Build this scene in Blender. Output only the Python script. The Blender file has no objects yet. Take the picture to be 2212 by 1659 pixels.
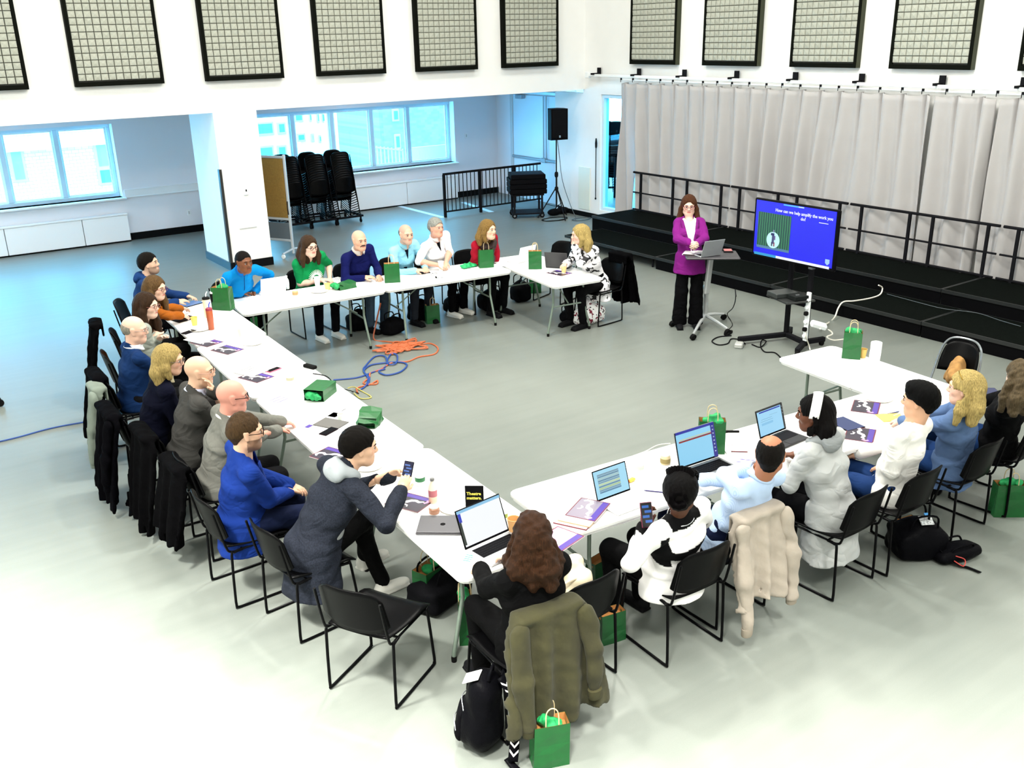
import bpy, math, random
import numpy as np
from mathutils import Vector, Matrix
random.seed(7); RNG = np.random.default_rng(7)
C = bpy.context.scene.collection
SC = bpy.context.scene
# ------------------------------------------------------------------ camera
IMW, IMH, FOC = 2212.0, 1659.0, 2049.34
CAMH = 3.738
YAW, PIT, ROL = math.radians(34.828), math.radians(20.2405), math.radians(-1.2326)
fwd = np.array([math.sin(YAW)*math.cos(PIT), math.cos(YAW)*math.cos(PIT), -math.sin(PIT)])
rgt = np.array([math.cos(YAW), -math.sin(YAW), 0.0]); upv = np.cross(rgt, fwd)
CR = rgt*math.cos(ROL)+upv*math.sin(ROL); CU = -rgt*math.sin(ROL)+upv*math.cos(ROL)
cd = bpy.data.cameras.new('camera'); cam = bpy.data.objects.new('camera', cd); C.objects.link(cam)
cd.sensor_width = 36.0; cd.lens = FOC/IMW*36.0; cd.clip_start = .1; cd.clip_end = 200
cam.matrix_world = Matrix(((CR[0], CU[0], -fwd[0], 0), (CR[1], CU[1], -fwd[1], 0), (CR[2], CU[2], -fwd[2], CAMH), (0, 0, 0, 1)))
SC.camera = cam
def at(px, py, z=0.0):
    """point on the horizontal plane z that the photograph shows at this pixel"""
    d = (px-IMW/2)/FOC*CR-(py-IMH/2)/FOC*CU+fwd
    t = (z-CAMH)/d[2]
    return np.array([t*d[0], t*d[1], z])
def atY(px, py, Y):
    d = (px-IMW/2)/FOC*CR-(py-IMH/2)/FOC*CU+fwd
    return d*(Y/d[1])+np.array([0, 0, CAMH])
def atX(px, py, X):
    d = (px-IMW/2)/FOC*CR-(py-IMH/2)/FOC*CU+fwd
    return d*(X/d[0])+np.array([0, 0, CAMH])
# ------------------------------------------------------------------ world, lights, exposure
SC.view_settings.view_transform = 'Standard'; SC.view_settings.look = 'None'
SC.view_settings.exposure = 0.0; SC.view_settings.gamma = 1.0
SC.view_settings.use_curve_mapping = False
W = bpy.data.worlds.new('world'); SC.world = W; W.use_nodes = True
bg = W.node_tree.nodes['Background']; bg.inputs['Color'].default_value = (.50, .82, 1, 1); bg.inputs['Strength'].default_value = 20
def area(name, loc, size, power, color=(1, 1, 1), rot=(0, 0, 0), portal=False, sy=None):
    l = bpy.data.lights.new(name, 'AREA'); l.shape = 'RECTANGLE'; l.size = size; l.size_y = sy or size
    l.energy = power; l.color = color
    o = bpy.data.objects.new(name, l); C.objects.link(o); o.location = loc; o.rotation_euler = rot
    if portal: l.cycles.is_portal = True
    return o
WARM = (1.0, .975, .90)
for ix, x in enumerate((-2.0, 3.0, 7.5, 11.0)):
    for iy, y in enumerate((-1.5, 3.0, 8.0, 12.8)):
        pw = {0: 150, 1: 150, 2: 130, 3: 130}[iy]*{0: .9, 1: 1.0, 2: .9, 3: .6}[ix]
        area('ceiling_light', (x, y, 6.9), .9, pw, WARM)
for p, w in (((4.6, 7.4, 6.9), 360), ((6.6, 7.0, 6.9), 230)): area('ring_light', p, .45, w, WARM)
for p, w in (((-1.5, 4.6, 6.6), 720), ((3.6, -.8, 6.6), 600), ((.4, 1.4, 6.6), 360)):
    o = area('downlight', p, .7, w, WARM); o.data.spread = math.radians(75)
area('ceiling_light', (-3.6, 7.5, 5.4), .6, 260, WARM, (0, -math.radians(52), 0))
for x in (1.5, 9.5): area('alcove_fill', (x, 18.3, 2.6), 1.4, 32, (1, .98, .95))  # unseen fill lamps, added to lighten the alcove walls
# ------------------------------------------------------------------ materials
def lin(c):
    c = c.lstrip('#'); v = [int(c[i:i+2], 16)/255 for i in (0, 2, 4)]
    return tuple(x/12.92 if x <= .04045 else ((x+.055)/1.055)**2.4 for x in v)+(1,)
MATS = {}
def mat(name, col, rough=.6, metal=0, noise=0, nscale=40, bump=0, bscale=200, emit=0, spec=None, stretch=None, alpha=None, trans=0):
    if name in MATS: return MATS[name]
    m = bpy.data.materials.new(name); m.use_nodes = True; nt = m.node_tree; b = nt.nodes['Principled BSDF']
    c = lin(col) if isinstance(col, str) else tuple(col)+(1,)
    b.inputs['Base Color'].default_value = c; b.inputs['Roughness'].default_value = rough; b.inputs['Metallic'].default_value = metal
    if max(c[:3]) < .02: spec = .02 if spec is None else min(spec, .07); rough = max(rough, .35)
    b.inputs['Roughness'].default_value = rough
    if spec is not None: b.inputs['Specular IOR Level'].default_value = spec
    if trans: b.inputs['Transmission Weight'].default_value = trans
    tc = nt.nodes.new('ShaderNodeTexCoord')
    src = tc.outputs['Object']
    if stretch:
        mp = nt.nodes.new('ShaderNodeMapping'); mp.inputs['Scale'].default_value = stretch; nt.links.new(src, mp.inputs[0]); src = mp.outputs[0]
    if noise:
        n = nt.nodes.new('ShaderNodeTexNoise'); n.inputs['Scale'].default_value = nscale; n.inputs['Detail'].default_value = 4; nt.links.new(src, n.inputs['Vector'])
        r = nt.nodes.new('ShaderNodeValToRGB')
        r.color_ramp.elements[0].position = .3; r.color_ramp.elements[1].position = .7
        r.color_ramp.elements[0].color = tuple(max(0, x*(1-noise)) for x in c[:3])+(1,)
        r.color_ramp.elements[1].color = tuple(min(1, x*(1+noise)) for x in c[:3])+(1,)
        nt.links.new(n.outputs['Fac'], r.inputs[0]); nt.links.new(r.outputs[0], b.inputs['Base Color'])
    if bump:
        n2 = nt.nodes.new('ShaderNodeTexNoise'); n2.inputs['Scale'].default_value = bscale; n2.inputs['Detail'].default_value = 3; nt.links.new(src, n2.inputs['Vector'])
        bp = nt.nodes.new('ShaderNodeBump'); bp.inputs['Strength'].default_value = bump; bp.inputs['Distance'].default_value = .01
        nt.links.new(n2.outputs['Fac'], bp.inputs['Height']); nt.links.new(bp.outputs[0], b.inputs['Normal'])
    if emit:
        b.inputs['Emission Color'].default_value = c; b.inputs['Emission Strength'].default_value = emit
    MATS[name] = m
    return m
def attr_mat(name, rough=.6, noise=0, bump=0, bscale=200):
    """material whose colour comes from the mesh's own colour attribute"""
    if name in MATS: return MATS[name]
    m = mat(name, '#ffffff', rough, bump=bump, bscale=bscale, spec=.12 if 'cloth' in name else .35); nt = m.node_tree; b = nt.nodes['Principled BSDF']
    a = nt.nodes.new('ShaderNodeAttribute'); a.attribute_name = 'col'; nt.links.new(a.outputs['Color'], b.inputs['Base Color'])
    return m
# ------------------------------------------------------------------ mesh helpers
def link(name, me, parent=None, loc=None, rot=None):
    o = bpy.data.objects.new(name, me); C.objects.link(o)
    if parent is not None: o.parent = parent
    if loc is not None: o.location = loc
    if rot is not None: o.rotation_euler = rot
    return o
def Rz(a): c, s = math.cos(a), math.sin(a); return np.array([[c, -s, 0], [s, c, 0], [0, 0, 1.]])
def Rx(a): c, s = math.cos(a), math.sin(a); return np.array([[1., 0, 0], [0, c, -s], [0, s, c]])
def Ry(a): c, s = math.cos(a), math.sin(a); return np.array([[c, 0, s], [0, 1., 0], [-s, 0, c]])
class MB:
    """collects shapes into one mesh"""
    def __init__(s): s.v = []; s.f = []; s.m = []; s.mi = 0
    def add(s, vs, fs):
        n = len(s.v); s.v += [tuple(map(float, v)) for v in vs]; s.f += [tuple(i+n for i in f) for f in fs]; s.m += [s.mi]*len(fs); return s
    def box(s, c, d, R=None, ch=0):
        x, y, z = d[0]/2, d[1]/2, d[2]/2
        if ch:
            q = min(ch, x*.9, y*.9, z*.9); vs = []; idx = {}
            for sx in (-1, 1):
                for sy in (-1, 1):
                    for sz in (-1, 1):
                        for ax in range(3):
                            p = [sx*(x-q), sy*(y-q), sz*(z-q)]; p[ax] = (sx*x, sy*y, sz*z)[ax]
                            idx[(sx, sy, sz, ax)] = len(vs); vs.append(p)
            fs = []
            def Q(a, b, c_, e): fs.append((a, b, c_, e))
            for sg in (-1, 1):
                f = [idx[(sg, a, b, 0)] for a, b in ((-1, -1), (1, -1), (1, 1), (-1, 1))]; fs.append(tuple(f if sg > 0 else f[::-1]))
                f = [idx[(a, sg, b, 1)] for a, b in ((-1, -1), (1, -1), (1, 1), (-1, 1))]; fs.append(tuple(f[::-1] if sg > 0 else f))
                f = [idx[(a, b, sg, 2)] for a, b in ((-1, -1), (1, -1), (1, 1), (-1, 1))]; fs.append(tuple(f if sg > 0 else f[::-1]))
            for a in (-1, 1):
                for b in (-1, 1):
                    f = (idx[(-1, a, b, 1)], idx[(1, a, b, 1)], idx[(1, a, b, 2)], idx[(-1, a, b, 2)]); fs.append(f if a*b > 0 and a < 0 or a*b < 0 and a < 0 and b > 0 else f[::-1])
                    f = (idx[(a, -1, b, 0)], idx[(a, 1, b, 0)], idx[(a, 1, b, 2)], idx[(a, -1, b, 2)]); fs.append(f)
                    f = (idx[(a, b, -1, 0)], idx[(a, b, 1, 0)], idx[(a, b, 1, 1)], idx[(a, b, -1, 1)]); fs.append(f)
                    for e in (-1, 1): fs.append((idx[(a, b, e, 0)], idx[(a, b, e, 1)], idx[(a, b, e, 2)]))
        else:
            vs = [(a*x, b*y, e*z) for a in (-1, 1) for b in (-1, 1) for e in (-1, 1)]
            fs = [(0, 1, 3, 2), (4, 6, 7, 5), (0, 4, 5, 1), (2, 3, 7, 6), (0, 2, 6, 4), (1, 5, 7, 3)]
        vs = np.array(vs)
        if R is not None: vs = vs@np.asarray(R).T
        return s.add(vs+np.array(c), fs)
    def tube(s, pts, r, n=8, closed=False, cap=True):
        pts = [np.array(p, float) for p in pts]; N = len(pts); rs = r if hasattr(r, '__len__') else [r]*N
        T = []
        for i in range(N):
            a = pts[(i-1) % N] if closed or i > 0 else pts[i]; b = pts[(i+1) % N] if closed or i < N-1 else pts[i]
            d = b-a; T.append(d/(np.linalg.norm(d)+1e-9))
        ref = np.array([0, 0, 1.]) if abs(T[0][2]) < .9 else np.array([1., 0, 0])
        u = np.cross(ref, T[0]); u /= np.linalg.norm(u); vs = []
        for i in range(N):
            u = u-T[i]*(u@T[i]); u /= (np.linalg.norm(u)+1e-9); w = np.cross(T[i], u)
            k = 1.0
            if 0 < i < N-1 or closed:
                cc = max(.5, math.sqrt(max(0, (1+T[i]@T[i-1])/2))) if i else 1; k = 1
            for j in range(n):
                a = 2*math.pi*j/n; vs.append(pts[i]+(u*math.cos(a)+w*math.sin(a))*rs[i]*k)
        fs = []
        for i in range(N if closed else N-1):
            for j in range(n):
                a = i*n+j; b = i*n+(j+1) % n; c = ((i+1) % N)*n+(j+1) % n; d = ((i+1) % N)*n+j; fs.append((a, b, c, d))
        if cap and not closed: fs.append(tuple(range(n))[::-1]); fs.append(tuple((N-1)*n+j for j in range(n)))
        return s.add(vs, fs)
    def lathe(s, prof, c=(0, 0, 0), n=20, R=None):
        vs = []; fs = []; M = len(prof)
        for r, z in prof:
            for j in range(n): a = 2*math.pi*j/n; vs.append((r*math.cos(a), r*math.sin(a), z))
        for i in range(M-1):
            for j in range(n): fs.append((i*n+j, i*n+(j+1) % n, (i+1)*n+(j+1) % n, (i+1)*n+j))
        fs.append(tuple(range(n))[::-1]); fs.append(tuple((M-1)*n+j for j in range(n)))
        vs = np.array(vs)
        if R is not None: vs = vs@np.asarray(R).T
        return s.add(vs+np.array(c), fs)
    def prism(s, poly, z0, z1, T=None):
        n = len(poly); vs = [(x, y, z0) for x, y in poly]+[(x, y, z1) for x, y in poly]
        fs = [tuple(range(n))[::-1], tuple(range(n, 2*n))]+[(i, (i+1) % n, (i+1) % n+n, i+n) for i in range(n)]
        vs = np.array(vs, float)
        if T is not None: vs = np.array([T(v) for v in vs])
        return s.add(vs, fs)
    def sheet(s, P, th):
        """P: array (m,n,3) -> slab of thickness th along the normals"""
        P = np.asarray(P, float); m, n = P.shape[:2]
        du = np.gradient(P, axis=0); dv = np.gradient(P, axis=1); N = np.cross(du, dv); N /= (np.linalg.norm(N, axis=2, keepdims=True)+1e-9)
        A = (P+N*th/2).reshape(-1, 3); B = (P-N*th/2).reshape(-1, 3); fs = []; k = m*n
        for i in range(m-1):
            for j in range(n-1):
                a, b, c, d = i*n+j, (i+1)*n+j, (i+1)*n+j+1, i*n+j+1; fs.append((a, b, c, d)); fs.append((d+k, c+k, b+k, a+k))
        for i in range(m-1):
            a, b = i*n, (i+1)*n; fs.append((a+k, b+k, b, a)); a, b = i*n+n-1, (i+1)*n+n-1; fs.append((a, b, b+k, a+k))
        for j in range(n-1):
            a, b = j, j+1; fs.append((a, b, b+k, a+k)); a, b = (m-1)*n+j, (m-1)*n+j+1; fs.append((a+k, b+k, b, a))
        return s.add(np.vstack([A, B]), fs)
    def mesh(s, name, mats, smooth=False):
        me = bpy.data.meshes.new(name); me.from_pydata(s.v, [], s.f)
        for m in (mats if isinstance(mats, (list, tuple)) else [mats]): me.materials.append(m)
        if max(s.m or [0]): me.polygons.foreach_set('material_index', s.m)
        import bmesh
        if not getattr(s, 'nofix', False):
            b = bmesh.new(); b.from_mesh(me); bmesh.ops.recalc_face_normals(b, faces=b.faces); b.to_mesh(me); b.free()
        if smooth:
            me.polygons.foreach_set('use_smooth', [True]*len(me.polygons))
            if smooth != 'full': me.set_sharp_from_angle(angle=math.radians(40))
        return me
    def build(s, name, mats, parent=None, smooth=False, loc=None, rot=None):
        return link(name, s.mesh(name, mats, smooth), parent, loc, rot)
def empty(name, loc, rz=0, label=None, cat=None, group=None):
    o = bpy.data.objects.new(name, None); C.objects.link(o); o.location = tuple(float(x) for x in loc); o.rotation_euler = (0, 0, rz)
    o.empty_display_size = .1
    return tag(o, label, cat, group)
def tag(o, label=None, cat=None, group=None, kind=None):
    if label: o['label'] = label
    if cat: o['category'] = cat
    if group: o['group'] = group
    if kind: o['kind'] = kind
    return o
def struct(o, label=None): o['kind'] = 'structure'; return tag(o, label)
def copy_tree(o, parent=None):
    c = o.copy(); C.objects.link(c); c.parent = parent
    for ch in KIDS(o): copy_tree(ch, c)
    return c
def KIDS(o): return [x for x in o.children]
def smooth_path(pts, n=6):
    """Catmull-Rom through points"""
    P = [np.array(p, float) for p in pts]; P = [2*P[0]-P[1]]+P+[2*P[-1]-P[-2]]; out = []
    for i in range(1, len(P)-2):
        for k in range(n):
            t = k/n; a, b, c, d = P[i-1:i+3]
            out.append(.5*((2*b)+(-a+c)*t+(2*a-5*b+4*c-d)*t*t+(-a+3*b-3*c+d)*t**3))
    out.append(P[-2]); return out
# ------------------------------------------------------------------ implicit surfaces (bodies, clothes, hair, bags, draped coats)
class SDF:
    def __init__(s, lo, hi, h):
        s.h = h; s.lo = np.array(lo, float); n = np.ceil((np.array(hi)-s.lo)/h).astype(int)+1
        s.ax = [s.lo[i]+h*np.arange(n[i]) for i in range(3)]; s.D = np.full(n, .25, np.float32)
    def win(s, lo, hi):
        sl = []
        for i in range(3):
            a = int(np.clip(math.floor((lo[i]-s.lo[i])/s.h), 0, len(s.ax[i]))); b = int(np.clip(math.ceil((hi[i]-s.lo[i])/s.h)+1, 0, len(s.ax[i])))
            if b-a < 1: return None
            sl.append(slice(a, b))
        return tuple(sl)
    def apply(s, f, lo, hi, k=.01, op='u'):
        w = s.win(lo, hi)
        if w is None: return
        X, Y, Z = s.ax[0][w[0]][:, None, None], s.ax[1][w[1]][None, :, None], s.ax[2][w[2]][None, None, :]
        d = f(X, Y, Z); D = s.D[w]
        if op == 'u': h = np.clip(.5+.5*(D-d)/k, 0, 1); s.D[w] = D*(1-h)+d*h-k*h*(1-h)
        elif op == 's': d = -d; h = np.clip(.5-.5*(D-d)/k, 0, 1); s.D[w] = D*(1-h)+d*h+k*h*(1-h)
        elif op == 'n': s.D[w] = D+d
    def cone(s, a, b, ra, rb=None, k=.012, R=None, op='u'):
        a = np.array(a, float); b = np.array(b, float); rb = ra if rb is None else rb
        ra = np.array(ra, float)*np.ones(3); rb = np.array(rb, float)*np.ones(3)
        m = max(ra.max(), rb.max())+k*1.5+2*s.h; L2 = max((b-a)@(b-a), 1e-9); ab = b-a
        iso = R is None and np.allclose(ra, ra[0]) and np.allclose(rb, rb[0])
        R_ = np.eye(3) if R is None else np.asarray(R).T
        def f(X, Y, Z):
            px, py, pz = X-a[0], Y-a[1], Z-a[2]
            t = np.clip((px*ab[0]+py*ab[1]+pz*ab[2])/L2, 0, 1)
            qx, qy, qz = px-t*ab[0], py-t*ab[1], pz-t*ab[2]
            if iso: return np.sqrt(qx*qx+qy*qy+qz*qz)-(ra[0]+t*(rb[0]-ra[0]))
            u = [R_[i, 0]*qx+R_[i, 1]*qy+R_[i, 2]*qz for i in range(3)]
            r = [ra[i]+t*(rb[i]-ra[i]) for i in range(3)]
            n = np.sqrt((u[0]/r[0])**2+(u[1]/r[1])**2+(u[2]/r[2])**2)
            g = np.sqrt((u[0]/r[0]**2)**2+(u[1]/r[1]**2)**2+(u[2]/r[2]**2)**2)+1e-6
            return n*(n-1)/g
        s.apply(f, np.minimum(a, b)-m, np.maximum(a, b)+m, k, op)
    def ell(s, c, r, k=.01, R=None, op='u'): s.cone(c, c, r, r, k, R, op)
    def box(s, c, d, rr=.01, k=.005, R=None, op='u'):
        c = np.array(c, float); hd = np.array(d, float)/2-rr; m = np.linalg.norm(hd)+rr+k+2*s.h; R_ = np.eye(3) if R is None else np.asarray(R).T
        def f(X, Y, Z):
            p = (X-c[0], Y-c[1], Z-c[2]); u = [np.abs(R_[i, 0]*p[0]+R_[i, 1]*p[1]+R_[i, 2]*p[2])-hd[i] for i in range(3)]
            q = [np.maximum(x, 0) for x in u]
            return np.sqrt(q[0]**2+q[1]**2+q[2]**2)+np.minimum(np.maximum(u[0], np.maximum(u[1], u[2])), 0)-rr
        s.apply(f, c-m, c+m, k, op)
    def cut(s, p, n):
        """keep the side the normal points to"""
        n = np.array(n, float); n /= np.linalg.norm(n); X, Y, Z = s.ax[0][:, None, None], s.ax[1][None, :, None], s.ax[2][None, None, :]
        d = -((X-p[0])*n[0]+(Y-p[1])*n[1]+(Z-p[2])*n[2]); s.D = np.maximum(s.D, d.astype(np.float32))
    def wrinkle(s, amp, freq, seed=0, dirs=4, zmax=None):
        rg = np.random.default_rng(seed); X, Y, Z = s.ax[0][:, None, None], s.ax[1][None, :, None], s.ax[2][None, None, :]
        A = 0
        for i in range(dirs):
            v = rg.normal(size=3); v /= np.linalg.norm(v); fr = freq*rg.uniform(.6, 1.6)
            A = A+np.sin((X*v[0]+Y*v[1]+Z*v[2])*fr+rg.uniform(0, 6)+1.3*np.sin(Z*fr*.4+X*fr*.3+i))
        s.D += (amp*A/math.sqrt(dirs)).astype(np.float32)
    def field(s, fn): X, Y, Z = s.ax[0][:, None, None], s.ax[1][None, :, None], s.ax[2][None, None, :]; s.D += fn(X, Y, Z).astype(np.float32)
    def polys(s):
        D = s.D.copy(); D[0] = D[-1] = .1; D[:, 0] = D[:, -1] = .1; D[:, :, 0] = D[:, :, -1] = .1
        I = D < 0; sh = D.shape
        cnt = np.zeros(np.array(sh)-1, np.float32); acc = np.zeros(tuple(np.array(sh)-1)+(3,), np.float32)
        for ax in range(3):
            a = [slice(None)]*3; b = [slice(None)]*3; a[ax] = slice(0, -1); b[ax] = slice(1, None)
            cr = I[tuple(a)] != I[tuple(b)]; ii = np.argwhere(cr)
            if len(ii) == 0: continue
            d0 = D[tuple(a)][cr]; d1 = D[tuple(b)][cr]; t = d0/(d0-d1); pos = ii.astype(np.float32); pos[:, ax] += t
            o = [i for i in range(3) if i != ax]
            for da in (0, 1):
                for db in (0, 1):
                    c = ii.copy(); c[:, o[0]] -= da; c[:, o[1]] -= db
                    ok = np.all((c >= 0) & (c < np.array(cnt.shape)), axis=1); cc = c[ok]
                    np.add.at(cnt, tuple(cc.T), 1); np.add.at(acc, tuple(cc.T), pos[ok])
        used = cnt > 0; idx = np.full(cnt.shape, -1, np.int32); n = int(used.sum()); idx[used] = np.arange(n)
        V = acc[used]/cnt[used][:, None]*s.h+s.lo; F = []
        for ax in range(3):
            a = [slice(None)]*3; b = [slice(None)]*3; a[ax] = slice(0, -1); b[ax] = slice(1, None)
            cr = I[tuple(a)] != I[tuple(b)]; ii = np.argwhere(cr)
            if len(ii) == 0: continue
            o1, o2 = (ax+1) % 3, (ax+2) % 3
            q = []
            for da, db in ((1, 1), (0, 1), (0, 0), (1, 0)):
                c = ii.copy(); c[:, o1] -= da; c[:, o2] -= db; q.append(idx[tuple(c.T)])
            q = np.stack(q, 1); fl = I[tuple(a)][cr]; q[~fl] = q[~fl][:, ::-1]; F.append(q)
        return V, np.vstack(F) if F else np.zeros((0, 4), int)
def smooth_mesh(V, F, it=1, w=.5):
    for _ in range(it):
        acc = np.zeros_like(V); c = np.zeros(len(V))
        for k in range(4):
            a, b = F[:, k], F[:, (k+1) % 4]; np.add.at(acc, a, V[b]); np.add.at(c, a, 1); np.add.at(acc, b, V[a]); np.add.at(c, b, 1)
        V = V*(1-w)+acc/np.maximum(c, 1)[:, None]*w
    return V
def np_mesh(name, V, F, m, colors=None, smooth=True):
    me = bpy.data.meshes.new(name); nf = len(F); me.vertices.add(len(V)); me.vertices.foreach_set('co', np.ascontiguousarray(V, np.float32).ravel())
    me.loops.add(nf*4); me.loops.foreach_set('vertex_index', np.ascontiguousarray(F, np.int32).ravel())
    me.polygons.add(nf); me.polygons.foreach_set('loop_start', np.arange(0, nf*4, 4, dtype=np.int32))
    me.update(calc_edges=True); me.validate()
    me.polygons.foreach_set('use_smooth', [smooth]*len(me.polygons))
    for mm in (m if isinstance(m, (list, tuple)) else [m]): me.materials.append(mm)
    if colors is not None:
        ca = me.color_attributes.new('col', 'FLOAT_COLOR', 'POINT'); cc = np.ones((len(V), 4), np.float32); cc[:, :3] = colors; ca.data.foreach_set('color', cc.ravel())
    return me
def sdf_obj(name, sd, m, parent, it=1, colfn=None):
    V, F = sd.polys()
    if len(F) == 0: return None
    V = smooth_mesh(V, F, it)
    return link(name, np_mesh(name, V, F, m, colfn(V) if colfn else None), parent)
# ================================================================== THE ROOM
WXR = 13.1      # right wall
YB = 19.95      # back wall of the alcove
YP = 15.95      # plane of the upper left wall and the pillar front
white = mat('wall_white', '#f0f0ee', .75, noise=.015, nscale=3)
whitegloss = mat('trim_white', '#eef2f4', .45)
black_base = mat('base_black', (.006, .007, .008), .35)
def floor_mat():
    m = mat('floor_vinyl', (.165, .18, .165), .38, spec=.45); nt = m.node_tree; b = nt.nodes['Principled BSDF']; L = nt.links
    tc = nt.nodes.new('ShaderNodeTexCoord')
    n1 = nt.nodes.new('ShaderNodeTexNoise'); n1.inputs['Scale'].default_value = .55; n1.inputs['Detail'].default_value = 5; L.new(tc.outputs['Object'], n1.inputs['Vector'])
    mp = nt.nodes.new('ShaderNodeMapping'); mp.inputs['Scale'].default_value = (.6, 9, 1); mp.inputs['Rotation'].default_value = (0, 0, .35); L.new(tc.outputs['Object'], mp.inputs[0])
    n2 = nt.nodes.new('ShaderNodeTexNoise'); n2.inputs['Scale'].default_value = 1.1; n2.inputs['Detail'].default_value = 6; L.new(mp.outputs[0], n2.inputs['Vector'])
    n3 = nt.nodes.new('ShaderNodeTexNoise'); n3.inputs['Scale'].default_value = 160; L.new(tc.outputs['Object'], n3.inputs['Vector'])
    a = nt.nodes.new('ShaderNodeMix'); a.data_type = 'FLOAT'; a.inputs[0].default_value = .28; L.new(n1.outputs['Fac'], a.inputs[2]); L.new(n2.outputs['Fac'], a.inputs[3])
    a2 = nt.nodes.new('ShaderNodeMix'); a2.data_type = 'FLOAT'; a2.inputs[0].default_value = .18; L.new(a.outputs[0], a2.inputs[2]); L.new(n3.outputs['Fac'], a2.inputs[3])
    r = nt.nodes.new('ShaderNodeValToRGB'); r.color_ramp.elements[0].position = .3; r.color_ramp.elements[1].position = .72
    r.color_ramp.elements[0].color = (.135, .152, .138, 1); r.color_ramp.elements[1].color = (.205, .222, .20, 1)
    L.new(a2.outputs[0], r.inputs[0]); L.new(r.outputs[0], b.inputs['Base Color'])
    rr = nt.nodes.new('ShaderNodeMapRange'); rr.inputs[3].default_value = .3; rr.inputs[4].default_value = .5; L.new(n1.outputs['Fac'], rr.inputs[0]); L.new(rr.outputs[0], b.inputs['Roughness'])
    return m
struct(MB().box((5.5, 7.3, -.05), (24, 27, .1)).build('floor', floor_mat()))
struct(MB().box((4.0, YP+.2, 4.9), (20.2, .4, 4.54)).build('wall_left', white))
struct(MB().box((5, 18.2, 2.72), (18, 4.0, .16)).build('ceiling_alcove', mat('ceiling_grey', '#dfe2e8', .8)))
struct(MB().box((4, 5, 7.25), (20.6, 22.6, .1)).build('ceiling', white))
struct(MB().box((-6.1, 5, 3.6), (.2, 22.4, 7.2)).build('wall_far_left', white))
struct(MB().box((4, -6.1, 3.6), (20.4, .2, 7.2)).build('wall_front', white))
struct(MB().box((-6.1, 18.1, 1.3), (.2, 4, 2.7)).build('wall_alcove_left', white))
# back wall with two window openings
W1 = (-1.2, 4.58); W2 = (7.15, 12.36); SILL, HEAD = .86, 2.27
wb = MB()
def wallseg(x0, x1, z0, z1): wb.box(((x0+x1)/2, YB+.2, (z0+z1)/2), (x1-x0, .4, z1-z0))
wallseg(-6, W1[0], 0, 2.7); wallseg(W1[1], W2[0], 0, 2.7); wallseg(W2[1], 14, 0, 2.7)
for w in (W1, W2): wallseg(w[0], w[1], 0, SILL); wallseg(w[0], w[1], HEAD, 2.7)
struct(wb.build('wall_back', mat('wall_alcove', '#e8eaf0', .7)))
frame_m = mat('window_frame_white', '#c9e2ee', .4)
glass = bpy.data.materials.new('window_glass'); glass.use_nodes = True; nt = glass.node_tree
for n in list(nt.nodes): nt.nodes.remove(n)
o_ = nt.nodes.new('ShaderNodeOutputMaterial'); mx = nt.nodes.new('ShaderNodeMixShader'); tr = nt.nodes.new('ShaderNodeBsdfTransparent'); gl = nt.nodes.new('ShaderNodeBsdfGlossy')
tr.inputs[0].default_value = (.50, .86, 1, 1); gl.inputs['Roughness'].default_value = .03; mx.inputs[0].default_value = .06
nt.links.new(tr.outputs[0], mx.inputs[1]); nt.links.new(gl.outputs[0], mx.inputs[2]); nt.links.new(mx.outputs[0], o_.inputs[0])
def window(n, x0, x1, muls):
    e = struct(empty('window_%d' % n, ((x0+x1)/2, YB, SILL))); cx = (x0+x1)/2; Y = .26
    def bx(xa, xb, za, zb, dy=.07): return MB().box(((xa+xb)/2-cx, Y, (za+zb)/2-SILL), (xb-xa, dy, zb-za), ch=.008)
    for a, b, c, d in ((x0, x1, SILL, SILL+.07), (x0, x1, HEAD-.07, HEAD), (x0, x0+.07, SILL+.07, HEAD-.07), (x1-.07, x1, SILL+.07, HEAD-.07)):
        bx(a, b, c, d, .09).build('window_frame', frame_m, e)
    xs = [x0+.07]+muls+[x1-.07]
    for m_ in muls: bx(m_-.05, m_+.05, SILL+.07, HEAD-.07, .1).build('mullion', frame_m, e)
    for i in range(len(xs)-1):
        a, b = xs[i]+(.05 if i else 0), xs[i+1]-(.05 if i < len(xs)-2 else 0)
        s = MB(); t = .03
        for q in ((a, a+t, SILL+.07, HEAD-.07), (b-t, b, SILL+.07, HEAD-.07), (a+t, b-t, SILL+.07, SILL+.07+t), (a+t, b-t, HEAD-.07-t, HEAD-.07)):
            s.box(((q[0]+q[1])/2-cx, Y+.01, (q[2]+q[3])/2-SILL), (q[1]-q[0], .04, q[3]-q[2]))
        s.build('sash', whitegloss, e)
        MB().box(((a+b)/2-cx, Y+.01, (SILL+HEAD)/2-SILL), (b-a-2*t, .006, HEAD-SILL-.2)).build('pane', glass, e)
    MB().box((0, .06, -.02), (x1-x0+.1, .3, .04), ch=.01).build('window_sill', whitegloss, e)
mx1 = [atY(82, 350, YB+.26)[0]+d for d in (-2.1, -1.05)]
window(1, W1[0], W1[1], [-.2, .75, 1.62]+[float(atY(7, 350, YB+.26)[0]), float(atY(128, 350, YB+.26)[0])])
window(2, W2[0], W2[1], [float(atY(px, 280, YB+.26)[0]) for px in (631, 716, 801, 880)])
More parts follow.
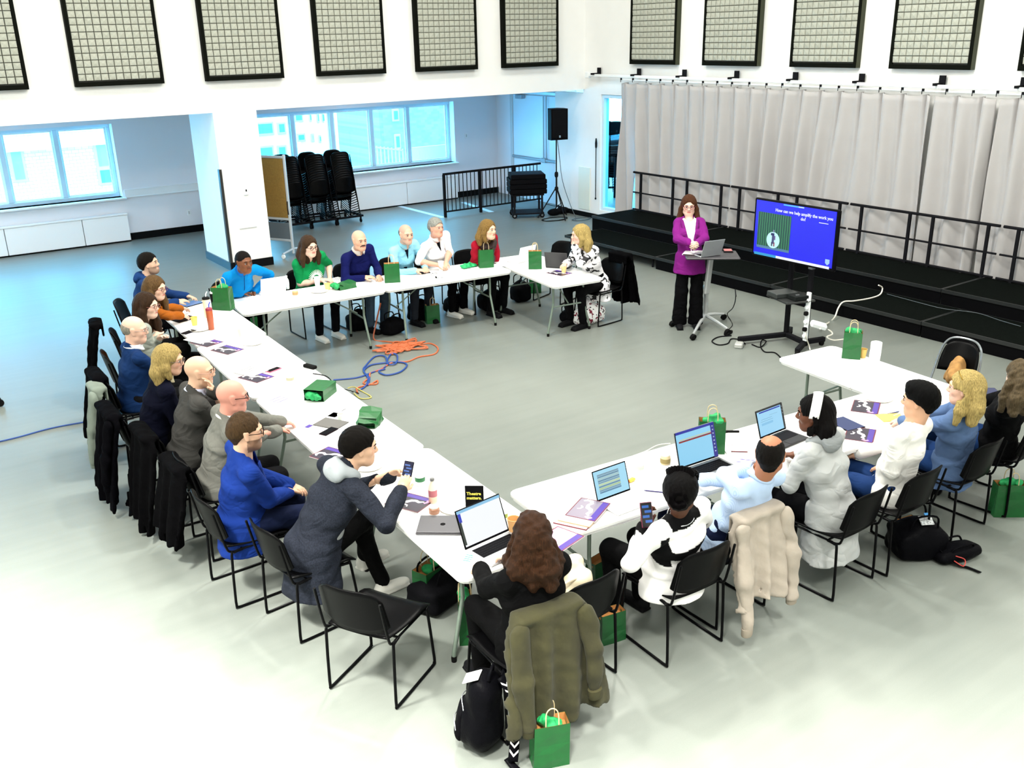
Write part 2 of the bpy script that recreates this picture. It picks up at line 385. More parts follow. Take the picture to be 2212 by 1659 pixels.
# convector covers below the windows, with their joints
def cover(x0, x1, seams, label):
    e = empty('radiator_cover', ((x0+x1)/2, YB-.16, 0), 0, label, 'radiator cover', 'radiator covers below the windows'); cx = (x0+x1)/2
    xs = [x0]+seams+[x1]
    for a, b in zip(xs[:-1], xs[1:]): MB().box(((a+b)/2-cx, .06, .28), (b-a-.012, .10, .50), ch=.004).build('panel', whitegloss, e)
    MB().box((0, .055, .55), (x1-x0, .125, .035), ch=.006).build('top', whitegloss, e)
    MB().box((0, .075, .02), (x1-x0, .09, .04)).build('plinth', black_base, e)
cover(-1.1, 4.58, [0, 1.1, 2.35, 3.72], 'long white radiator cover with panel joints below the left window')
cover(7.9, 12.3, [9.4, 10.9], 'long white radiator cover below the right window, behind the stacked chairs')
struct(MB().box((5.95, YB-.012, .07), (2.7, .024, .14)).build('baseboard_back', black_base))
struct(MB().box((12.98, YB-.012, .07), (1.2, .024, .14)).build('baseboard_back_right', black_base))
for z0, z1, d in ((.84, .86, .03), (.86, .985, .02), (.985, 1.0, .03)):
    struct(MB().box((5.95, YB-d/2, (z0+z1)/2), (2.66, d, z1-z0)).build('trim_%d' % (1 if d == .02 else 2), whitegloss))
# pillar
pil = struct(MB().box((5.63, 16.59, 1.315), (.74, 1.28, 2.63)).build('wall_pillar', white))
struct(MB().box((5.63, YP-.012, .07), (.76, .024, .14)).build('baseboard_pillar', black_base))
struct(MB().box((5.248, 16.59, .07), (.024, 1.3, .14)).build('baseboard_pillar_left', mat('base_blue_reflection', '#123a52', .15)))  # black baseboard; the blue reflection on it is put into the colour
g = MB(); g.box((5.262, YP-.008, .93), (.045, .03, 1.58)); g.box((5.255, YP+.025, .93), (.03, .06, 1.58)); struct(g.build('trim_3', mat('guard_dark', (.02, .02, .02), .4)))
struct(MB().box((5.63, YP-.006, .70), (.30, .012, .012)).build('trim_4', mat('seam_grey', '#c8c8c8', .7)))
th = MB().box((5.66, YP-.012, 1.32), (.075, .024, .13), ch=.006).build('thermostat', whitegloss); tag(th, 'white thermostat on the front of the pillar', 'thermostat')
MB().box((5.662, YP-.026, 1.335), (.022, .004, .035)).build('display', mat('dark_plastic', (.015, .015, .017), .35), th)
# right wall: upper part whole, lower part with the opening to the next room
OY0, OY1 = 12.8, float(atX(1297, 330, WXR)[1])
wr = MB()
wr.box((WXR+.1, 5, 4.9), (.2, 22, 4.7)); wr.box((WXR+.1, (OY0-6)/2, 1.27), (.2, OY0+6, 2.56)); wr.box((WXR+.1, (OY1+16.9)/2, 1.27), (.2, 16.9-OY1, 2.56)); wr.box((WXR+.1, (OY0+OY1)/2, .1), (.2, OY1-OY0, .2))
struct(wr.build('wall_right', white))
struct(MB().box((WXR-.012, 15.2, .05), (.024, 3.3, .1)).build('baseboard_right', black_base))
struct(MB().box((13.45, 16.93, 1.32), (.7, .06, 2.64)).build('wall_return', white))
struct(MB().box((13.7, 18.4, 1.32), (.2, 3.1, 2.64)).build('wall_alcove_right', mat('wall_cool', '#e6ecf4', .7)))
ap = MB().box((WXR-.01, float(atX(1263, 400, WXR)[1]), .60), (.02, .38, .90), ch=.004).build('access_panel', mat('panel_cream', '#dfe6dc', .6)); tag(ap, 'pale access panel low on the white wall right of the loudspeaker', 'panel')
e = struct(empty('window_3', (WXR+.1, (OY0+OY1)/2, .2)))
MB().box((0, (OY1-OY0)/2-.03, 1.17), (.14, .06, 2.34)).build('window_frame', frame_m, e)
MB().box((0, 0, 2.31), (.14, OY1-OY0-.12, .06)).build('window_frame', frame_m, e)
MB().box((0, 0, .03), (.14, OY1-OY0-.12, .06)).build('window_frame', frame_m, e)
MB().box((0, 0, 1.17), (.006, OY1-OY0-.12, 2.2)).build('pane', glass, e)
# the next room seen through that opening
nr = MB(); nr.box((17.4, 12.0, 1.5), (8, .1, 3)); nr.box((21.4, 18, .3), (.1, 12.1, .6)); nr.box((21.4, 18, 2.9), (.1, 12.1, .2)); nr.box((17.4, 24.0, .4), (8, .1, .8)); nr.box((17.4, 24.0, 2.85), (8, .1, .3)); nr.box((16.2, 24.0, 1.7), (.6, .1, 2)); nr.box((19.3, 24.0, 1.7), (.3, .1, 2))
struct(nr.build('wall_next_room', mat('wall_blue', '#cfe6f5', .6)))
struct(MB().box((17.65, 18, -.055), (7.6, 12.1, .1)).build('floor_next_room', mat('floor_teal', (.04, .10, .13), .3)))
struct(MB().box((17.65, 18, 3.05), (7.6, 12.1, .06)).build('ceiling_next_room', white))
# alcove door with its hardware
dy0, dy1 = 17.2, 19.25
d = struct(empty('door_1', (13.6, (dy0+dy1)/2, 0))); cy_ = (dy0+dy1)/2; steel = mat('steel', '#9aa4ac', .35, .7); alu = mat('aluminium', '#c9ced2', .4, .5)
MB().box((-.02, 0, 1.2), (.04, dy1-dy0-.1, 2.4), ch=.004).build('door_leaf', mat('door_pale', '#d6e8f6', .4), d)
MB().box((-.03, dy1-cy_, 1.25), (.07, .10, 2.5), ch=.006).build('door_frame', alu, d)
MB().box((-.03, 0, 2.46), (.07, dy1-dy0+.1, .07), ch=.006).build('door_frame', alu, d)
pb = MB().box((-.09, .0, .98), (.06, dy1-dy0-.16, .06), ch=.012).build('push_bar', steel, d)
MB().box((-.09, -.32, .98), (.085, .16, .10), ch=.01).build('latch_case', steel, pb)
for dx in (-.27, -.38): MB().tube([(-.075, dx, 1.02), (-.075, dx, 2.4)], .012, 8).build('vertical_rod', steel, d)
MB().box((-.09, .62, 2.36), (.10, .26, .09), ch=.01).build('door_closer', steel, d)
# small fittings
for (p, nm, lb, Y) in (((408, 459), 'outlet', 'white wall outlet by the black chair in the alcove', YB), ((1007, 293), 'wall_switch', 'white wall switch on the alcove wall left of the door', YB)):
    q = atY(p[0], p[1], Y); o = MB().box((0, -.006, 0), (.075, .012, .12), ch=.004).build(nm, whitegloss, None, False, tuple(q)); tag(o, lb, nm.replace('_', ' ')); MB().box((0, -.014, 0), (.03, .006, .06)).build('toggle', mat('plastic_grey', '#c2c6ca', .5), o)
# floor tape
def tape(a, b, w, lb):
    a, b = at(*a), at(*b); c = (a+b)/2; L = np.linalg.norm(b-a); an = math.atan2(b[1]-a[1], b[0]-a[0])
    tag(MB().box((0, 0, .0012), (L, w, .0024)).build('floor_tape', mat('tape_white', '#cfe6f2', .5), None, False, (c[0], c[1], 0), (0, 0, an)), lb, 'floor tape', 'strips of white tape on the alcove floor')
tape((858, 444), (958, 470), .12, 'white tape strip on the alcove floor left of the railing')
tape((1000, 437), (1062, 458), .12, 'white tape strip on the floor under the railing')
# ------------------------------------------------------------------ acoustic panels (each foam tile its own piece)
frame_b = mat('panel_frame_black', '#10120e', .6); frame_g = mat('panel_side_olive', '#2c3116', .6)
foam = mat('foam_grey', '#a9ab9f', .85, noise=.08, nscale=9, bump=.25, bscale=60)
TW, TH = .1075, .0985
def tile_mesh(k):
    m = MB(); w, h, d = TW-.004, TH-.004, .022; rg = random.Random(k); tl = rg.uniform(-.006, .006)
    vs = [(-w/2, 0, -h/2), (w/2, 0, -h/2), (w/2, 0, h/2), (-w/2, 0, h/2)]+[(x, -d-tl*z/h*2, z) for x, z in ((-w/2+.005, -h/2+.005), (w/2-.005, -h/2+.005), (w/2-.005, h/2-.005), (-w/2+.005, h/2-.005))]+[(0, -d-.010, 0)]
    m.add(vs, [(0, 1, 5, 4), (1, 2, 6, 5), (2, 3, 7, 6), (3, 0, 4, 7), (4, 5, 8), (5, 6, 8), (6, 7, 8), (7, 4, 8)])
    return m.mesh('foam_tile', foam, False)
TILES = [tile_mesh(k) for k in range(4)]
def acoustic_panel(loc, rz, w, h, label, grp):
    e = empty('acoustic_panel', loc, rz, label, 'acoustic panel', grp); D = .12; t = .045
    f = MB()
    for s in (-1, 1): f.box((s*(w/2-t/2), -D/2, h/2), (t, D, h))
    for z in (t/2+.01, h-t/2): f.box((0, -D/2, z), (w-2*t, D, t+.02 if z < 1 else t))
    f.build('panel_frame', frame_b, e); MB().box((0, -D+.05, h/2), (w-2*t, .02, h-2*t)).build('backing', mat('backing_dark', (.03, .032, .028), .8), e)
    for s in (-1, 1): MB().box((s*(w/2+.002), -D/2+.004, h/2), (.004, D-.02, h-.004)).build('side_face', frame_g if rz else frame_b, e)
    nx = int(round((w-2*t)/TW)); sx = (w-2*t)/nx; nz = int((h-2*t)/TH); z0 = t+.035
    for i in range(nx):
        for j in range(nz):
            o = link('foam_tile', TILES[(i*7+j*3+i*j) % 4], e, (-(w-2*t)/2+sx*(i+.5), -D+.030, z0+TH*(j+.5)))
PH = 1.62
lx = [(1.28, 2.582), (3.229, 4.526), (5.202, 6.508), (7.136, 8.433), (9.089, 10.39), (11.0, 12.32)]
names = ['leftmost grey tiled acoustic panel, cut off by the left edge', 'second grey tiled acoustic panel from the left', 'grey tiled acoustic panel right above the pillar', 'grey tiled acoustic panel above the stacked chairs and window', 'grey tiled acoustic panel above the railing', 'grey tiled acoustic panel nearest the room corner, on the left wall']
for (a, b), n in zip(lx, names): acoustic_panel(((a+b)/2, YP, 3.125), 0, b-a, PH, n, 'acoustic panels on the left wall')
ry = []
for a, b in (((1359.6, 137.9), (1462.5, 139.8)), ((1515.8, 140.5), (1638.5, 142)), ((1704.6, 144.8), (1852.4, 146.9)), ((1918.8, 147.6), (2099.9, 151.4)), ((2197, 152.4), None)):
    y1 = atX(a[0], a[1], WXR-.12)[1]; y0 = atX(b[0], b[1], WXR-.06)[1] if b else y1-1.3; ry.append((y0, y1))
names = ['grey tiled acoustic panel nearest the corner, on the curtain wall', 'second grey tiled acoustic panel above the curtain', 'third grey tiled acoustic panel above the curtain', 'largest looking grey tiled acoustic panel above the curtain', 'grey tiled acoustic panel cut off at the top right edge']
for (a, b), n in zip(ry, names): acoustic_panel((WXR, (a+b)/2, 3.15), -math.pi/2, b-a, PH, n, 'acoustic panels above the curtain')
# ------------------------------------------------------------------ curtain, its track and brackets
XC = WXR-.17; ZC = 2.80
def curtain_mat():
    m = mat('curtain_cloth', '#aeabab', .8, noise=.03, nscale=3); b = m.node_tree.nodes['Principled BSDF']; b.inputs['Sheen Weight'].default_value = .2
    return m
def curtain(y0, y1, label, seed):
    rg = random.Random(seed); NY = int(abs(y1-y0)/.018)+2; NZ = 30; P = np.zeros((NY, NZ, 3)); per = .36
    ys = np.linspace(y0, y1, NY); ph = rg.uniform(0, 6)
    zz = np.linspace(ZC, .03, NZ)
    for j, z in enumerate(zz):
        t = (ZC-z)/ZC
        warp = .05*np.sin(ys*2.1+seed+t*1.7)+.03*np.sin(ys*5.3+2*seed)
        u = (ys+warp*min(1, t*2)+.12*t*np.sin(ys*.9+seed))*2*math.pi/per+ph
        s = np.sin(u); pin = -np.exp(-((np.mod(u/(2*math.pi), 1)-.5)/.07)**2)*.11*math.exp(-t*1.8)
        amp = (.030+.075*min(1, t*2.5))
        P[:, j, 0] = -(s*amp*(.75+.3*np.sin(ys*1.7+seed))+.012*np.sin(u*2+t*3)*min(1, t*2))-pin*1.0
        P[:, j, 1] = ys+.018*np.cos(u)*min(1, t*3)
        P[:, j, 2] = z+(.014*np.abs(np.sin(u/2)) if j == 0 else 0)-(.02*np.abs(np.cos(u/2)) if j == 0 else 0)
    c = (y0+y1)/2; P[:, :, 1] -= c
    o = MB(); o.nofix = True; o.sheet(P, .006); ob = o.build('stage_curtain', curtain_mat(), None, 'full', (XC, c, 0))
    return tag(ob, label, 'curtain', 'grey curtains along the stage wall')
yc = [float(atX(px, 260, XC)[1]) for px in (1339, 1374, 2010, 2150)]
curtain(yc[0], yc[1]+.02, 'narrow grey curtain end beside the doorway opening', 1)
curtain(yc[1]-.02, yc[2]+.03, 'widest grey pleated curtain behind the screen and the railings', 2)
curtain(yc[2]-.03, yc[3]+.03, 'grey pleated curtain between the two dark gaps at right', 3)
curtain(yc[3]-.03, yc[3]-2.2, 'grey pleated curtain running out of the right edge', 5)
ytl = float(atX(1268, 160, XC)[1]); trk = empty('curtain_track', (XC, 0, 0), 0, 'white curtain track on black brackets under the panels', 'curtain track')
MB().box((0, (ytl+4.6)/2, 2.925), (.05, ytl-4.6, .05), ch=.006).build('upper_rail', whitegloss, trk)
MB().box((0, (yc[0]+4.6)/2, 2.86), (.03, yc[0]-4.6, .02), ch=.004).build('lower_rail', whitegloss, trk)
MB().box((0, ytl-.03, 2.93), (.09, .1, .12), ch=.01).build('end_bracket', whitegloss, trk)
bm_ = mat('bracket_black', (.01, .01, .012), .5)
bk = MB(); bk.box((-.02, 0, 0), (.2, .03, .035)); bk.box((.09, 0, .05), (.03, .09, .13)); bkm = bk.mesh('bracket', bm_)
for px in (1285, 1371, 1469, 1582, 1709, 1853, 2028, 2206): link('bracket', bkm, trk, (.02, float(atX(px, 160, XC)[1]), 2.955))
rk = MB(); rk.box((0, 0, 0), (.02, .03, .035)); rk.box((-.0, .015, -.035), (.008, .008, .05)); rkm = rk.mesh('roller', bm_)
y = yc[0]-.05
while y > 5.0: link('roller', rkm, trk, (-.03, y, 2.88+.004*math.sin(y*9))); y -= .36+.03*math.sin(y*5)
# pull rod hanging on the wall
pr_ = empty('pull_rod', tuple(atX(1287, 370, WXR-.05)*[1, 1, 0]), 0, 'thin black pull rod hanging on the white wall by the doorway', 'pull rod')
zt, zb = float(atX(1288, 303, WXR-.05)[2]), float(atX(1286, 428, WXR-.05)[2])
MB().tube([(0, 0, zb), (0, 0, zt)], .009, 8).build('rod', bm_, pr_); MB().lathe([(.012, 0), (.02, .02), (.024, .1), (.012, .2)], (0, 0, zt-.16), 10).build('grip', bm_, pr_, True); MB().lathe([(.008, 0), (.022, .02), (.008, .05)], (0, 0, zb-.03), 10).build('tip', bm_, pr_, True)
# ------------------------------------------------------------------ stage risers and guard rails
X0, X1, X2 = 10.88, 11.80, 12.86; carpet = mat('stage_carpet', (.003, .0042, .0035), .9, noise=.5, nscale=60, bump=.3, bscale=300)
edge_m = mat('stage_edge', (.018, .02, .02), .4, .3); skirt_m = mat('stage_skirt', (.003, .003, .0035), .7)
def riser(x0, x1, y0, y1, z, label, grp, open_front=False):
    e = empty('stage_riser', ((x0+x1)/2, (y0+y1)/2, 0), 0, label, 'stage platform', grp); w, l = x1-x0, y1-y0-.008
    MB().box((0, 0, z-.02), (w-.02, l-.02, .04)).build('deck', carpet, e)
    f = MB(); 
    for s in (-1, 1): f.box((s*(w/2-.008), 0, z-.022), (.016, l, .046)); f.box((0, s*(l/2-.008), z-.022), (w-.03, .016, .046))
    f.build('edge_trim', edge_m, e)
    if not open_front: MB().box((-w/2+.02, 0, (z-.05)/2), (.012, l-.01, z-.05)).build('skirt', skirt_m, e)
    for sx in (-1, 1):
        for sy in (-1, 1): MB().tube([(sx*(w/2-.07), sy*(l/2-.12), 0), (sx*(w/2-.07), sy*(l/2-.12), z-.04)], .018, 8).build('leg', bm_, e)
    if open_front: MB().tube([(-w/2+.07, l/2-.12, .04), (w/2-.07, l/2-.12, z-.06)], .012, 6).build('brace', bm_, e)
ysl = [13.82, 11.38, 8.94, 6.50, 4.06]; ysu = [14.15, 11.71, 9.27, 6.83, 4.39]
nl = ['end of the low black platform row by the seated woman in the patterned blouse', 'low black stage platform behind the presenter', 'low black stage platform behind the screen stand', 'low black stage platform nearest the right edge']
nu = ['upper black stage platform beside the white wall', 'upper black stage platform behind the presenter', 'upper black stage platform right of the screen', 'upper black stage platform nearest the right edge']
for i in range(4):
    riser(X0, X1, ysl[i+1], ysl[i], .205, nl[i], 'low stage platforms', i == 0)
    riser(X1+.005, X2, ysu[i+1], ysu[i], .41, nu[i], 'upper stage platforms')
XR = 12.80; gy = [float(atX(px, 420, XR)[1]) for px in (1366, 1577, 1837, 2176)]; gy.append(gy[-1]-2.4)
pp = [(1383, 1452, 1482, 1556), (1596, 1679, 1720, 1814), (1862, 1968, 2019, 2142), (2209,)]
ng = ['black guard rail nearest the doorway opening', 'black guard rail between the presenter and the screen', 'black guard rail right of the screen', 'black guard rail running out of the right edge']
for i in range(4):
    a, b = gy[i]-.015, gy[i+1]+.015; c = (a+b)/2; e = empty('guard_rail', (XR, c, .41), 0, ng[i], 'railing', 'guard rails along the back of the stage')
    for z, r in ((.745, .021), (.36, .015), (.03, .017)):
        MB().tube([(0, a-c-.01, z), (0, b-c+.01, z)], r, 8).build('rail', bm_, e, True)
    for px in pp[i]:
        y = float(atX(px, 450, XR)[1]); MB().box((0, y-c, .37), (.035, .04, .74)).build('post', bm_, e)
    if i == 3:
        for q in (.5, .64, .92): MB().box((0, a-q*(a-b)-c, .37), (.035, .04, .74)).build('post', bm_, e)
# ------------------------------------------------------------------ ramp railing in the alcove
ra, rb = at(962, 471), at(1170, 435); yr = 17.85; rx0, rx1 = 10.72, 13.35
e = empty('ramp_railing', ((rx0+rx1)/2, yr, 0), 0, 'black metal railing with thin bars in front of the alcove door', 'railing'); cx = (rx0+rx1)/2
MB().box((0, 0, .93), (rx1-rx0, .045, .045), ch=.006).build('top_rail', bm_, e); MB().box((0, 0, .12), (rx1-rx0, .035, .03)).build('bottom_rail', bm_, e)
for x in (rx0+.02, rx0+.95, rx0+1.87): MB().box((x-cx, 0, .46), (.05, .05, .92)).build('post', bm_, e)
n = 26
for i in range(1, n):
    x = rx0+(rx1-rx0)*i/n
    MB().box((x-cx, 0, .525), (.014, .014, .79)).build('baluster', bm_, e)
# ------------------------------------------------------------------ houses outside the windows
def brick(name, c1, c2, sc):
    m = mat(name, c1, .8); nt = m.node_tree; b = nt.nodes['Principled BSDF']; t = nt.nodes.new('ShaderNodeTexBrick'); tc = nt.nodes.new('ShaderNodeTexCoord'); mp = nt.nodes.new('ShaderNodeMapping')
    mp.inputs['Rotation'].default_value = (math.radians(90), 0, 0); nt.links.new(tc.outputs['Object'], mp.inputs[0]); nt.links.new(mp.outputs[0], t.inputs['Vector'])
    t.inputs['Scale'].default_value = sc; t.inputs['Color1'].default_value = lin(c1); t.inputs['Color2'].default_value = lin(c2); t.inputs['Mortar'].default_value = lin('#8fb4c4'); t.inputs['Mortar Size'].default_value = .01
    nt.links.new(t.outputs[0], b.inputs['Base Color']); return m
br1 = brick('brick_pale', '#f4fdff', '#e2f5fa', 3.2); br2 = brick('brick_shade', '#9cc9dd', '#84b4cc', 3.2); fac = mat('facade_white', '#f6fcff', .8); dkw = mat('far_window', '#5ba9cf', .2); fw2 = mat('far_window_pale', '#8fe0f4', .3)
def far(Y, rect, wins, m, name, label, bands=(), depth=3):
    """rect and windows given by where the window shows them, set on a facade Y metres off"""
    a = atY(rect[0], rect[1], Y); b = atY(rect[2], rect[3], Y); x0, x1, z1, z0 = a[0], b[0], a[2], b[2]; cx = (x0+x1)/2
    e = empty(name, (cx, Y, 0), 0, label, 'building'); MB().box((0, depth/2, (z0+z1)/2), (x1-x0, depth, z1-z0)).build('wall', m, e)
    for w in wins:
        p, q = atY(w[0], w[1], Y), atY(w[2], w[3], Y); wx, wz = (p[0]+q[0])/2-cx, (p[2]+q[2])/2
        o = MB().box((wx, -.02, wz), (abs(q[0]-p[0]), .06, abs(p[2]-q[2])), ch=.02).build('window', frame_m, e)
        MB().box((wx, -.055, wz), (abs(q[0]-p[0])-.12, .02, abs(p[2]-q[2])-.14)).build('pane', dkw if len(w) < 5 else fw2, o)
    for w in bands:
        p, q = atY(w[0], w[1], Y), atY(w[2], w[3], Y); MB().box(((p[0]+q[0])/2-cx, -.08, (p[2]+q[2])/2), (abs(q[0]-p[0]), .16, abs(p[2]-q[2]))).build('lintel', fac, e)
    return e
far(24.5, (-260, 180, 300, 560), [(14, 322, 62, 392, 1), (198, 300, 250, 362, 1), (208, 362, 250, 398), (-150, 320, -100, 400)], br1, 'brick_house', 'pale brick house outside the left window', [(-40, 306, 118, 320), (124, 296, 236, 310)])
far(31, (500, 150, 636, 420), [(552, 264, 592, 291), (597, 264, 618, 289), (552, 316, 592, 340), (597, 314, 620, 338)], fac, 'office_block', 'white office block with ribbon windows outside the right window')
far(34, (632, 120, 806, 420), [(634, 245, 655, 263), (667, 244, 673, 263), (683, 243, 690, 265), (695, 243, 700, 265), (640, 288, 660, 305), (671, 288, 679, 306), (688, 291, 694, 308), (738, 246, 756, 270), (771, 244, 788, 268), (803, 241, 819, 265), (745, 296, 762, 330), (768, 270, 806, 276)], fac, 'white_house', 'white house with small square windows outside the right window')
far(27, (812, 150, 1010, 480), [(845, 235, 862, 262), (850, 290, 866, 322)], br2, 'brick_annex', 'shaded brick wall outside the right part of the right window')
fe = empty('fire_escape', tuple(atY(830, 350, 24.5)), 0, 'thin railing outside the right window', 'railing'); p0, p1 = atY(806, 318, 24.5), atY(870, 325, 24.5)
for k in range(9):
    q = p0+(p1-p0)*k/8-atY(830, 350, 24.5); MB().box((q[0], 0, q[2]-.35), (.03, .03, .8)).build('baluster', frame_m, fe)
q0, q1 = p0-atY(830, 350, 24.5), p1-atY(830, 350, 24.5); MB().tube([tuple(q0), tuple(q1)], .025, 6).build('handrail', frame_m, fe)
struct(MB().box((5, 34, -3.1), (60, 26, .2)).build('ground_outside', mat('ground', '#9fb0b8', .9)))
# ================================================================== FURNITURE
plast = mat('chair_plastic', (.0015, .0015, .0018), .3, spec=.28); tubeb = mat('chair_tube', (.003, .003, .0035), .35, .2, spec=.2)
def chair_meshes():
    M = {}
    for sx in (-1, 1):
        x = sx*.235; r = .04
        pts = [(x*.93, .10, .437), (x*.97, .035, .437), (x, .015, .42), (x, .0, .06), (x, .008, .025), (x, .035, .010), (x, .43, .010), (x, .455, .025), (x, .462, .06), (x*.96, .425, .42), (x*.95, .41, .437), (x*.93, .36, .440)]
        m = MB().tube(smooth_path(pts, 2), .0095, 8); m.tube([(x*.93, .06, .44), (x*.93, .42, .44)], .008, 6); M['leg', sx] = m.mesh('leg', tubeb, True)
        M['post', sx] = MB().tube(smooth_path([(sx*.219, .10, .438), (sx*.222, .02, .445), (sx*.224, -.015, .50), (sx*.222, -.07, .76)], 3), .0085, 8).mesh('back_post', tubeb, True)
    M['bar'] = MB().tube([(-.22, 0, 0), (.22, 0, 0)], .008, 8).mesh('crossbar', tubeb, True)
    NX, NY = 13, 12; P = np.zeros((NX, NY, 3))
    for i in range(NX):
        for j in range(NY):
            u = -1+2*i/(NX-1); v = j/(NY-1); w = .235-.03*(1-v)**3-.012*max(0, v-.85)/.15
            P[i, j] = (u*w, .005+.465*v, .458+.012*u*u-.018*math.sin(math.pi*min(1, v*1.15))*(1-u*u)-.03*max(0, v-.8)**2/.04+.012*(1-v)**4)
    m = MB(); m.nofix = True; M['seat'] = m.sheet(P, .010).mesh('seat', plast, 'full')
    NX, NZ = 17, 11; P = np.zeros((NX, NZ, 3))
    for i in range(NX):
        for j in range(NZ):
            u = -1+2*i/(NX-1); v = j/(NZ-1); zt = .825-.075*abs(u)**5; zb = .505+.06*abs(u)**4; z = zb+(zt-zb)*v
            P[i, j] = (u*(.228-.012*v), -.008-.235*(z-.5)+.055*u*u-.02, z)
    m = MB(); m.nofix = True; M['back'] = m.sheet(P, .010).mesh('backrest', plast, 'full')
    return M
CM = chair_meshes()
def chair(x, y, yaw, label, group=None):
    """rear middle of the base on the floor at x, y; yaw is the way it faces, in degrees"""
    e = empty('stacking_chair', (x, y, 0), math.radians(yaw)-math.pi/2, label, 'chair', group)
    for sx in (-1, 1): link('leg', CM['leg', sx], e); link('back_post', CM['post', sx], e)
    link('seat', CM['seat'], e); link('backrest', CM['back'], e); link('crossbar', CM['bar'], e, (0, .10, .437)); link('crossbar', CM['bar'], e, (0, .38, .437))
    return e
# ---- folding tables
tt = mat('table_white', '#f4f4f2', .35, noise=.01, nscale=5); tleg = mat('table_leg', '#7d8c80', .35, .35); rub = mat('rubber', (.008, .008, .008), .6)
TL, TWD, TZ = 1.83, .76, .74
def half_mesh(s):
    pts = []; r = .07
    for cx, cy, a0 in ((TL/2-r, TWD/2-r, 0), (.003, TWD/2, None), (.003, -TWD/2, None), (TL/2-r, -TWD/2+r, -90)):
        if a0 is None: pts.append((cx, cy))
        else: pts += [(cx+r*math.cos(math.radians(a0+q)), cy+r*math.sin(math.radians(a0+q))) for q in (0, 22, 45, 68, 90)]
    pts = [(s*a, b) for a, b in pts]; pi_ = [(a-math.copysign(.012, a)*(abs(a) > .1), b*.965) for a, b in pts]
    m = MB(); m.prism(pts, TZ-.022, TZ-.004); n = len(pts)
    top = [(a-math.copysign(.004, a)*(abs(a) > .01), b-math.copysign(.004, b)) for a, b in pts]
    m.prism(top, TZ-.004, TZ); m.prism(pi_, TZ-.046, TZ-.022); return m.mesh('tabletop', tt)
HM = {s: half_mesh(s) for s in (-1, 1)}
def legset():
    M = {}
    for s in (-1, 1):
        for t in (-1, 1):
            M[s, t] = MB().tube(smooth_path([(s*.64, t*.23, .70), (s*.64, t*.23, .46), (s*.64, t*.235, .40), (s*.655, t*.30, .14), (s*.66, t*.318, .07), (s*.66, t*.322, .03)], 3), .0145, 10).mesh('leg', tleg, True)
        M['bar', s] = MB().tube([(s*.642, -.24, .38), (s*.642, .24, .38)], .011, 8).tube([(s*.64, -.25, .69), (s*.64, .25, .69)], .012, 8).mesh('leg_bar', tleg, True)
        M['brace', s] = MB().tube([(s*.642, 0, .40), (s*.20, 0, .69)], .009, 8).mesh('brace', tleg, True)
    M['foot'] = MB().lathe([(.017, 0), (.018, .03), (.016, .04)], (0, 0, 0), 10).mesh('foot_cap', rub, True)
    M['hinge'] = MB().box((0, 0, TZ-.05), (.10, .60, .012)).mesh('hinge_bar', tleg)
    return M
LM = legset()
def table(x, y, yaw, label):
    e = empty('folding_table', (x, y, 0), math.radians(yaw), label, 'table', 'white folding tables set in a ring')
    for s in (-1, 1):
        link('tabletop', HM[s], e)
        for t in (-1, 1): l = link('leg', LM[s, t], e); link('foot_cap', LM['foot'], l, (s*.66, t*.322, 0))
        link('leg_bar', LM['bar', s], e); link('brace', LM['brace', s], e)
    link('hinge_bar', LM['hinge'], e); return e
table(3.13, 10.54, 87.5, 'white folding table farthest back in the left row, with the green bag and tumblers')
table(3.03, 8.70, 87.6, 'second white folding table from the back in the left row')
table(2.965, 6.865, 87.6, 'white folding table of the left row with the lying green bags')
table(2.905, 5.03, 87.6, 'near white folding table of the left row with the black table sign')
table(4.245, 4.475, -4.5, 'white folding table at the front, left one of the front row')
table(6.06, 4.275, -5, 'white folding table at the front right, with the dark headband laptop')
table(7.36, 4.72, 84.5, 'white folding table at the right, free end toward the screen')
table(4.485, 10.87, -3.6, 'white folding table at the back, left one of the back row')
table(6.325, 10.74, -5.6, 'white folding table at the back, right one of the back row')
table(7.60, 10.12, 83.5, 'white folding table at the back right corner, end toward the camera')
# ---- empty chairs
chair(1.92, 4.40, 30, 'empty black chair in front, turned toward the table corner')
chair(3.06, 3.67, 92, 'black chair with the cream handbag on its seat, between the two women in front')
chair(8.62, 10.98, 200, 'empty black chair behind the patterned blouse woman\'s table')
chair(6.35, 19.60, -95, 'black chair alone against the alcove wall behind the pillar')
# ---- black metal folding chair with the tan coat (right)
fc = empty('folding_chair', (8.46, 4.62, 0), math.radians(187)-math.pi/2, 'black folding chair with shiny metal frame and rounded back at the right table', 'chair')
chrome = mat('frame_grey', '#8b9095', .25, .8)
pth = [(-.23, .30, .0), (-.21, .06, .50), (-.195, -.03, .74), (-.16, -.06, .85), (-.08, -.075, .90), (.08, -.075, .90), (.16, -.06, .85), (.195, -.03, .74), (.21, .06, .50), (.23, .30, .0)]
MB().tube(smooth_path(pth, 4), .011, 8).build('frame', chrome, fc, True)
for sx in (-1, 1): MB().tube([(sx*.20, -.12, 0), (sx*.20, .12, .35), (sx*.20, .34, .45)], .010, 8).build('leg', chrome, fc, True)
P = np.zeros((13, 9, 3))
for i in range(13):
    for j in range(9):
        u = -1+2*i/12; v = j/8; z = .58+(.30-.07*abs(u)**3)*v; P[i, j] = (u*.185*(1-.15*v**3), .03-.42*(z-.55)*.75-.02+.03*u*u, z)
m = MB(); m.nofix = True; m.sheet(P, .012).build('backrest', plast, fc, 'full')
P = np.zeros((9, 9, 3))
for i in range(9):
    for j in range(9): u = -1+2*i/8; v = j/8; P[i, j] = (u*(.17+.03*v), .04+.36*v, .455+.01*u*u+.015*v)
m = MB(); m.nofix = True; m.sheet(P, .015).build('seat', plast, fc, 'full')
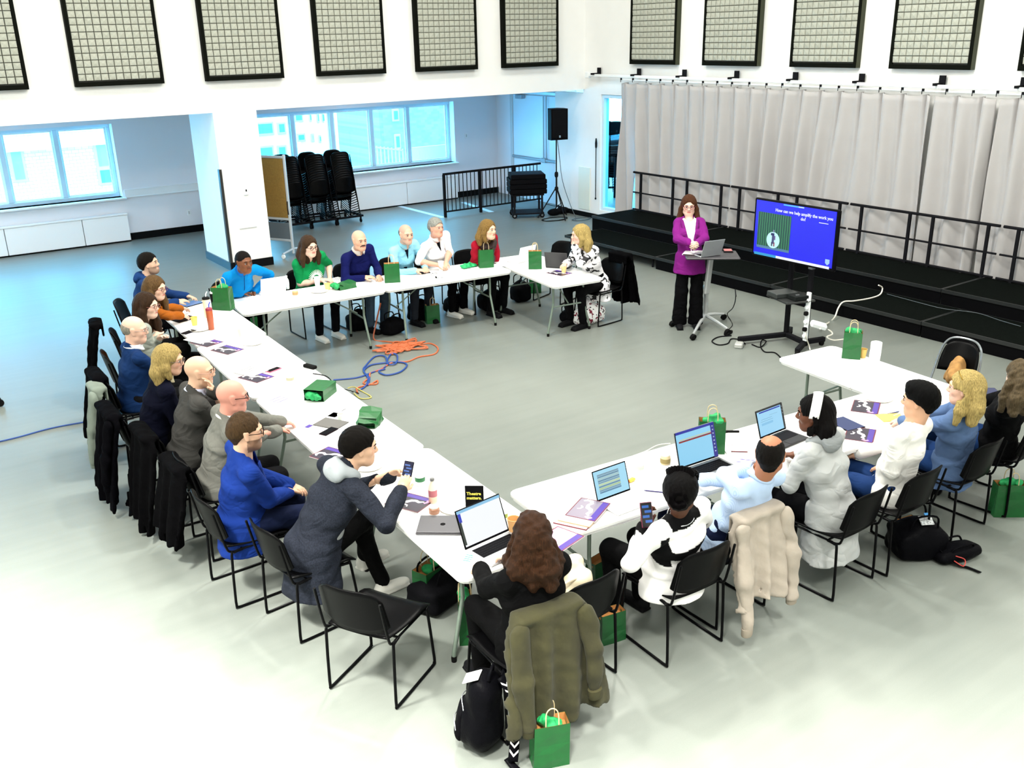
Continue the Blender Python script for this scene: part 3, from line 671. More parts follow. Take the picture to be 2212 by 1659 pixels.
# ---- stacks of chairs on dollies (each stacked chair a thing, too small to show its parts)
def one_chair_mesh():
    m = MB(); mats = [plast, tubeb]
    for key, mi in ((('leg', -1), 1), (('leg', 1), 1), (('post', -1), 1), (('post', 1), 1), ('seat', 0), ('back', 0)):
        me = CM[key]; m.mi = mi; m.add([tuple(v.co) for v in me.vertices], [tuple(p.vertices) for p in me.polygons])
    m.nofix = True; return m.mesh('stacked_chair', mats, 'full')
OCM = one_chair_mesh()
def stack(x, y, yaw, n, label, grp, dz=.046, dy=.012, z0=.17, tilt=0):
    a = math.radians(yaw)
    for i in range(n):
        o = link('stacking_chair', OCM, None, (x+math.cos(a)*dy*i, y+math.sin(a)*dy*i, z0+dz*i), (-.28, 0, a-math.pi/2)); lb = label
        if i == n-1: lb = 'topmost chair, '+label
        elif i == 0: lb = 'lowest chair, '+label
        else: lb = ('second third fourth fifth sixth seventh eighth ninth tenth eleventh twelfth thirteenth'.split()[n-2-i])+' from the top, '+label
        tag(o, lb, 'chair', grp)
def dolly(x, y, label):
    e = empty('chair_dolly', (x, y, 0), 0, label, 'dolly', 'dollies under the stacked chairs')
    f = MB()
    for sy in (-.42, .42): f.box((0, sy, .15), (.62, .04, .04))
    for sx in (-.29, .29): f.box((sx, 0, .15), (.04, .84, .04))
    f.build('frame', bm_, e)
    for sx in (-.27, .27):
        for sy in (-.38, .38): MB().lathe([(.02, -.012), (.045, -.010), (.045, .010), (.02, .012)], (sx, sy, .047), 14, Ry(math.pi/2)).build('caster', bm_, e, True); MB().box((sx, sy, .10), (.03, .03, .06)).build('caster_fork', bm_, e)
SX = (7.62, 8.20, 8.78)
for i, x in enumerate(SX):
    dolly(x, 18.95, ['black dolly under the left stack of chairs', 'black dolly under the middle stack of chairs', 'black dolly under the right stack of chairs'][i])
    stack(x, 18.50, 90, 12, ['black chair in the %s stack below the right window' % w for w in ('left', 'middle', 'right')][i], 'chairs of the %s stack' % ('left', 'middle', 'right')[i])
    stack(x+.02, 19.5, -90, 12, ['black chair in the back %s stack against the window' % w for w in ('left', 'middle', 'right')][i], 'chairs of the back %s stack' % ('left', 'middle', 'right')[i])
# next room: stacks of blue-lit chairs and a rail
navyp = mat('chair_navy', (.004, .012, .06), .35); 
for i, (px, py) in enumerate(((1314, 408), (1336, 410))):
    x, y, _ = at(px, py); stack(x, y, 215, 14, ['dark chair in the stack seen through the doorway opening', 'dark chair in the stack half hidden by the curtain'][i], ['stack seen through the opening', 'stack half hidden by the curtain'][i], .060, .016, .10)
q = at(1306, 428); e = empty('low_railing', tuple(q), math.radians(-30), 'low dark railing in the next room in front of stacked chairs', 'railing')
for z in (.25, .92): MB().box((-.5, 0, z), (1.5, .045, .045)).build('rail', bm_, e)
for x in (-1.2, -.5, .24): MB().box((x, 0, .47), (.045, .045, .94)).build('post', bm_, e)
for k in range(8): MB().box((-1.1+.17*k, 0, .58), (.016, .016, .66)).build('baluster', bm_, e)
# ---- pin board on wheels
b0 = np.array([6.03, 17.32, 0]); b1 = np.array([6.58, 16.36, 0]); bc_ = (b0+b1)/2; bdir = b1-b0; bl = 1.07; ang = math.atan2(bdir[1], bdir[0])
e = empty('pin_board', tuple(bc_), ang, 'mobile cork pin board with grey metal frame beside the pillar', 'pin board'); cork = mat('cork', '#8a6a2c', .8, noise=.12, nscale=40); boardg = mat('board_grey', '#59636a', .6)
MB().box((0, 0, 1.22), (bl-.06, .03, 1.05)).build('cork_panel', cork, e); MB().box((0, 0, .44), (bl-.06, .02, .32)).build('lower_panel', boardg, e)
for x in (-bl/2, bl/2): MB().box((x, 0, .93), (.045, .05, 1.78), ch=.01).build('upright', alu, e)
for z in (1.77, .67, .28): MB().box((0, 0, z), (bl-.05, .04, .045), ch=.008).build('crossbar', alu, e)
for x in (-bl/2, bl/2):
    ya_ = -.30 if x > 0 else -.04
    l = MB().tube([(x, ya_, .09), (x, 0, .13), (x, .30, .09)], .02, 8).build('foot', alu, e, True)
    for y in ((-.29, .29) if x > 0 else (.29,)): MB().lathe([(.01, -.014), (.04, -.012), (.04, .012), (.01, .014)], (x, y, .042), 14, Rx(math.pi/2)).build('caster', whitegloss, l, True)
MB().tube([(bl/2+.01, -.04, 1.0), (bl/2+.01, -.05, .88), (bl/2+.01, -.04, .76)], .008, 6).build('handle', bm_, e, True)
# ---- loudspeaker, its stand, cables
spx, spy = 12.46, 16.10
e = empty('speaker_stand', (spx, spy, 0), 0, 'black tripod speaker stand in front of the white wall', 'stand')
MB().tube([(0, 0, .25), (0, 0, .95)], .019, 10).build('lower_tube', bm_, e, True); MB().tube([(0, 0, .9), (0, 0, 1.66)], .014, 10).build('pole', bm_, e, True)
MB().lathe([(.03, 0), (.04, .03), (.04, .08), (.03, .11)], (0, 0, .88), 12).build('collar', bm_, e, True); MB().lathe([(.03, 0), (.04, .02), (.04, .06), (.03, .08)], (0, 0, .60), 12).build('hub', bm_, e, True)
for a in (20, 140, 260):
    c, s = math.cos(math.radians(a)), math.sin(math.radians(a)); MB().tube([(.03*c, .03*s, .63), (.40*c, .40*s, .02)], .012, 8).build('leg', bm_, e, True); MB().tube([(.02*c, .02*s, .27), (.22*c, .22*s, .31)], .007, 6).build('brace', bm_, e, True)
sp = empty('loudspeaker', (spx, spy, 1.66), math.radians(-12), 'black loudspeaker box on the tripod stand', 'loudspeaker')
m = MB(); m.prism([(-.19, -.16), (.19, -.16), (.185, .02), (.11, .17), (-.11, .17), (-.185, .02)], 0, .62); m.build('cabinet', mat('speaker_black', (.004, .004, .005), .5), sp)
MB().box((0, -.166, .32), (.34, .012, .56), ch=.01).build('grille', mat('grille', (.006, .006, .007), .7), sp); MB().box((.0, -.176, .07), (.035, .006, .045), ch=.004).build('badge', mat('badge', '#8a9aa4', .4), sp)
for z in (.2, .42): MB().box((.19, .04, z), (.02, .12, .04), ch=.006).build('side_grip', bm_, sp)
def cord(name, pts, r, m, label, cat='cord', grp=None, n=6):
    pts = [np.array(p, float) for p in pts]; c = np.mean(pts, axis=0); c[2] = 0
    o = MB().tube(smooth_path([p-c for p in pts], n), r, 6).build(name, m, None, True, tuple(c)); return tag(o, label, cat, grp)
blk = mat('cable_black', (.006, .006, .007), .5); wht = mat('cable_white', '#e6e2d6', .5); org = mat('cable_orange', '#b05a34', .5); blu = mat('cable_blue', '#1c3f86', .45); yel = mat('cable_yellow', '#b9b060', .5)
cord('speaker_cable', [(spx+.08, spy+.08, 1.70), (spx+.12, spy+.05, 1.3), (spx+.16, spy, .8), (spx+.30, spy-.08, .3), (spx+.36, spy-.2, .02), (spx+.2, spy-.4, .012)], .007, mat('cable_grey', '#4c565c', .5), 'grey cable hanging from the loudspeaker to the floor')
def coil(cx, cy, r, n, m, label, name='cable_coil', sq=.6, th=.007):
    pts = [(cx+r*(1+.08*math.sin(k*1.7))*math.cos(k*.52), cy+sq*r*(1+.08*math.cos(k*1.3))*math.sin(k*.52), th+.0022*(k/12)) for k in range(n*12)]
    return cord(name, pts, th, m, label, 'cable', None, 3)
q = at(1198, 474); coil(q[0], q[1], .30, 3, blk, 'coil of black cable on the floor under the loudspeaker stand')
q = at(1256, 474); coil(q[0], q[1], .22, 2, mat('cable_grey', '#4c565c', .5), 'thin grey cable loop on the floor by the skirting')
e = empty('sandbag', tuple(at(1206, 463)), .2, 'black sandbag behind the loudspeaker stand', 'sandbag'); s = SDF((-.35, -.2, -.01), (.35, .2, .2), .02); s.ell((-.14, 0, .07), (.17, .13, .075), .05); s.ell((.14, 0, .07), (.17, .13, .075), .05); s.cut((0, 0, 0), (0, 0, 1)); sdf_obj('bag_body', s, mat('bag_black', (.004, .004, .005), .6, bump=.3), e); MB().tube([(-.12, 0, .13), (0, 0, .2), (.12, 0, .13)], .012, 6).build('handle', blk, e, True)
# stack of black platforms on a cart
e = empty('equipment_cart', (12.15, 16.75, 0), math.radians(-28), 'black cart with casters carrying black boxes by the railing', 'cart')
for z in (.10, .50): MB().box((0, 0, z), (.68, .52, .035)).build('shelf', bm_, e)
for sx in (-.30, .30):
    for sy in (-.22, .22):
        MB().box((sx, sy, .31), (.04, .04, .40)).build('post', bm_, e); MB().lathe([(.015, -.018), (.055, -.016), (.055, .016), (.015, .018)], (sx, sy, .058), 14, Rx(math.pi/2)).build('caster', blk, e, True); MB().lathe([(.004, -.02), (.025, -.019), (.025, .019), (.004, .02)], (sx, sy, .058), 12, Rx(math.pi/2)).build('wheel_hub', chrome, e, True)
for k, (lb) in enumerate(('lowest black box on the cart by the railing', 'second black box on the cart by the railing', 'third black box on the cart by the railing', 'topmost black box on the cart by the railing')):
    w = .80 if k < 3 else .74; o = MB().box((0, 0, .052), (w, .60, .098), ch=.012).build('equipment_case', mat('case_black', (.004, .004, .005), .5), None, False, (12.15, 16.75, .52+.105*k), (0, 0, math.radians(-28))); tag(o, lb, 'case', 'black boxes stacked on the cart')
    MB().box((0, 0, .101), (w-.08, .5, .004)).build('lid_rib', bm_, o)
# ---- TV on its cart
tvc = atX(1714, 505, 9.19); tvx, tvy = 9.19, float(tvc[1]); tv = empty('television', (tvx, tvy, float(tvc[2])), -math.pi/2, 'large flat screen with a blue slide on the black cart', 'television')
MB().box((0, .02, 0), (1.235, .05, .715), ch=.012).build('housing', mat('tv_black', (.004, .004, .005), .3), tv); MB().box((0, .06, 0), (.5, .05, .35)).build('back_mount', bm_, tv)
def em(name, col, s=1.0): return mat('emit_'+name, (0, 0, 0), .4, emit=0) if False else emat(name, col, s)
def emat(name, col, s):
    n = 'emit_'+name
    if n in MATS: return MATS[n]
    m = bpy.data.materials.new(n); m.use_nodes = True; b = m.node_tree.nodes['Principled BSDF']; b.inputs['Base Color'].default_value = (0.01, .01, .01, 1); b.inputs['Roughness'].default_value = .35
    b.inputs['Emission Color'].default_value = lin(col); b.inputs['Emission Strength'].default_value = s; MATS[n] = m; return m
scr = MB().box((0, -.006, .01), (1.17, .004, .655)).build('screen', emat('blue', '#0608f8', 1.0), tv)
def onscr(parent, x, z, w, h, m, name, d=.0012, y0=-.0092, rot=0):
    return MB().box((x, y0, z), (w, d, h), R=Ry(rot)).build(name, m, parent)
def text(parent, s, x, z, size, m, name='lettering', y=-.0098, align='LEFT', rot=(math.pi/2, 0, 0), ext=.0006, bold=.0):
    c = bpy.data.curves.new(name, 'FONT'); c.body = s; c.size = size; c.extrude = ext; c.align_x = align; c.offset = bold; c.materials.append(m); c.resolution_u = 2
    t = bpy.data.objects.new(name, c); C.objects.link(t); bpy.context.view_layer.update(); me = bpy.data.meshes.new_from_object(t.evaluated_get(bpy.context.evaluated_depsgraph_get()))
    bpy.data.objects.remove(t); bpy.data.curves.remove(c); me.name = name
    return link(name, me, parent, (x, y, z), rot)
wt = emat('white', '#f4f8ff', 1.0)
onscr(scr, -.02, .325, .30, .016, emat('cyan', '#58c8ff', 1), 'title_bar'); onscr(scr, .09, .325, .08, .012, wt, 'tab')
text(scr, 'How can we help amplify the work you', .13, .232, .052, wt, align='CENTER', bold=.0012); text(scr, 'do?', .13, .175, .052, wt, align='CENTER', bold=.0012)
onscr(scr, .42, .185, .13, .008, wt, 'small_line')
pm = bpy.data.materials.new('slide_picture'); pm.use_nodes = True; nt = pm.node_tree; b = nt.nodes['Principled BSDF']; wv = nt.nodes.new('ShaderNodeTexWave'); wv.inputs['Scale'].default_value = 9; wv.inputs['Distortion'].default_value = 1.5; tc = nt.nodes.new('ShaderNodeTexCoord'); nt.links.new(tc.outputs['Object'], wv.inputs['Vector'])
cr = nt.nodes.new('ShaderNodeValToRGB'); cr.color_ramp.elements[0].color = lin('#0a3a44'); cr.color_ramp.elements[1].color = lin('#3f8f62'); nt.links.new(wv.outputs['Fac'], cr.inputs[0]); nt.links.new(cr.outputs[0], b.inputs['Emission Color']); b.inputs['Emission Strength'].default_value = .9; b.inputs['Base Color'].default_value = (0, 0, 0, 1)
onscr(scr, -.29, -.02, .50, .44, pm, 'slide_picture'); onscr(scr, -.29, -.225, .50, .03, emat('stagefloor', '#5a8fb8', .8), 'picture_floor', y0=-.0094)
MB().lathe([(.001, 0), (.10, .0008), (.10, .0016), (.001, .002)], (-.29, -.0095, -.12), 24, Rx(math.pi/2)).build('spot', emat('spot', '#c8fbff', 1), scr)
for x, z, w, h, c in ((-.29, -.10, .035, .13, '#4a4f86'), (-.27, -.09, .03, .05, '#7a6aa8'), (-.30, -.05, .05, .03, '#39406f'), (-.285, -.01, .022, .028, '#8a90b8'), (-.305, -.17, .018, .05, '#3a2f5f'), (-.27, -.17, .018, .05, '#b0506a')): onscr(scr, x, z, w, h, emat('fig'+c, c, .8), 'figure', y0=-.0125)
onscr(scr, .0, -.318, 1.1, .03, wt, 'task_bar'); onscr(scr, -.40, -.318, .34, .031, emat('tb', '#2aa0d8', 1), 'task_icons', y0=-.0096)
MB().prism([(-.03, .035), (.03, .035), (.03, -.01), (0, -.035), (-.03, -.01)], 0, .001, T=lambda v: np.array([.52+v[0], -.0105-v[2], -.255+v[1]])).build('shield_logo', emat('shield', '#a8d4f8', 1), scr)
tc_ = empty('television_cart', (9.45, 7.45, 0), 0, 'black cart with two columns and a shelf holding the screen', 'cart'); tcp = np.array([9.45, 7.45, 0])
A_, B_ = at(1697, 732)-tcp, at(1738, 752)-tcp
for q in (A_, B_): MB().box((q[0], q[1], .70), (.055, .055, 1.34), ch=.008).build('column', bm_, tc_)
for q in (A_, B_): MB().box((q[0], q[1], 1.02), (.06, .06, .03)).build('collar', chrome, tc_)
for a, b in (((1598, 744), (1700, 733)), ((1697, 733), (1738, 752)), ((1738, 750), (1776, 744)), ((1738, 750), (1722, 768)), ((1697, 733), (1706, 722))):
    a, b = at(*a)-tcp, at(*b)-tcp; L = np.linalg.norm(b-a); an = math.atan2(b[1]-a[1], b[0]-a[0]); MB().box(tuple((a+b)/2+np.array([0, 0, .07])), (L+.05, .06, .06), R=Rz(an), ch=.008).build('foot_bar', bm_, tc_)
for px in ((1600, 746), (1774, 746), (1722, 770), (1706, 722)):
    q = at(*px)-tcp; MB().lathe([(.01, -.02), (.032, -.018), (.032, .018), (.01, .02)], (q[0], q[1], .033), 12, Rx(math.pi/2)).build('caster', rub, tc_, True)
shz = .62; q = (A_+B_)/2; MB().box((q[0]-.16, q[1], shz), (.40, .46, .025), R=Rz(-.3), ch=.006).build('shelf', mat('shelf_black', (.02, .022, .022), .4), tc_)
MB().box((q[0]-.10, q[1], 1.32), (.22, .45, .10)).build('mount_bar', bm_, tc_)
qq = tcp+q
o = MB().box((0, 0, .03), (.30, .22, .055), ch=.006).build('media_box', mat('box_grey', (.03, .035, .035), .4), None, False, (qq[0]-.20, qq[1]+.10, shz+.013), (0, 0, -.3)); tag(o, 'flat dark box on the left part of the screen cart shelf', 'box')
o = MB().box((0, 0, .03), (.24, .18, .055), ch=.006).build('media_tray', mat('tray_dark', (.012, .014, .014), .4), None, False, (qq[0]-.16, qq[1]-.13, shz+.013), (0, 0, -.3)); tag(o, 'dark open tray with small parts on the right part of the screen cart shelf', 'tray'); MB().box((-.05, -.03, .062), (.05, .02, .01)).build('remote', chrome, o)
# power strip on the column, cords round the cart
st_ = empty('power_strip', tuple(tcp+B_+np.array([-.045, -.03, .30])), 0, 'white power strip with plugs on the right column of the screen cart', 'power strip'); MB().box((0, 0, .12), (.03, .06, .62), ch=.006).build('strip', whitegloss, st_)
for k in range(6): MB().lathe([(.004, 0), (.026, .002), (.026, .02), (.01, .024)], (-.014, 0, -.12+.09*k), 12, Ry(-math.pi/2)).build('socket', whitegloss, st_, True)
for k in (1, 3): MB().box((-.04, -.01, -.13+.10*k), (.05, .05, .05), ch=.01).build('plug', rub, st_)
Bw = tcp+B_
o = MB().box((0, 0, 0), (.20, .09, .07), ch=.015).build('power_adapter', whitegloss, None, False, tuple(Bw+np.array([.02, -.16, .33])), (.3, .3, -.6)); tag(o, 'white power adapter hanging beside the screen cart column', 'adapter')
cord('extension_cord', [Bw+(.0, -.2, .33), at(1790, 697), at(1803, 685, .05), at(1811, 665, .15), at(1822, 652, .22), (at(1845, 650, .22)), at(1880, 644, .215), at(1901, 636, .24), at(1906, 622, .30), at(1898, 616, .36)], .010, wht, 'white cord running from the screen cart up onto the stage')
cord('extension_cord', [Bw+(.0, -.2, .3), at(1775, 708), at(1792, 714), at(1798, 722), at(1786, 728), at(1800, 735), at(1822, 733)], .010, wht, 'white cord looping on the floor toward the right table')
cord('extension_cord', [Bw+(-.03, -.02, .25), at(1740, 725, .2), at(1747, 745, .05), at(1750, 756)], .008, wht, 'short white cord hanging down the cart column')
cord('thin_white_cable', [at(1916, 635, .22), at(1990, 655, .22), at(2040, 667, .21), at(2110, 676, .21), at(2160, 692, .21), at(2205, 705, .21)], .004, mat('cable_grey', '#4c565c', .5), 'thin pale cable lying along the low stage platform')
Z = .008
cord('black_cable', [at(1590, 640, .9), at(1588, 625, .7), at(1589, 645, .5), at(1583, 665, .3), at(1571, 678, .05), at(1578, 692), at(1582, 703), at(1572, 714), at(1565, 722)], .006, blk, 'thin black cable hanging beside the presenter cart to the floor')
cord('black_cable', [at(1580, 725, Z), at(1552, 728, Z), at(1538, 737, Z), at(1552, 745, Z), at(1572, 742, Z), at(1580, 732, Z), at(1602, 733, Z), at(1622, 729, Z)], .008, blk, 'black cable loop on the floor between the two carts')
cord('black_cable', [at(1624, 744, Z), at(1642, 750, Z), at(1655, 738, .03), at(1646, 735, .03), at(1643, 748, Z), at(1652, 760, Z), at(1674, 762, Z), at(1690, 776, Z), at(1700, 782, Z)], .008, blk, 'black cable curling on the floor under the screen cart')
o = MB().box((0, 0, .02), (.16, .07, .04), ch=.008).build('power_brick', rub, None, False, tuple(at(1573, 722)), (0, 0, .4)); tag(o, 'black power brick on the floor by the cart wheel', 'power brick')
o = MB().box((0, 0, .03), (.14, .10, .06), R=Rz(.6), ch=.012).build('plug_cluster', mat('plug_grey', '#a8aaa6', .5), None, False, tuple(at(1596, 750))); tag(o, 'grey plug adapter lying on the floor left of the screen cart', 'plug'); MB().tube([(.05, .05, .05), (.12, .0, .02), (.18, .1, .01)], .007, 6).build('plug_cord', blk, o, True)
# ---- presenter's cart
silver = mat('silver_paint', '#b9bdbe', .35, .35); pc = at(1522, 697); pcart = empty('presenter_cart', tuple(pc), 0, 'silver height adjustable cart with grey top in front of the presenter', 'cart')
hz = 1.04; c4 = [at(*p, hz) for p in ((1469, 549), (1479, 561), (1603, 553), (1583, 537))]; tcen = np.mean(c4, 0); 
m = MB(); pl = [((p-tcen)[0]*.97, (p-tcen)[1]*.97) for p in c4]; e2 = (tcen-pc)
ctop = at(1537, 549, hz); tp_a = math.radians(-40)
MB().box((0, 0, -.014), (.68, .44, .028), R=Rz(tp_a), ch=.014).build('top', mat('cart_top', '#3a383c', .5), pcart, False, tuple(ctop-pc))
MB().tube([(0, 0, .10), (0, 0, .48)], .033, 14).build('lower_column', silver, pcart, True)
MB().box(tuple((ctop-pc)*np.array([.5, .5, 0])+np.array([0, 0, .74])), (.085, .05, .56), R=Rx(.0)@Ry(.10), ch=.012).build('arm', silver, pcart)
MB().lathe([(.035, 0), (.045, .02), (.045, .05), (.03, .07)], (0, 0, .46), 14).build('joint', silver, pcart, True)
for px in ((1452, 706), (1497, 735), (1571, 724), (1563, 691)):
    q = at(*px)-pc; MB().tube([(0, 0, .11), tuple(q*.5+np.array([0, 0, .105])), tuple(q+np.array([0, 0, .085]))], [.026, .022, .016], 8).build('foot', silver, pcart, True)
    MB().lathe([(.012, -.022), (.042, -.02), (.042, .02), (.012, .022)], (q[0], q[1], .043), 14, Rx(math.pi/2)@Rx(.3)).build('caster', rub, pcart, True)
# ---- the small wheel at the left edge
o = empty('caster_wheel', tuple(at(2, 878)), 0, 'small black wheel at the left edge of the floor', 'wheel'); MB().lathe([(.01, -.015), (.04, -.013), (.04, .013), (.01, .015)], (0, 0, .042), 14, Rx(math.pi/2)).build('tyre', rub, o, True); MB().box((-.01, 0, .08), (.05, .05, .05), ch=.01).build('fork', bm_, o)
# ================================================================== THINGS ON THE TABLES AND THE FLOOR
green = mat('bag_green', '#0c5724', .38, noise=.12, nscale=14, bump=.15, bscale=18); kraft = mat('kraft_brown', '#a8743e', .7); tissue = mat('tissue_green', '#0f8f4c', .7, noise=.25, nscale=30); twine = mat('twine', '#c7b48c', .7)
greend = mat('bag_green_dark', '#0a4a1f', .4)
TT = TZ+.001
def bag(pos, yaw, label, w=.20, d=.10, h=.26, tis=True, handles=True, lean=0, slump=0, grp='green paper gift bags', m=green, hbend=0):
    e = empty('gift_bag', tuple(pos), math.radians(yaw), label, 'bag', grp); rg = random.Random(int(pos[0]*100+pos[1]*10)); n = 7
    def ring(z, k):
        t = z/h; pinch = .012*math.sin(math.pi*t)+.02*t*slump; ww, dd = w/2*(1-.02*t), d/2*(1-.10*t)
        sx = lean*z
        return [(-ww+sx, -dd, z), (0+sx, -dd-.004+rg.uniform(-.004, .004), z+(rg.uniform(-.004, .004) if k else 0)), (ww+sx, -dd, z), (ww-pinch*1.2+sx, 0, z-(.02*slump if t > .99 else 0)), (ww+sx, dd, z), (sx, dd, z), (-ww+sx, dd, z), (-ww+pinch*1.2+sx, 0, z)]
    zs = [0, .05*h/.26, h*.35, h*.55, h*.8, h]; m0 = MB(); R_ = [ring(z, i) for i, z in enumerate(zs)]; vs = [v for r in R_ for v in r]; k = 8; fs = [tuple(range(8))[::-1]]
    for i in range(len(zs)-1):
        for j in range(k): fs.append((i*k+j, i*k+(j+1) % k, (i+1)*k+(j+1) % k, (i+1)*k+j))
    m0.nofix = True; m0.add(vs, fs); m0.build('paper_body', m, e)
    m1 = MB(); m1.nofix = True; vi = [(v[0]*.93-.0+lean*h*.07, v[1]*.80, v[2]-.045) for v in R_[-1]]+[(v[0]*.975+lean*h*.025, v[1]*.95, v[2]-.0005) for v in R_[-1]]; fi = []
    for i in range(1):
        for j in range(k): fi.append((i*k+(j+1) % k, i*k+j, (i+1)*k+j, (i+1)*k+(j+1) % k))
    m1.add(vi, fi+[tuple(range(8))]); m1.build('lining', kraft, e)
    if handles:
        for s in (-1, 1):
            sx = lean*h; MB().tube(smooth_path([(-.035+sx, s*d*.42, h-.03), (-.036+sx, s*d*.42, h+.02), (-.03+sx, s*d*.38+hbend*.05, h+.085), (0+sx, s*d*.34+hbend*.07, h+.105), (.03+sx, s*d*.38+hbend*.05, h+.085), (.036+sx, s*d*.42, h+.02), (.035+sx, s*d*.42, h-.03)], 3), .0035, 6).build('handle', twine, e, True)
    if tis:
        s = SDF((-w*.6+lean*h, -d*.7, h-.08), (w*.6+lean*h, d*.7, h+.08), .009); 
        for q in range(7): s.ell((rg.uniform(-.25, .25)*w+lean*h, rg.uniform(-.2, .2)*d, h-.01+rg.uniform(-.01, .025)), (.035, .03, .03), .006)
        s.wrinkle(.006, 110, int(w*1000)); sdf_obj('tissue_paper', s, tissue, e, 0)
    return e
def onT(px, py, dz=0.0): p = at(px, py, TZ+dz); p[2] = TT+dz; return p
def bag_lying(pos, yaw, label, w=.20, d=.10, h=.26, flat=1.0, tis=True, crumple=0):
    """bag on its back; mouth toward -x"""
    e = empty('gift_bag', tuple(pos), math.radians(yaw), label, 'bag', 'green paper gift bags'); n = 6; rg = random.Random(5); vs = []; 
    for i in range(n):
        t = i/(n-1); x = -h/2+h*t; hh = d*flat*(.55+.45*t) if crumple else d; k = crumple*(1-t)
        for (y, z) in ((-w/2*(1-.15*k), 0), (-w/2*(1-.1*k)+.004, hh*(.5)), (-w/2*(1-.3*k), hh*(1-.25*k)), (0, hh*(1+.02-.1*k)), (w/2*(1-.3*k), hh*(1-.1*k)), (w/2*(1-.1*k)-.004, hh*.5), (w/2*(1-.15*k), 0)):
            vs.append((x+rg.uniform(-.01, .01)*crumple, y+rg.uniform(-.012, .012)*crumple, max(0, z+rg.uniform(-.014, .014)*crumple)))
    fs = []
    for i in range(n-1):
        for j in range(7): a = i*7+j; b = i*7+(j+1) % 7; fs.append((a, a+7, b+7, b))
    fs.append(tuple((n-1)*7+j for j in range(7))); m0 = MB(); m0.nofix = False; m0.add(vs, fs); m0.build('paper_body', green, e)
    MB().box((-h/2+.06, 0, d*.35), (.004, w*.8, d*.6)).build('lining', mat('bag_inside', '#0a3a1a', .7), e)
    if tis:
        s = SDF((-h/2-.09, -w*.6, 0), (-h/2+.08, w*.6, d*1.1), .009)
        for q in range(7): s.ell((-h/2-.0+rg.uniform(-.03, .02), rg.uniform(-.3, .3)*w, .03+rg.uniform(0, .03)), (.035, .035, .028), .006)
        s.wrinkle(.006, 110, 4); s.cut((0, 0, .0), (0, 0, 1)); sdf_obj('tissue_paper', s, tissue, e, 0)
    return e
bag(onT(484, 668), -50, 'green gift bag with green tissue on the far left table by the tumblers', .235, .11, .27, handles=True, grp='green paper gift bags')
bag(onT(848, 609), -26, 'green gift bag standing at the seam of the two back tables', .20, .10, .25, False)
bag(onT(1050, 577), -22, 'green gift bag in front of the woman with the dark scarf', .20, .10, .25, False)
bag(onT(1156, 580), -36, 'green gift bag beside the open dark grey laptop at the back right', .18, .10, .245, False)
bag(onT(1535, 975), -42, 'green gift bag behind the big laptop on the front tables', .20, .10, .26, True)
bag(onT(1838, 772), -55, 'green gift bag with tissue at the free end of the right table', .17, .11, .26, True)
bag_lying(onT(693, 855), 40, 'green gift bag lying on its side on the left row', .19, .10, .27)
bag_lying(onT(798, 916), 48, 'crumpled green gift bag lying open, nearer of the two on the left row', .19, .11, .22, 1.0, False, 1)
bag_lying(onT(744, 622), 8, 'green gift bag lying flat in front of the man in the navy sweater', .19, .085, .25, .9, True, .5)
bag(at(1186, 1643), -22, 'large green gift bag on the floor beside the black backpack', .20, .11, .27, True, lean=.03)
bag(at(1008, 1375), 60, 'dark green gift bag with tissue on the floor under the near table end', .20, .10, .30, True, m=greend)
bag(at(935, 697), -15, 'green gift bag on the floor under the back row tables', .19, .10, .26, False)
bag(at(1156, 632), -30, 'green gift bag on the floor under the back right table', .18, .10, .26, False, m=greend)
bag(at(2172, 1110), -38, 'green gift bag on the floor at the right edge beside the chair legs', .24, .12, .28, True)
bag(at(1955, 1165), -10, 'green gift bag half hidden on the floor under the white sweater chair', .22, .14, .16, False, False)
bag(at(1318, 1380), -10, 'green gift bag on the floor behind the olive coat', .18, .10, .22, False, False, m=greend)
bag(at(935, 1300), 20, 'dark green gift bag hanging open by the legs of the man with the phone', .26, .14, .30, True, True, m=greend)
bag(at(550, 715), -20, 'green gift bag on the floor behind the far left table', .19, .10, .26, False, False)
bag(at(1310, 1372)+np.array([.35, .5, 0]), 10, 'small green bag below the front table edge', .18, .10, .22, False, False, m=greend)
s_ = empty('tissue_heap', tuple(onT(1013, 578)), 0, 'crumpled green tissue paper on the back table beside the green bag', 'tissue'); s = SDF((-.16, -.12, 0), (.16, .12, .12), .009); s.ell((-.05, 0, .03), (.08, .06, .035), .02); s.ell((.06, .02, .02), (.08, .07, .022), .02); s.wrinkle(.012, 60, 9); s.cut((0, 0, .002), (0, 0, 1)); sdf_obj('paper', s, mat('tissue_mint', '#12a05c', .6), s_, 0)
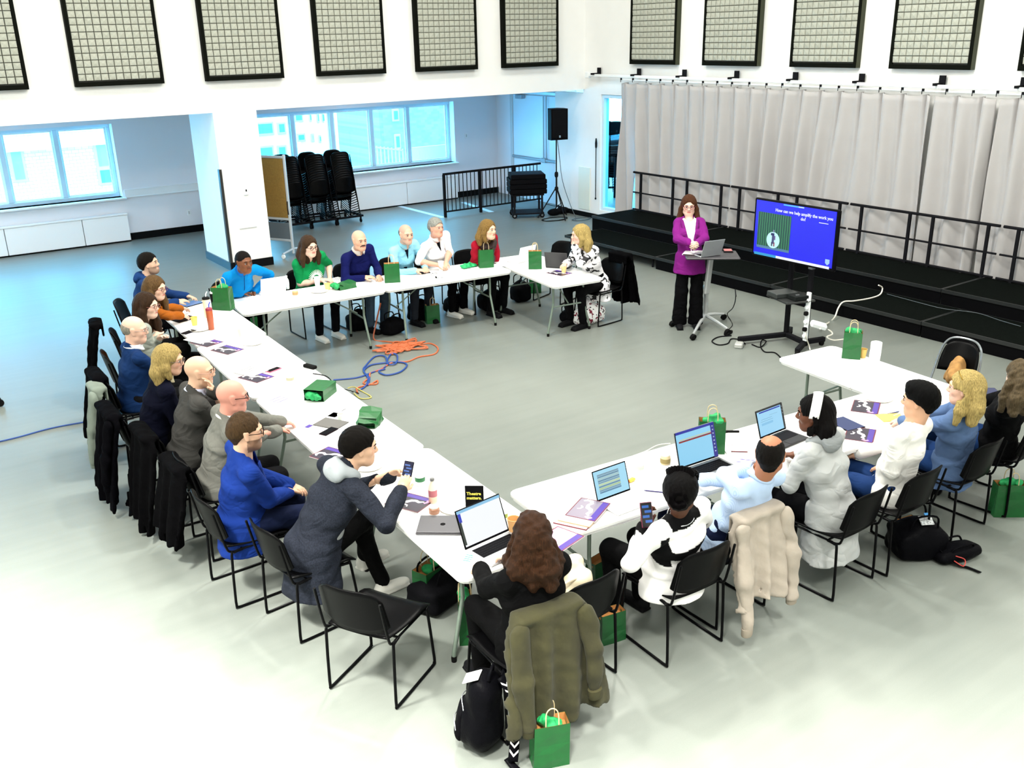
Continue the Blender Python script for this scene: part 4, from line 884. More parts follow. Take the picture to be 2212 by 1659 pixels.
# ---- laptops
def laptop(pos, yaw, label, body='#b9bcc0', w=.32, d=.225, ang=105, content=None, scr='#a8dcf5', lidc=None, logo=None):
    """pos: middle of the hinge edge side; yaw: direction in which the user sits (keyboard side)"""
    bm = mat('laptop_'+body, body, .35, .4 if body != '#f2f2f2' else .05); e = empty('laptop', tuple(pos), math.radians(yaw)+math.pi/2, label, 'laptop')
    MB().box((0, -d/2, .008), (w, d, .014), ch=.006).build('base', bm, e)
    kb = MB().box((0, -d*.36, .0158), (w*.86, d*.46, .002)).build('keyboard', mat('keys_dark', (.012, .012, .014), .5) if body != '#f2f2f2' else mat('keys_pale', '#c9c9cc', .5), e)
    if w > .33:
        km = MB().box((0, 0, 0), (w*.050, d*.062, .0015)).mesh('key', mat('key_top', (.004, .004, .005), .4))
        for i in range(14):
            for j in range(5): link('key', km, kb, (w*(-.39+.06*i), -d*(.18+.09*j), .0175))
    MB().box((0, -d*.80, .0156), (w*.36, d*.30, .0012)).build('touchpad', bm, e)
    a = math.radians(ang); R = Rx(-(a-math.pi/2)); c = np.array([0, .002, .014]); up = R@np.array([0, 0, 1.]); nf = R@np.array([0, -1., 0])
    MB().box(tuple(c+up*d/2), (w, .007, d), R=R, ch=.003).build('lid', mat('laptop_'+(lidc or body), lidc or body, .35, .4 if (lidc or body) != '#f2f2f2' else .05), e)
    MB().box(tuple(c+up*d/2+nf*.0038), (w-.006, .001, d-.006), R=R).build('bezel', mat('bezel', (.003, .003, .004), .3), e)
    sc = MB().box((0, 0, 0), (w-.022, .0012, d-.026)).build('screen', emat('scr'+scr, scr, .95), e, False, tuple(c+up*(d/2+.002)+nf*.0046), (-(a-math.pi/2), 0, 0))
    for (x, z, ww, hh, cc) in (content or []): MB().box((x*w, -.0012, z*d), (ww*w, .001, hh*d)).build('screen_block', emat('b'+cc, cc, .95), sc)
    if logo: MB().lathe([(.001, 0), (.018, .0004), (.018, .001), (.001, .0012)], tuple(c+up*d/2-nf*.0036), 16, R@Rx(math.pi/2)).build('logo', mat('logo_'+logo, logo, .3, .5), e)
    return e
laptop(np.array([4.17, 11.18, TT]), 85, 'white laptop seen from behind in front of the man in bright blue', '#f2f2f2', ang=108)
laptop(onT(1135, 566), 100, 'white laptop seen from behind beside the woman with the scarf', '#f2f2f2', ang=105, logo='#303030')
laptop(onT(1203, 580), 35, 'dark grey laptop in front of the woman in the patterned blouse', '#3a3a3c', ang=105)
laptop(at(1535, 554, hz), 80, 'silver laptop on the presenter cart, seen from behind', '#a9adb0', .31, .22, 110, logo='#8f9396')
rows = [(-.06, .30-.062*i, .62, .05, c) for i, c in enumerate(('#7d9cae', '#6d8ea2', '#a8c6c4', '#6d8ea2', '#7d9cae', '#c5d6a2', '#6d8ea2', '#b5c98e', '#7d9cae', '#5f88a8'))]
laptop(np.array([3.885, 4.39, TT]), -90, 'silver laptop with a striped table on screen, left of the braided hair', '#f2f2f2', .305, .215, 108, rows, '#a6def5')
laptop(np.array([4.73, 4.415, TT]), -92, 'large dark grey laptop with a red bar on its blue screen', '#77797d', .39, .27, 106, [(0, .25, .80, .018, '#d8c86a'), (0, .20, .84, .045, '#8c1010'), (.445, 0, .10, .96, '#0a0a8c'), (0, .45, .95, .07, '#0a18a0')]+[(.445, .38-.1*i, .03, .035, '#d8e8f8') for i in range(8)], '#8fd3f5')
laptop(np.array([5.575, 4.44, TT]), -88, 'dark laptop with a pale blue page beside the white headband', '#2a2a2c', .32, .22, 108, [(-.0, .38, .78, .045, '#1428a8'), (.0, .45, .98, .05, '#101216'), (.455, 0, .07, .9, '#0c0e12'), (-.15, .12, .4, .012, '#6fa6c8'), (-.15, .05, .45, .012, '#6fa6c8'), (.12, .2, .3, .012, '#7fb2d0'), (-.15, -.05, .42, .08, '#86c4ea')]+[(.455, .35-.12*i, .03, .03, '#dfe8f0') for i in range(3)], '#9fd8f8')
laptop(np.array([2.86, 4.415, TT]), -84, 'open laptop with a blank white screen in front of the curly hair', '#b0b2b6', .36, .25, 112, [(-.0, .43, .96, .07, '#8cc6ea'), (-.44, .28, .06, .22, '#1030c0'), (-.46, -.1, .05, .6, '#10241c')], '#f8fcff', '#101012')
o = empty('laptop', tuple(onT(957, 1138)), math.radians(-38), 'closed dark grey laptop on the near table beside the sign', 'laptop'); MB().box((0, 0, .006), (.33, .23, .010), ch=.005).build('base', mat('laptop_dark', '#3c3a3e', .4, .4), o); MB().box((.0, .008, .0155), (.325, .228, .006), ch=.003).build('lid', mat('laptop_dark2', '#57565a', .35, .5), o); MB().lathe([(.001, 0), (.017, .0003), (.017, .0008), (.001, .001)], (0, 0, .019), 14).build('logo', mat('logo_black', (.005, .005, .006), .3), o)
# ---- tablets and phones
def slab(px, yaw, w, l, th, name, label, col='#121214', scrc=None, cat=None, grp=None, dz=0.0):
    e = MB().box((0, 0, th/2), (w, l, th), ch=.004).build(name, mat('slab_'+col, col, .3), None, False, tuple(onT(px[0], px[1], dz)), (0, 0, math.radians(yaw))); tag(e, label, cat or name, grp)
    if scrc: MB().box((0, 0, th+.0004), (w-.014, l-.014, .0008)).build('screen', emat('t'+scrc, scrc, .8) if scrc[0] == '#' else mat('glassblack', (.004, .004, .006), .08), e)
    return e
slab((412, 657), -70, .19, .26, .008, 'tablet', 'tablet with a blue page in front of the man in the navy hoodie', scrc='#6f9fe0')
slab((398, 690), -75, .17, .24, .008, 'tablet', 'tablet lying by the hands of the woman in the orange cardigan', scrc='x')
slab((1826, 917), -10, .19, .25, .008, 'tablet', 'tablet with a dark blue screen next to the white hoodie woman', scrc='#20408c')
slab((914, 588), -12, .15, .20, .008, 'tablet', 'small dark tablet on the table in front of the pale blue shirt', scrc='x')
slab((591, 800), -70, .075, .155, .009, 'phone', 'phone in a pink case on the left row', '#d85a78', 'x', 'phone')
slab((710, 933), -65, .078, .16, .009, 'phone', 'black phone on the left row beside the notebook pile', '#1a1016', 'x', 'phone')
slab((408, 718), -65, .08, .16, .009, 'phone', 'black phone lying by the papers on the far left row', '#16121a', 'x', 'phone')
slab((957, 580), 10, .035, .06, .02, 'microphone_puck', 'small black puck on the table before the white shirt', '#101010', None, 'puck')
slab((2140, 853), -40, .16, .26, .018, 'tablet', 'black device under the reaching hand at the right table', '#0c0c0e', '#2c3a78')
slab((2150, 862), -30, .08, .16, .012, 'phone', 'phone on top of the black device at the right table', '#101013', 'x', 'phone', dz=.02)
# ---- magazines with the pale dancing figure on a dark cover
cov = mat('cover_dark', '#2a2333', .3, noise=.25, nscale=9); covv = mat('cover_violet', '#46308c', .3); covr = mat('cover_red', '#6c1c2c', .3); figw = mat('cover_white', '#f2ecf0', .5); pinkp = mat('cover_pink', '#c88fb4', .4)
def ribbon(pts, ws):
    L, R = [], []
    for i, (x, y) in enumerate(pts):
        a = pts[max(0, i-1)]; b = pts[min(len(pts)-1, i+1)]; dx, dy = b[0]-a[0], b[1]-a[1]; n = math.hypot(dx, dy)+1e-9; L.append((x-dy/n*ws[i], y+dx/n*ws[i])); R.append((x+dy/n*ws[i], y-dx/n*ws[i]))
    return L+R[::-1]
def magazine(pos, yaw, label, grp='magazines with the pale figure', w=.215, l=.28, th=.006, cm=None):
    e = empty('magazine', tuple(pos), math.radians(yaw), label, 'magazine', grp); MB().box((0, 0, th/2), (w, l, th), ch=.001).build('pages', figw, e); c = MB().box((0, 0, th+.0004), (w, l, .001)).build('cover', cm or cov, e)
    z0, z1 = th+.001, th+.0016
    MB().box((w*.36, .0, z0), (w*.2, l*.98, .0008)).build('violet_band', covv, c)
    f = MB(); f.prism(ribbon([(-.07, .10), (-.05, .12), (-.02, .115), (-.005, .085), (-.02, .05), (-.01, .02), (.02, .0), (.03, -.03), (.02, -.06), (.04, -.09)], [.006, .012, .014, .013, .011, .016, .015, .013, .012, .005]), z0, z1); f.prism(ribbon([(-.06, .03), (-.045, .015), (-.05, -.01), (-.07, -.02)], [.005, .007, .006, .004]), z0, z1)
    f.build('figure_print', figw, c)
    g = MB()
    for s in (-1, 1): g.box((s*(w/2-.004), 0, z1), (.006, l-.004, .0006)); g.box((0, s*(l/2-.004), z1), (w-.012, .006, .0006))
    g.build('border_print', covr, c)
    MB().prism(ribbon([(.02, -.10), (.05, -.115), (.07, -.10)], [.008, .012, .008]), z0, z1).build('rose_print', pinkp, c)
    return e
magazine(onT(447, 741), 20, 'magazine half under white papers on the far left row')
magazine(onT(491, 757), 20, 'magazine alone on the second left table, nearer than the one under papers')
magazine(onT(553, 816), 20, 'magazine under a white sheet near the pink phone')
magazine(onT(886, 1086), 25, 'magazine by the elbow of the man holding a phone')
magazine(onT(718, 985), 22, 'magazine half hidden behind the grey hood')
magazine(onT(800, 600), 60, 'magazine held by the man in the navy sweater at the back')
magazine(onT(1208, 591), 10, 'magazine under the yellow cup on the back right table')
magazine(onT(1870, 881), -60, 'magazine lying farther of the two by the white sweater')
magazine(onT(1858, 940), -60, 'magazine lying nearer of the two by the white sweater')
magazine(onT(1205, 1168), -75, 'magazine at the table corner right of the curly hair', cm=pinkp)
magazine(onT(1270, 1108)+np.array([0, 0, .02]), -62, 'magazine on top of the folders left of the silver laptop', cm=mat('cover_grey', '#7c7484', .3))
for k in range(2):
    o = MB().box((0, 0, .004), (.225+.01*k, .30, .008), ch=.001).build('folder', mat('folder_%d' % k, ('#c9a27a', '#7a2432')[k], .6), None, False, tuple(onT(1258-8*k, 1114+3*k)+np.array([0, 0, .009*(1-k)-(.0)])), (0, 0, math.radians(-62))); tag(o, ('tan folder at the bottom of the pile left of the silver laptop', 'dark red folder under the grey magazine on the front table')[k], 'folder'); MB().box((0, 0, .0045), (.219+.01*k, .296, .0078)).build('pages', figw, o)
# ---- papers
papm = mat('paper', '#fbfbf9', .6); inkm = mat('ink_grey', '#34303a', .6); inkv = mat('ink_violet', '#3c248c', .6)
def paper(px, yaw, label, w=.215, l=.28, lines=3, ink=None, dz=0.0, grp='white papers on the tables'):
    o = MB().box((0, 0, .0008), (w, l, .0016)).build('paper_sheet', papm, None, False, tuple(onT(px[0], px[1], dz)), (0, 0, math.radians(yaw))); tag(o, label, 'paper', grp)
    for k in range(lines): MB().box((w*.15-.0*k, l*(.32-.17*k), .0019), (w*.62, .010, .0008)).build('printed_line', ink or inkm, o)
    return o
paper((432, 733), 22, 'white paper with dark lines on top of the far left magazine', dz=.009)
paper((540, 802), 22, 'white paper over the magazine near the pink phone', dz=.009)
paper((604, 868), 20, 'white paper with a violet bar left of the lying green bag', ink=inkv, lines=3); paper((430, 700), 15, 'blank white paper by the yellow cup on the left row', lines=0); paper((520, 745), 12, 'blank paper by the plate on the second left table', lines=0)
paper((752, 895), 30, 'white paper between the two lying green bags', lines=1); paper((545, 640), 10, 'white paper beside the white laptop on the back row', lines=1); paper((730, 605), 12, 'white paper with dark print behind the flat green bag', lines=3)
paper((1090, 572), 30, 'white paper beside the green bag at the back table', lines=0); paper((842, 1050), 20, 'white paper below the phone of the grey jacket man', lines=0); paper((1112, 1180), -8, 'white paper with printed coloured marks in front of the curly hair', .26, .34, 3, inkv)
paper((1790, 965), -55, 'white paper under the nearer magazine by the headband woman', lines=0); paper((2010, 870), -40, 'white paper by the blue sweater woman', lines=2); paper((1600, 998), -50, 'printed paper with tiny coloured marks beside the large laptop', lines=3, ink=inkv); paper((690, 898), 28, 'white paper under the notebook pile', .22, .3, 0, dz=.0)
# note books
def notebook(px, yaw, label, col, w=.16, l=.22, spiral=True, pen=None, dz=0.0):
    e = empty('notebook', tuple(onT(px[0], px[1], dz)), math.radians(yaw), label, 'notebook'); MB().box((0, 0, .004), (w, l, .008), ch=.001).build('pages', mat('nb_'+col, col, .6), e)
    if spiral:
        cm = MB().tube([(0, .004*math.cos(t), .005+.006*math.sin(t)) for t in np.linspace(0, 6.28, 7)], .0012, 5).mesh('ring', mat('ring_dark', '#4a3a3a', .4, .5))
        for k in range(16): link('ring', cm, e, (w*(-.46+.0613*k), l/2, .002))
    if pen: MB().tube([(-.06, -.0, .0125), (.06, -.02, .0125)], .0045, 8).build('pen', mat('pen_'+pen, pen, .3), e, True)
    return e
notebook((1596, 978), -32, 'spiral notebook with a dark red pen beside the large laptop', '#fbfbf8', .2, .24, pen='#5c1420')
notebook((1925, 903), -30, 'yellow spiral notebook in front of the white sweater', '#e8b65c', .2, .15)
notebook((1480, 546), 0, 'x', '#ffffff') if False else None
o = empty('notebook', tuple(at(1496, 547, hz)), math.radians(-55), 'white spiral notebook beside the silver laptop on the presenter cart', 'notebook'); MB().box((0, 0, .006), (.22, .28, .012), ch=.002).build('pages', papm, o); MB().box((0, -.14, .008), (.2, .008, .012)).build('ring_binding', mat('ring_dark', '#4a3a3a', .4, .5), o)
o = MB().box((0, 0, .010), (.12, .17, .018), ch=.003).build('planner', mat('planner', (.015, .013, .014), .4), None, False, tuple(at(1572, 543, hz)), (0, 0, -.7)); tag(o, 'dark planner with a red page edge on the presenter cart', 'notebook'); MB().box((0, .0, .0195), (.1, .12, .002)).build('page', mat('page_rose', '#b86a6a', .5), o)
notebook((715, 916), -62, 'grey notebook pile with a violet card on the left row', '#5c5a58', .24, .17, False); o = MB().box((0, 0, .001), (.06, .04, .002)).build('violet_card', covv, None, False, tuple(onT(667, 921)), (0, 0, .5)); tag(o, 'small violet card beside the grey notebooks', 'card')
# keep cards: lavender slip by the hood
o = MB().box((0, 0, .001), (.075, .05, .002)).build('card_slip', mat('slip', '#9a94e0', .5), None, False, tuple(onT(702, 975, .0)), (0, 0, .5)); tag(o, 'lavender slip behind the grey hood on the left row', 'card')
# ---- cups, jars, bottles, tumblers
def turned(name, px, prof, m, label, cat='cup', z=TT, n=20, R=None, floor=False, grp=None):
    q = at(px[0], px[1], TZ if not floor else 0); o = MB().lathe(prof, (0, 0, 0), n).build(name, m, None, True, (q[0], q[1], z)); return tag(o, label, cat, grp)
def cup(px, label, col, h=.095, r=.038, fill=None):
    m = mat('cup_'+col, col, .55); o = turned('paper_cup', px, [(r*.72, 0), (r, h), (r*.92, h), (r*.68, .008)], m, label); MB().tube([(r*math.cos(t), r*math.sin(t), h) for t in np.linspace(0, 2*math.pi, 20, endpoint=False)], .002, 5, True).build('rim', m, o, True)
    if fill: MB().lathe([(.001, h*.75), (r*.88, h*.75), (r*.88, h*.76), (.001, h*.76)], (0, 0, 0), 16).build('drink', mat('drink_'+fill, fill, .2), o, True)
    return o
cup((421, 703), 'yellow paper cup by the hands of the orange cardigan', '#e8c565'); cup((708, 626), 'yellow paper cup beside the flat green bag', '#ecd07c', .08); cup((1218, 590), 'yellow paper cup on the magazine at the back right', '#ecc988', .09); cup((1863, 772), 'yellow paper cup behind the green bag on the right table', '#e8be6a', .085); cup((1110, 1150), 'tan paper cup beside the curly hair', '#d9a468', .10, .042)
cup((686, 618), 'white paper cup before the green T-shirt', '#f6f4ee', .12, .04); cup((953, 585), 'tall white paper cup before the crossed arms', '#f6f4ee', .13, .04)
def jar(px, label, col, h=.055, r=.035, lid='#d8d4c8', lab=None):
    o = turned('small_jar', px, [(r*.9, 0), (r, .006), (r, h*.85), (r*.85, h)], mat('jar_'+col, col, .3), label, 'jar'); MB().lathe([(r*.8, 0), (r*.86, .002), (r*.86, .010), (r*.8, .012)], (0, 0, h-.002), 16).build('lid', mat('jarlid_'+lid, lid, .4), o, True)
    if lab: MB().lathe([(r+.0006, h*.15), (r+.0012, h*.2), (r+.0012, h*.65), (r+.0006, h*.7)], (0, 0, 0), 18).build('paper_label', mat('lab_'+lab, lab, .6), o, True)
    return o
jar((638, 637), 'small kraft jar on the back left table', '#c9a878', lab='#a88a5c'); jar((1437, 1001), 'kraft jar with a striped side on the front tables', '#d8c49a', .065, .038, lab='#8a7a4a'); jar((1381, 1012), 'clear jar left of the kraft jar on the front tables', '#dfe6e0', .045, .034, lab='#b8c0b8'); jar((627, 822), 'clear jar with a small label near the lying green bag', '#e8ece8', .05, .036, lab='#a8a48c'); jar((737, 905), 'clear jar between the lying green bags', '#dfeae0', .05, .03); jar((938, 1108), 'small jar of brown bits beside the closed laptop', '#a87458', .04, .036)
def bottle(px, label, h=.19, r=.031, lab='#1f6b3c', fill='#e6f0ec', capc='#f0f0f0', liquid=None):
    o = turned('water_bottle', px, [(r*.9, 0), (r, .008), (r, h*.62), (r*.9, h*.70), (r*.42, h*.86), (r*.42, h*.92)], mat('bot_'+fill, fill, .12, spec=.8), label, 'bottle')
    MB().lathe([(r+.0008, h*.28), (r+.0014, h*.3), (r+.0014, h*.52), (r+.0008, h*.54)], (0, 0, 0), 18).build('paper_label', mat('blab_'+lab, lab, .5), o, True); MB().lathe([(r*.5, 0), (r*.52, .002), (r*.52, .016), (r*.45, .018)], (0, 0, h*.91), 14).build('cap', mat('cap_'+capc, capc, .4), o, True)
    if liquid: MB().lathe([(r+.0004, .008), (r+.0008, .01), (r+.0008, h*.26), (r+.0004, h*.27)], (0, 0, 0), 18).build('juice', mat('liq_'+liquid, liquid, .2), o, True)
    return o
bottle((908, 1047), 'clear bottle with green label behind the held phone', .12, .036); bottle((936, 1085), 'bottle with pale red label and grey cap by the magazine', .18, .030, '#b86a74', '#f0e6d4', '#6a6a6a', '#f0c8b0'); bottle((1091, 1126), 'small clear bottle left of the tan cup', .11, .018, '#8a9a3c'); bottle((621, 624), 'small clear water bottle beside the white laptop', .17, .028, '#c9d2d8')
def tumbler(px, label, col, lidc, h=.21, r=.038, straw=None, handle=False, topc=None, body_m=None):
    o = turned('tumbler', px, [(r*.82, 0), (r*.86, .004), (r, h*.55), (r*1.02, h*.88), (r*.98, h*.9)], mat('tum_'+col, col, .35), label, 'tumbler'); MB().lathe([(r*1.03, 0), (r*1.04, .004), (r*1.0, .022), (r*.6, .03)], (0, 0, h*.885), 20).build('lid', mat('tumlid_'+lidc, lidc, .35), o, True)
    if straw: MB().tube([(0, 0, h*.9), (.008, .01, h*1.12), (.028, .02, h*1.22)], .006, 8).build('spout', mat('straw_'+straw, straw, .4), o, True)
    if handle: MB().tube(smooth_path([(-r, 0, h*.75), (-r-.03, 0, h*.72), (-r-.032, 0, h*.4), (-r*.95, 0, h*.33)], 3), .006, 8).build('handle', mat('tum_'+col, col, .35), o, True)
    return o
tumbler((450, 685), 'cream tumbler with a black lid and white spout on the far left table', '#ead9b8', '#1c1c1c', .24, .042, '#f4f4f4'); tumbler((457, 712), 'orange tumbler with a red and blue lid, nearest on the far left table', '#a85230', '#8c2c40', .25, .036, '#2438b0'); tumbler((464, 668), 'black steel tumbler half behind the green bag', '#141416', '#c4c8cc', .22, .034)
tumbler((1888, 790), 'large white tumbler with handle on the right table', '#f3f3f1', '#e6e6e4', .235, .05, None, True)
# ---- plates
pl_m = mat('plate_white', '#f7f5f0', .4)
for px, lb in (((545, 742), 'round paper plate on the second left table'), ((795, 1008), 'round paper plate left of the grey hood man\'s face'), ((985, 1098), 'round paper plate behind the closed laptop'), ((690, 630), 'round paper plate under the white cup at the back'), ((432, 712), 'round paper plate by the yellow cup on the left row'), ((1898, 862), 'round paper plate between the magazines and the white sweater')):
    o = turned('paper_plate', px, [(.075, 0), (.085, .002), (.112, .010), (.112, .012), (.083, .005), (.001, .004)], pl_m, lb, 'plate', TT, 28); MB().tube([(.112*math.cos(t), .112*math.sin(t), .011) for t in np.linspace(0, 2*math.pi, 30, endpoint=False)], .0012, 5, True).build('rim', mat('plate_rim', '#d8cdb8', .5), o, True)
# ---- table sign
sg = empty('table_sign', tuple(onT(1026, 1103)), math.radians(-62)+math.pi/2-math.radians(58), 'black table sign with yellow words standing on the near table', 'sign'); 
sg.rotation_euler = (0, 0, math.radians(-38))
MB().box((0, 0, .105), (.125, .008, .16), ch=.004).build('panel', mat('sign_black', (.006, .006, .007), .4), sg); MB().box((0, .0, .012), (.05, .05, .024), ch=.006).build('foot', mat('sign_black', (.006, .006, .007), .4), sg)
ym = mat('sign_yellow', '#e9dc5a', .5); text(sg, 'Theatre', -.052, .118, .030, ym, y=-.0046, bold=.0009); text(sg, 'matters.', -.052, .086, .030, ym, y=-.0046, bold=.0009)
# ---- small oddments
def pen(px, yaw, col, label, z=TT): q = at(px[0], px[1], TZ); o = MB().tube([(-.065, 0, .005), (.055, 0, .005)], .0045, 8).tube([(.055, 0, .005), (.07, 0, .005)], [.004, .001], 6).build('pen', mat('pen_'+col, col, .3), None, True, (q[0], q[1], z), (0, 0, math.radians(yaw))); return tag(o, label, 'pen')
pen((1412, 1063), 130, '#2c2460', 'dark violet pen in front of the silver laptop'); pen((1930, 893), -10, '#2a3a6a', 'blue pen above the yellow notebook'); pen((1940, 896), 0, '#c8ccd2', 'silver pen beside the blue pen'); pen((1395, 1040), 60, '#d8dce0', 'pale pen behind the silver laptop')
o = empty('eyeglasses', tuple(onT(938, 596)), .3, 'pair of folded glasses on the back table beside the tablet', 'glasses'); m = MB()
for sx in (-1, 1): m.tube([(sx*.033+.022*math.cos(t), 0, .022+.018*math.sin(t)) for t in np.linspace(0, 6.28, 12, endpoint=False)], .002, 5, True); m.tube([(sx*.055, 0, .026), (sx*.05, .12, .01)], .002, 5)
m.build('frame', rub, o, True)
q = onT(670, 795); o = MB().box((0, 0, .016), (.055, .15, .032), ch=.008).build('power_brick', rub, None, False, tuple(q), (0, 0, math.radians(20))); tag(o, 'black power brick on the inner edge of the left row', 'power brick')
cord('black_cable', [onT(676, 808, .004)+[0, 0, .004], onT(700, 812, .004)+[0, 0, .004], onT(712, 819, .004)+[0, 0, .004], at(722, 832, .70), at(735, 838, .3), at(760, 845, .02), at(775, 850, .01)], .005, blk, 'black cable running from the power brick over the table edge')
o = MB().box((0, 0, .008), (.02, .10, .012), ch=.003).build('key_fob', rub, None, False, tuple(onT(1583, 934)), (0, 0, .9)); tag(o, 'small black strap behind the green bag on the front tables', 'strap'); MB().box((0, .06, .006), (.03, .03, .008)).build('strap_end', rub, o)
o = MB().box((0, 0, .012), (.06, .035, .02), ch=.006).build('candy_pack', mat('candy_yellow', '#e8c23a', .4), None, False, tuple(onT(1364, 1040)), (0, 0, .2)); tag(o, 'small yellow pack beside the silver laptop screen', 'pack'); MB().box((-.035, .01, .012), (.02, .03, .018), ch=.004).build('red_end', mat('candy_red', '#c8402a', .4), o)
o = MB().box((0, 0, .010), (.10, .04, .018), ch=.006).build('microphone', mat('mic_grey', '#b8bcc0', .3, .6), None, False, tuple(onT(950, 600)), (0, 0, -.3)); tag(o, 'small silver stick device on the back table edge', 'device'); MB().box((-.05, 0, .010), (.015, .045, .022), ch=.004).build('end_cap', rub, o)
o = empty('tent_card', tuple(onT(520, 730)), .3, 'small clear holder with a pink card on the second left table', 'card holder'); MB().box((0, 0, .06), (.08, .006, .12), R=Rx(-.15)).build('holder', mat('acrylic', '#f8f4f4', .1), o); MB().box((-.01, -.005, .06), (.03, .003, .08), R=Rx(-.15)).build('card', mat('card_pink', '#e8b4a8', .5), o)
o = MB().box((0, 0, .002), (.16, .06, .004)).build('badge_card', mat('badge_card', '#e0dce8', .5), None, False, tuple(onT(985, 1116)), (0, 0, .6)); tag(o, 'white card with coloured marks behind the closed laptop', 'card'); MB().box((-.03, 0, .0045), (.04, .03, .001)).build('mark', covv, o); MB().box((.03, 0, .0045), (.03, .03, .001)).build('mark', mat('ink_red', '#b83a3a', .5), o)
o = MB().box((0, 0, .003), (.11, .17, .006)).build('spiral_pad', mat('pad_pale', '#f2f4ee', .5), None, False, tuple(onT(1022, 1206)), (0, 0, -.95)); tag(o, 'pale card with rows of green marks at the near table corner', 'card')
for k in range(6): MB().box((-.025+.0*k, .06-.022*k, .0065), (.05, .008, .001)).build('green_mark', mat('ink_green', '#2a9a7a', .5), o)
# ---- cords on the floor
Z = .009
rg = random.Random(3); pts = []; c0 = at(868, 752)
for k in range(46):
    a = k*2.35; r = .20+.13*math.sin(k*1.9); pts.append(c0+np.array([r*math.cos(a)*1.15, r*math.sin(a)*.8, Z+.006+.014*(k % 5)/4])+np.array([.05*math.sin(k*.7), .05*math.cos(k*1.1), 0]))
cord('extension_cord', [at(822, 655, .5), at(812, 700, .2), at(808, 733, Z), at(835, 738, Z), at(860, 740, Z)]+pts+[at(905, 745, Z), at(930, 742, Z), at(946, 752, Z), at(938, 765, Z), at(905, 771, Z), at(880, 781, Z), at(848, 783, Z), at(822, 798, Z), at(800, 806, Z), at(798, 815, Z), at(785, 828, Z), at(812, 830, Z), at(815, 822, Z), at(800, 830, Z), at(772, 838, Z), at(772, 848, Z)], .010, org, 'tangled orange extension cord on the floor inside the table ring', 'extension cord', None, 5)
cord('extension_cord', [at(720, 821, Z), at(770, 816, Z), at(800, 806, Z), at(832, 792, Z), at(838, 775, .012), at(846, 764, .02), at(858, 768, .02), at(855, 785, .02), at(838, 786, .02), at(832, 770, .02), at(810, 770, .012), at(790, 790, .012), at(785, 800, .012), at(795, 818, .012), at(790, 833, .012), at(778, 842, .012)], .010, blu, 'blue extension cord with a small loop beside the orange cord', 'extension cord', None, 6)
cord('extension_cord', [at(832, 797, .014), at(818, 802, .014), at(835, 810, .014), at(865, 803, .014), at(879, 788, .014), at(862, 782, .014), at(830, 784, .014), at(800, 789, .014), at(786, 802, .014), at(798, 816, .014), at(794, 832, .014)], .010, blu, 'wide blue cord loop lying over the orange cord', 'extension cord', None, 6)
cord('extension_cord', [at(-20, 958, Z), at(40, 944, Z), at(110, 925, Z), at(180, 912, Z), at(250, 900, Z), at(300, 884, Z), at(345, 870, Z)], .008, blu, 'blue cord crossing the floor from the left edge to the chairs', 'extension cord')
cord('extension_cord', [at(752, 838, .3), at(765, 836, .05), at(782, 845, Z), at(802, 858, Z), at(780, 861, Z), at(765, 850, Z)], .007, yel, 'short yellow cord hanging off the left row beside the cords')
cord('white_cable', [onT(1368, 985, .004), onT(1395, 975, .004), at(1420, 962, .72), onT(1448, 958, .004)], .004, wht, 'white cable over the far edge of the front tables')
cord('extension_cord', [at(1250, 1005, .0)+[.3, .3, Z], at(1260, 1010)+[.6, .2, Z]], .006, blk, 'x') if False else None
# ---- bags on the floor
bagb = mat('bag_black', (.004, .004, .005), .6, bump=.3); nyl = mat('nylon_black', (.003, .003, .004), .35, bump=.2, bscale=90); bw = mat('strap_white', '#e8e8e4', .6)
bp = empty('backpack', tuple(at(1046, 1606)), math.radians(-138), 'black backpack with white chevron strap on the floor behind the curly haired woman', 'backpack')
s = SDF((-.26, -.26, -.01), (.26, .26, .56), .011); s.cone((0, 0, .14), (0, .01, .36), (.155, .115, .14), (.13, .095, .12), .03, np.eye(3)); s.cone((0, -.07, .12), (0, -.06, .24), (.12, .075, .10), (.11, .06, .08), .02, np.eye(3)); s.wrinkle(.004, 40, 3); s.cut((0, 0, 0), (0, 0, 1)); sdf_obj('bag_body', s, nyl, bp)
s = SDF((-.18, -.26, .02), (.18, -.02, .34), .011); s.cone((0, -.12, .12), (0, -.11, .22), (.105, .04, .09), (.095, .035, .07), .02, np.eye(3)); s.wrinkle(.003, 50, 5); sdf_obj('front_pocket', s, bagb, bp)
MB().tube(smooth_path([(-.05, .05, .47), (-.02, .06, .52), (.03, .06, .52), (.05, .05, .47)], 3), .009, 8).build('top_handle', nyl, bp, True)
def strap(parent, pts, w, m, mb, name='strap'):
    P = smooth_path(pts, 5); rows = []
    for i, p in enumerate(P):
        d = unit(P[min(i+1, len(P)-1)]-P[max(i-1, 0)]); q = unit(np.cross(d, [0.3, .2, 1.])); rows.append([p-q*w/2, p, p+q*w/2])
    k = MB(); k.nofix = True; o = k.sheet(np.array(rows), .006).build(name, m, parent, 'full')
    if mb:
        n = len(P)
        for i in range(1, n-2, 2):
            p = P[i]; d = unit(P[i+1]-P[i-1]); q = unit(np.cross(d, [0.3, .2, 1.])); nn = unit(np.cross(q, d)); c = MB()
            for sg in (-1, 1):
                for side in (.0045, -.0045): a = p+q*sg*w*.44+nn*side; b = p+d*.028+nn*side; c.add([a, a+d*.014, b+d*.014, b], [(0, 1, 2, 3)])
            c.build('chevron', mb, o)
    return o
def unit(v): v = np.array(v, float); return v/(np.linalg.norm(v)+1e-9)
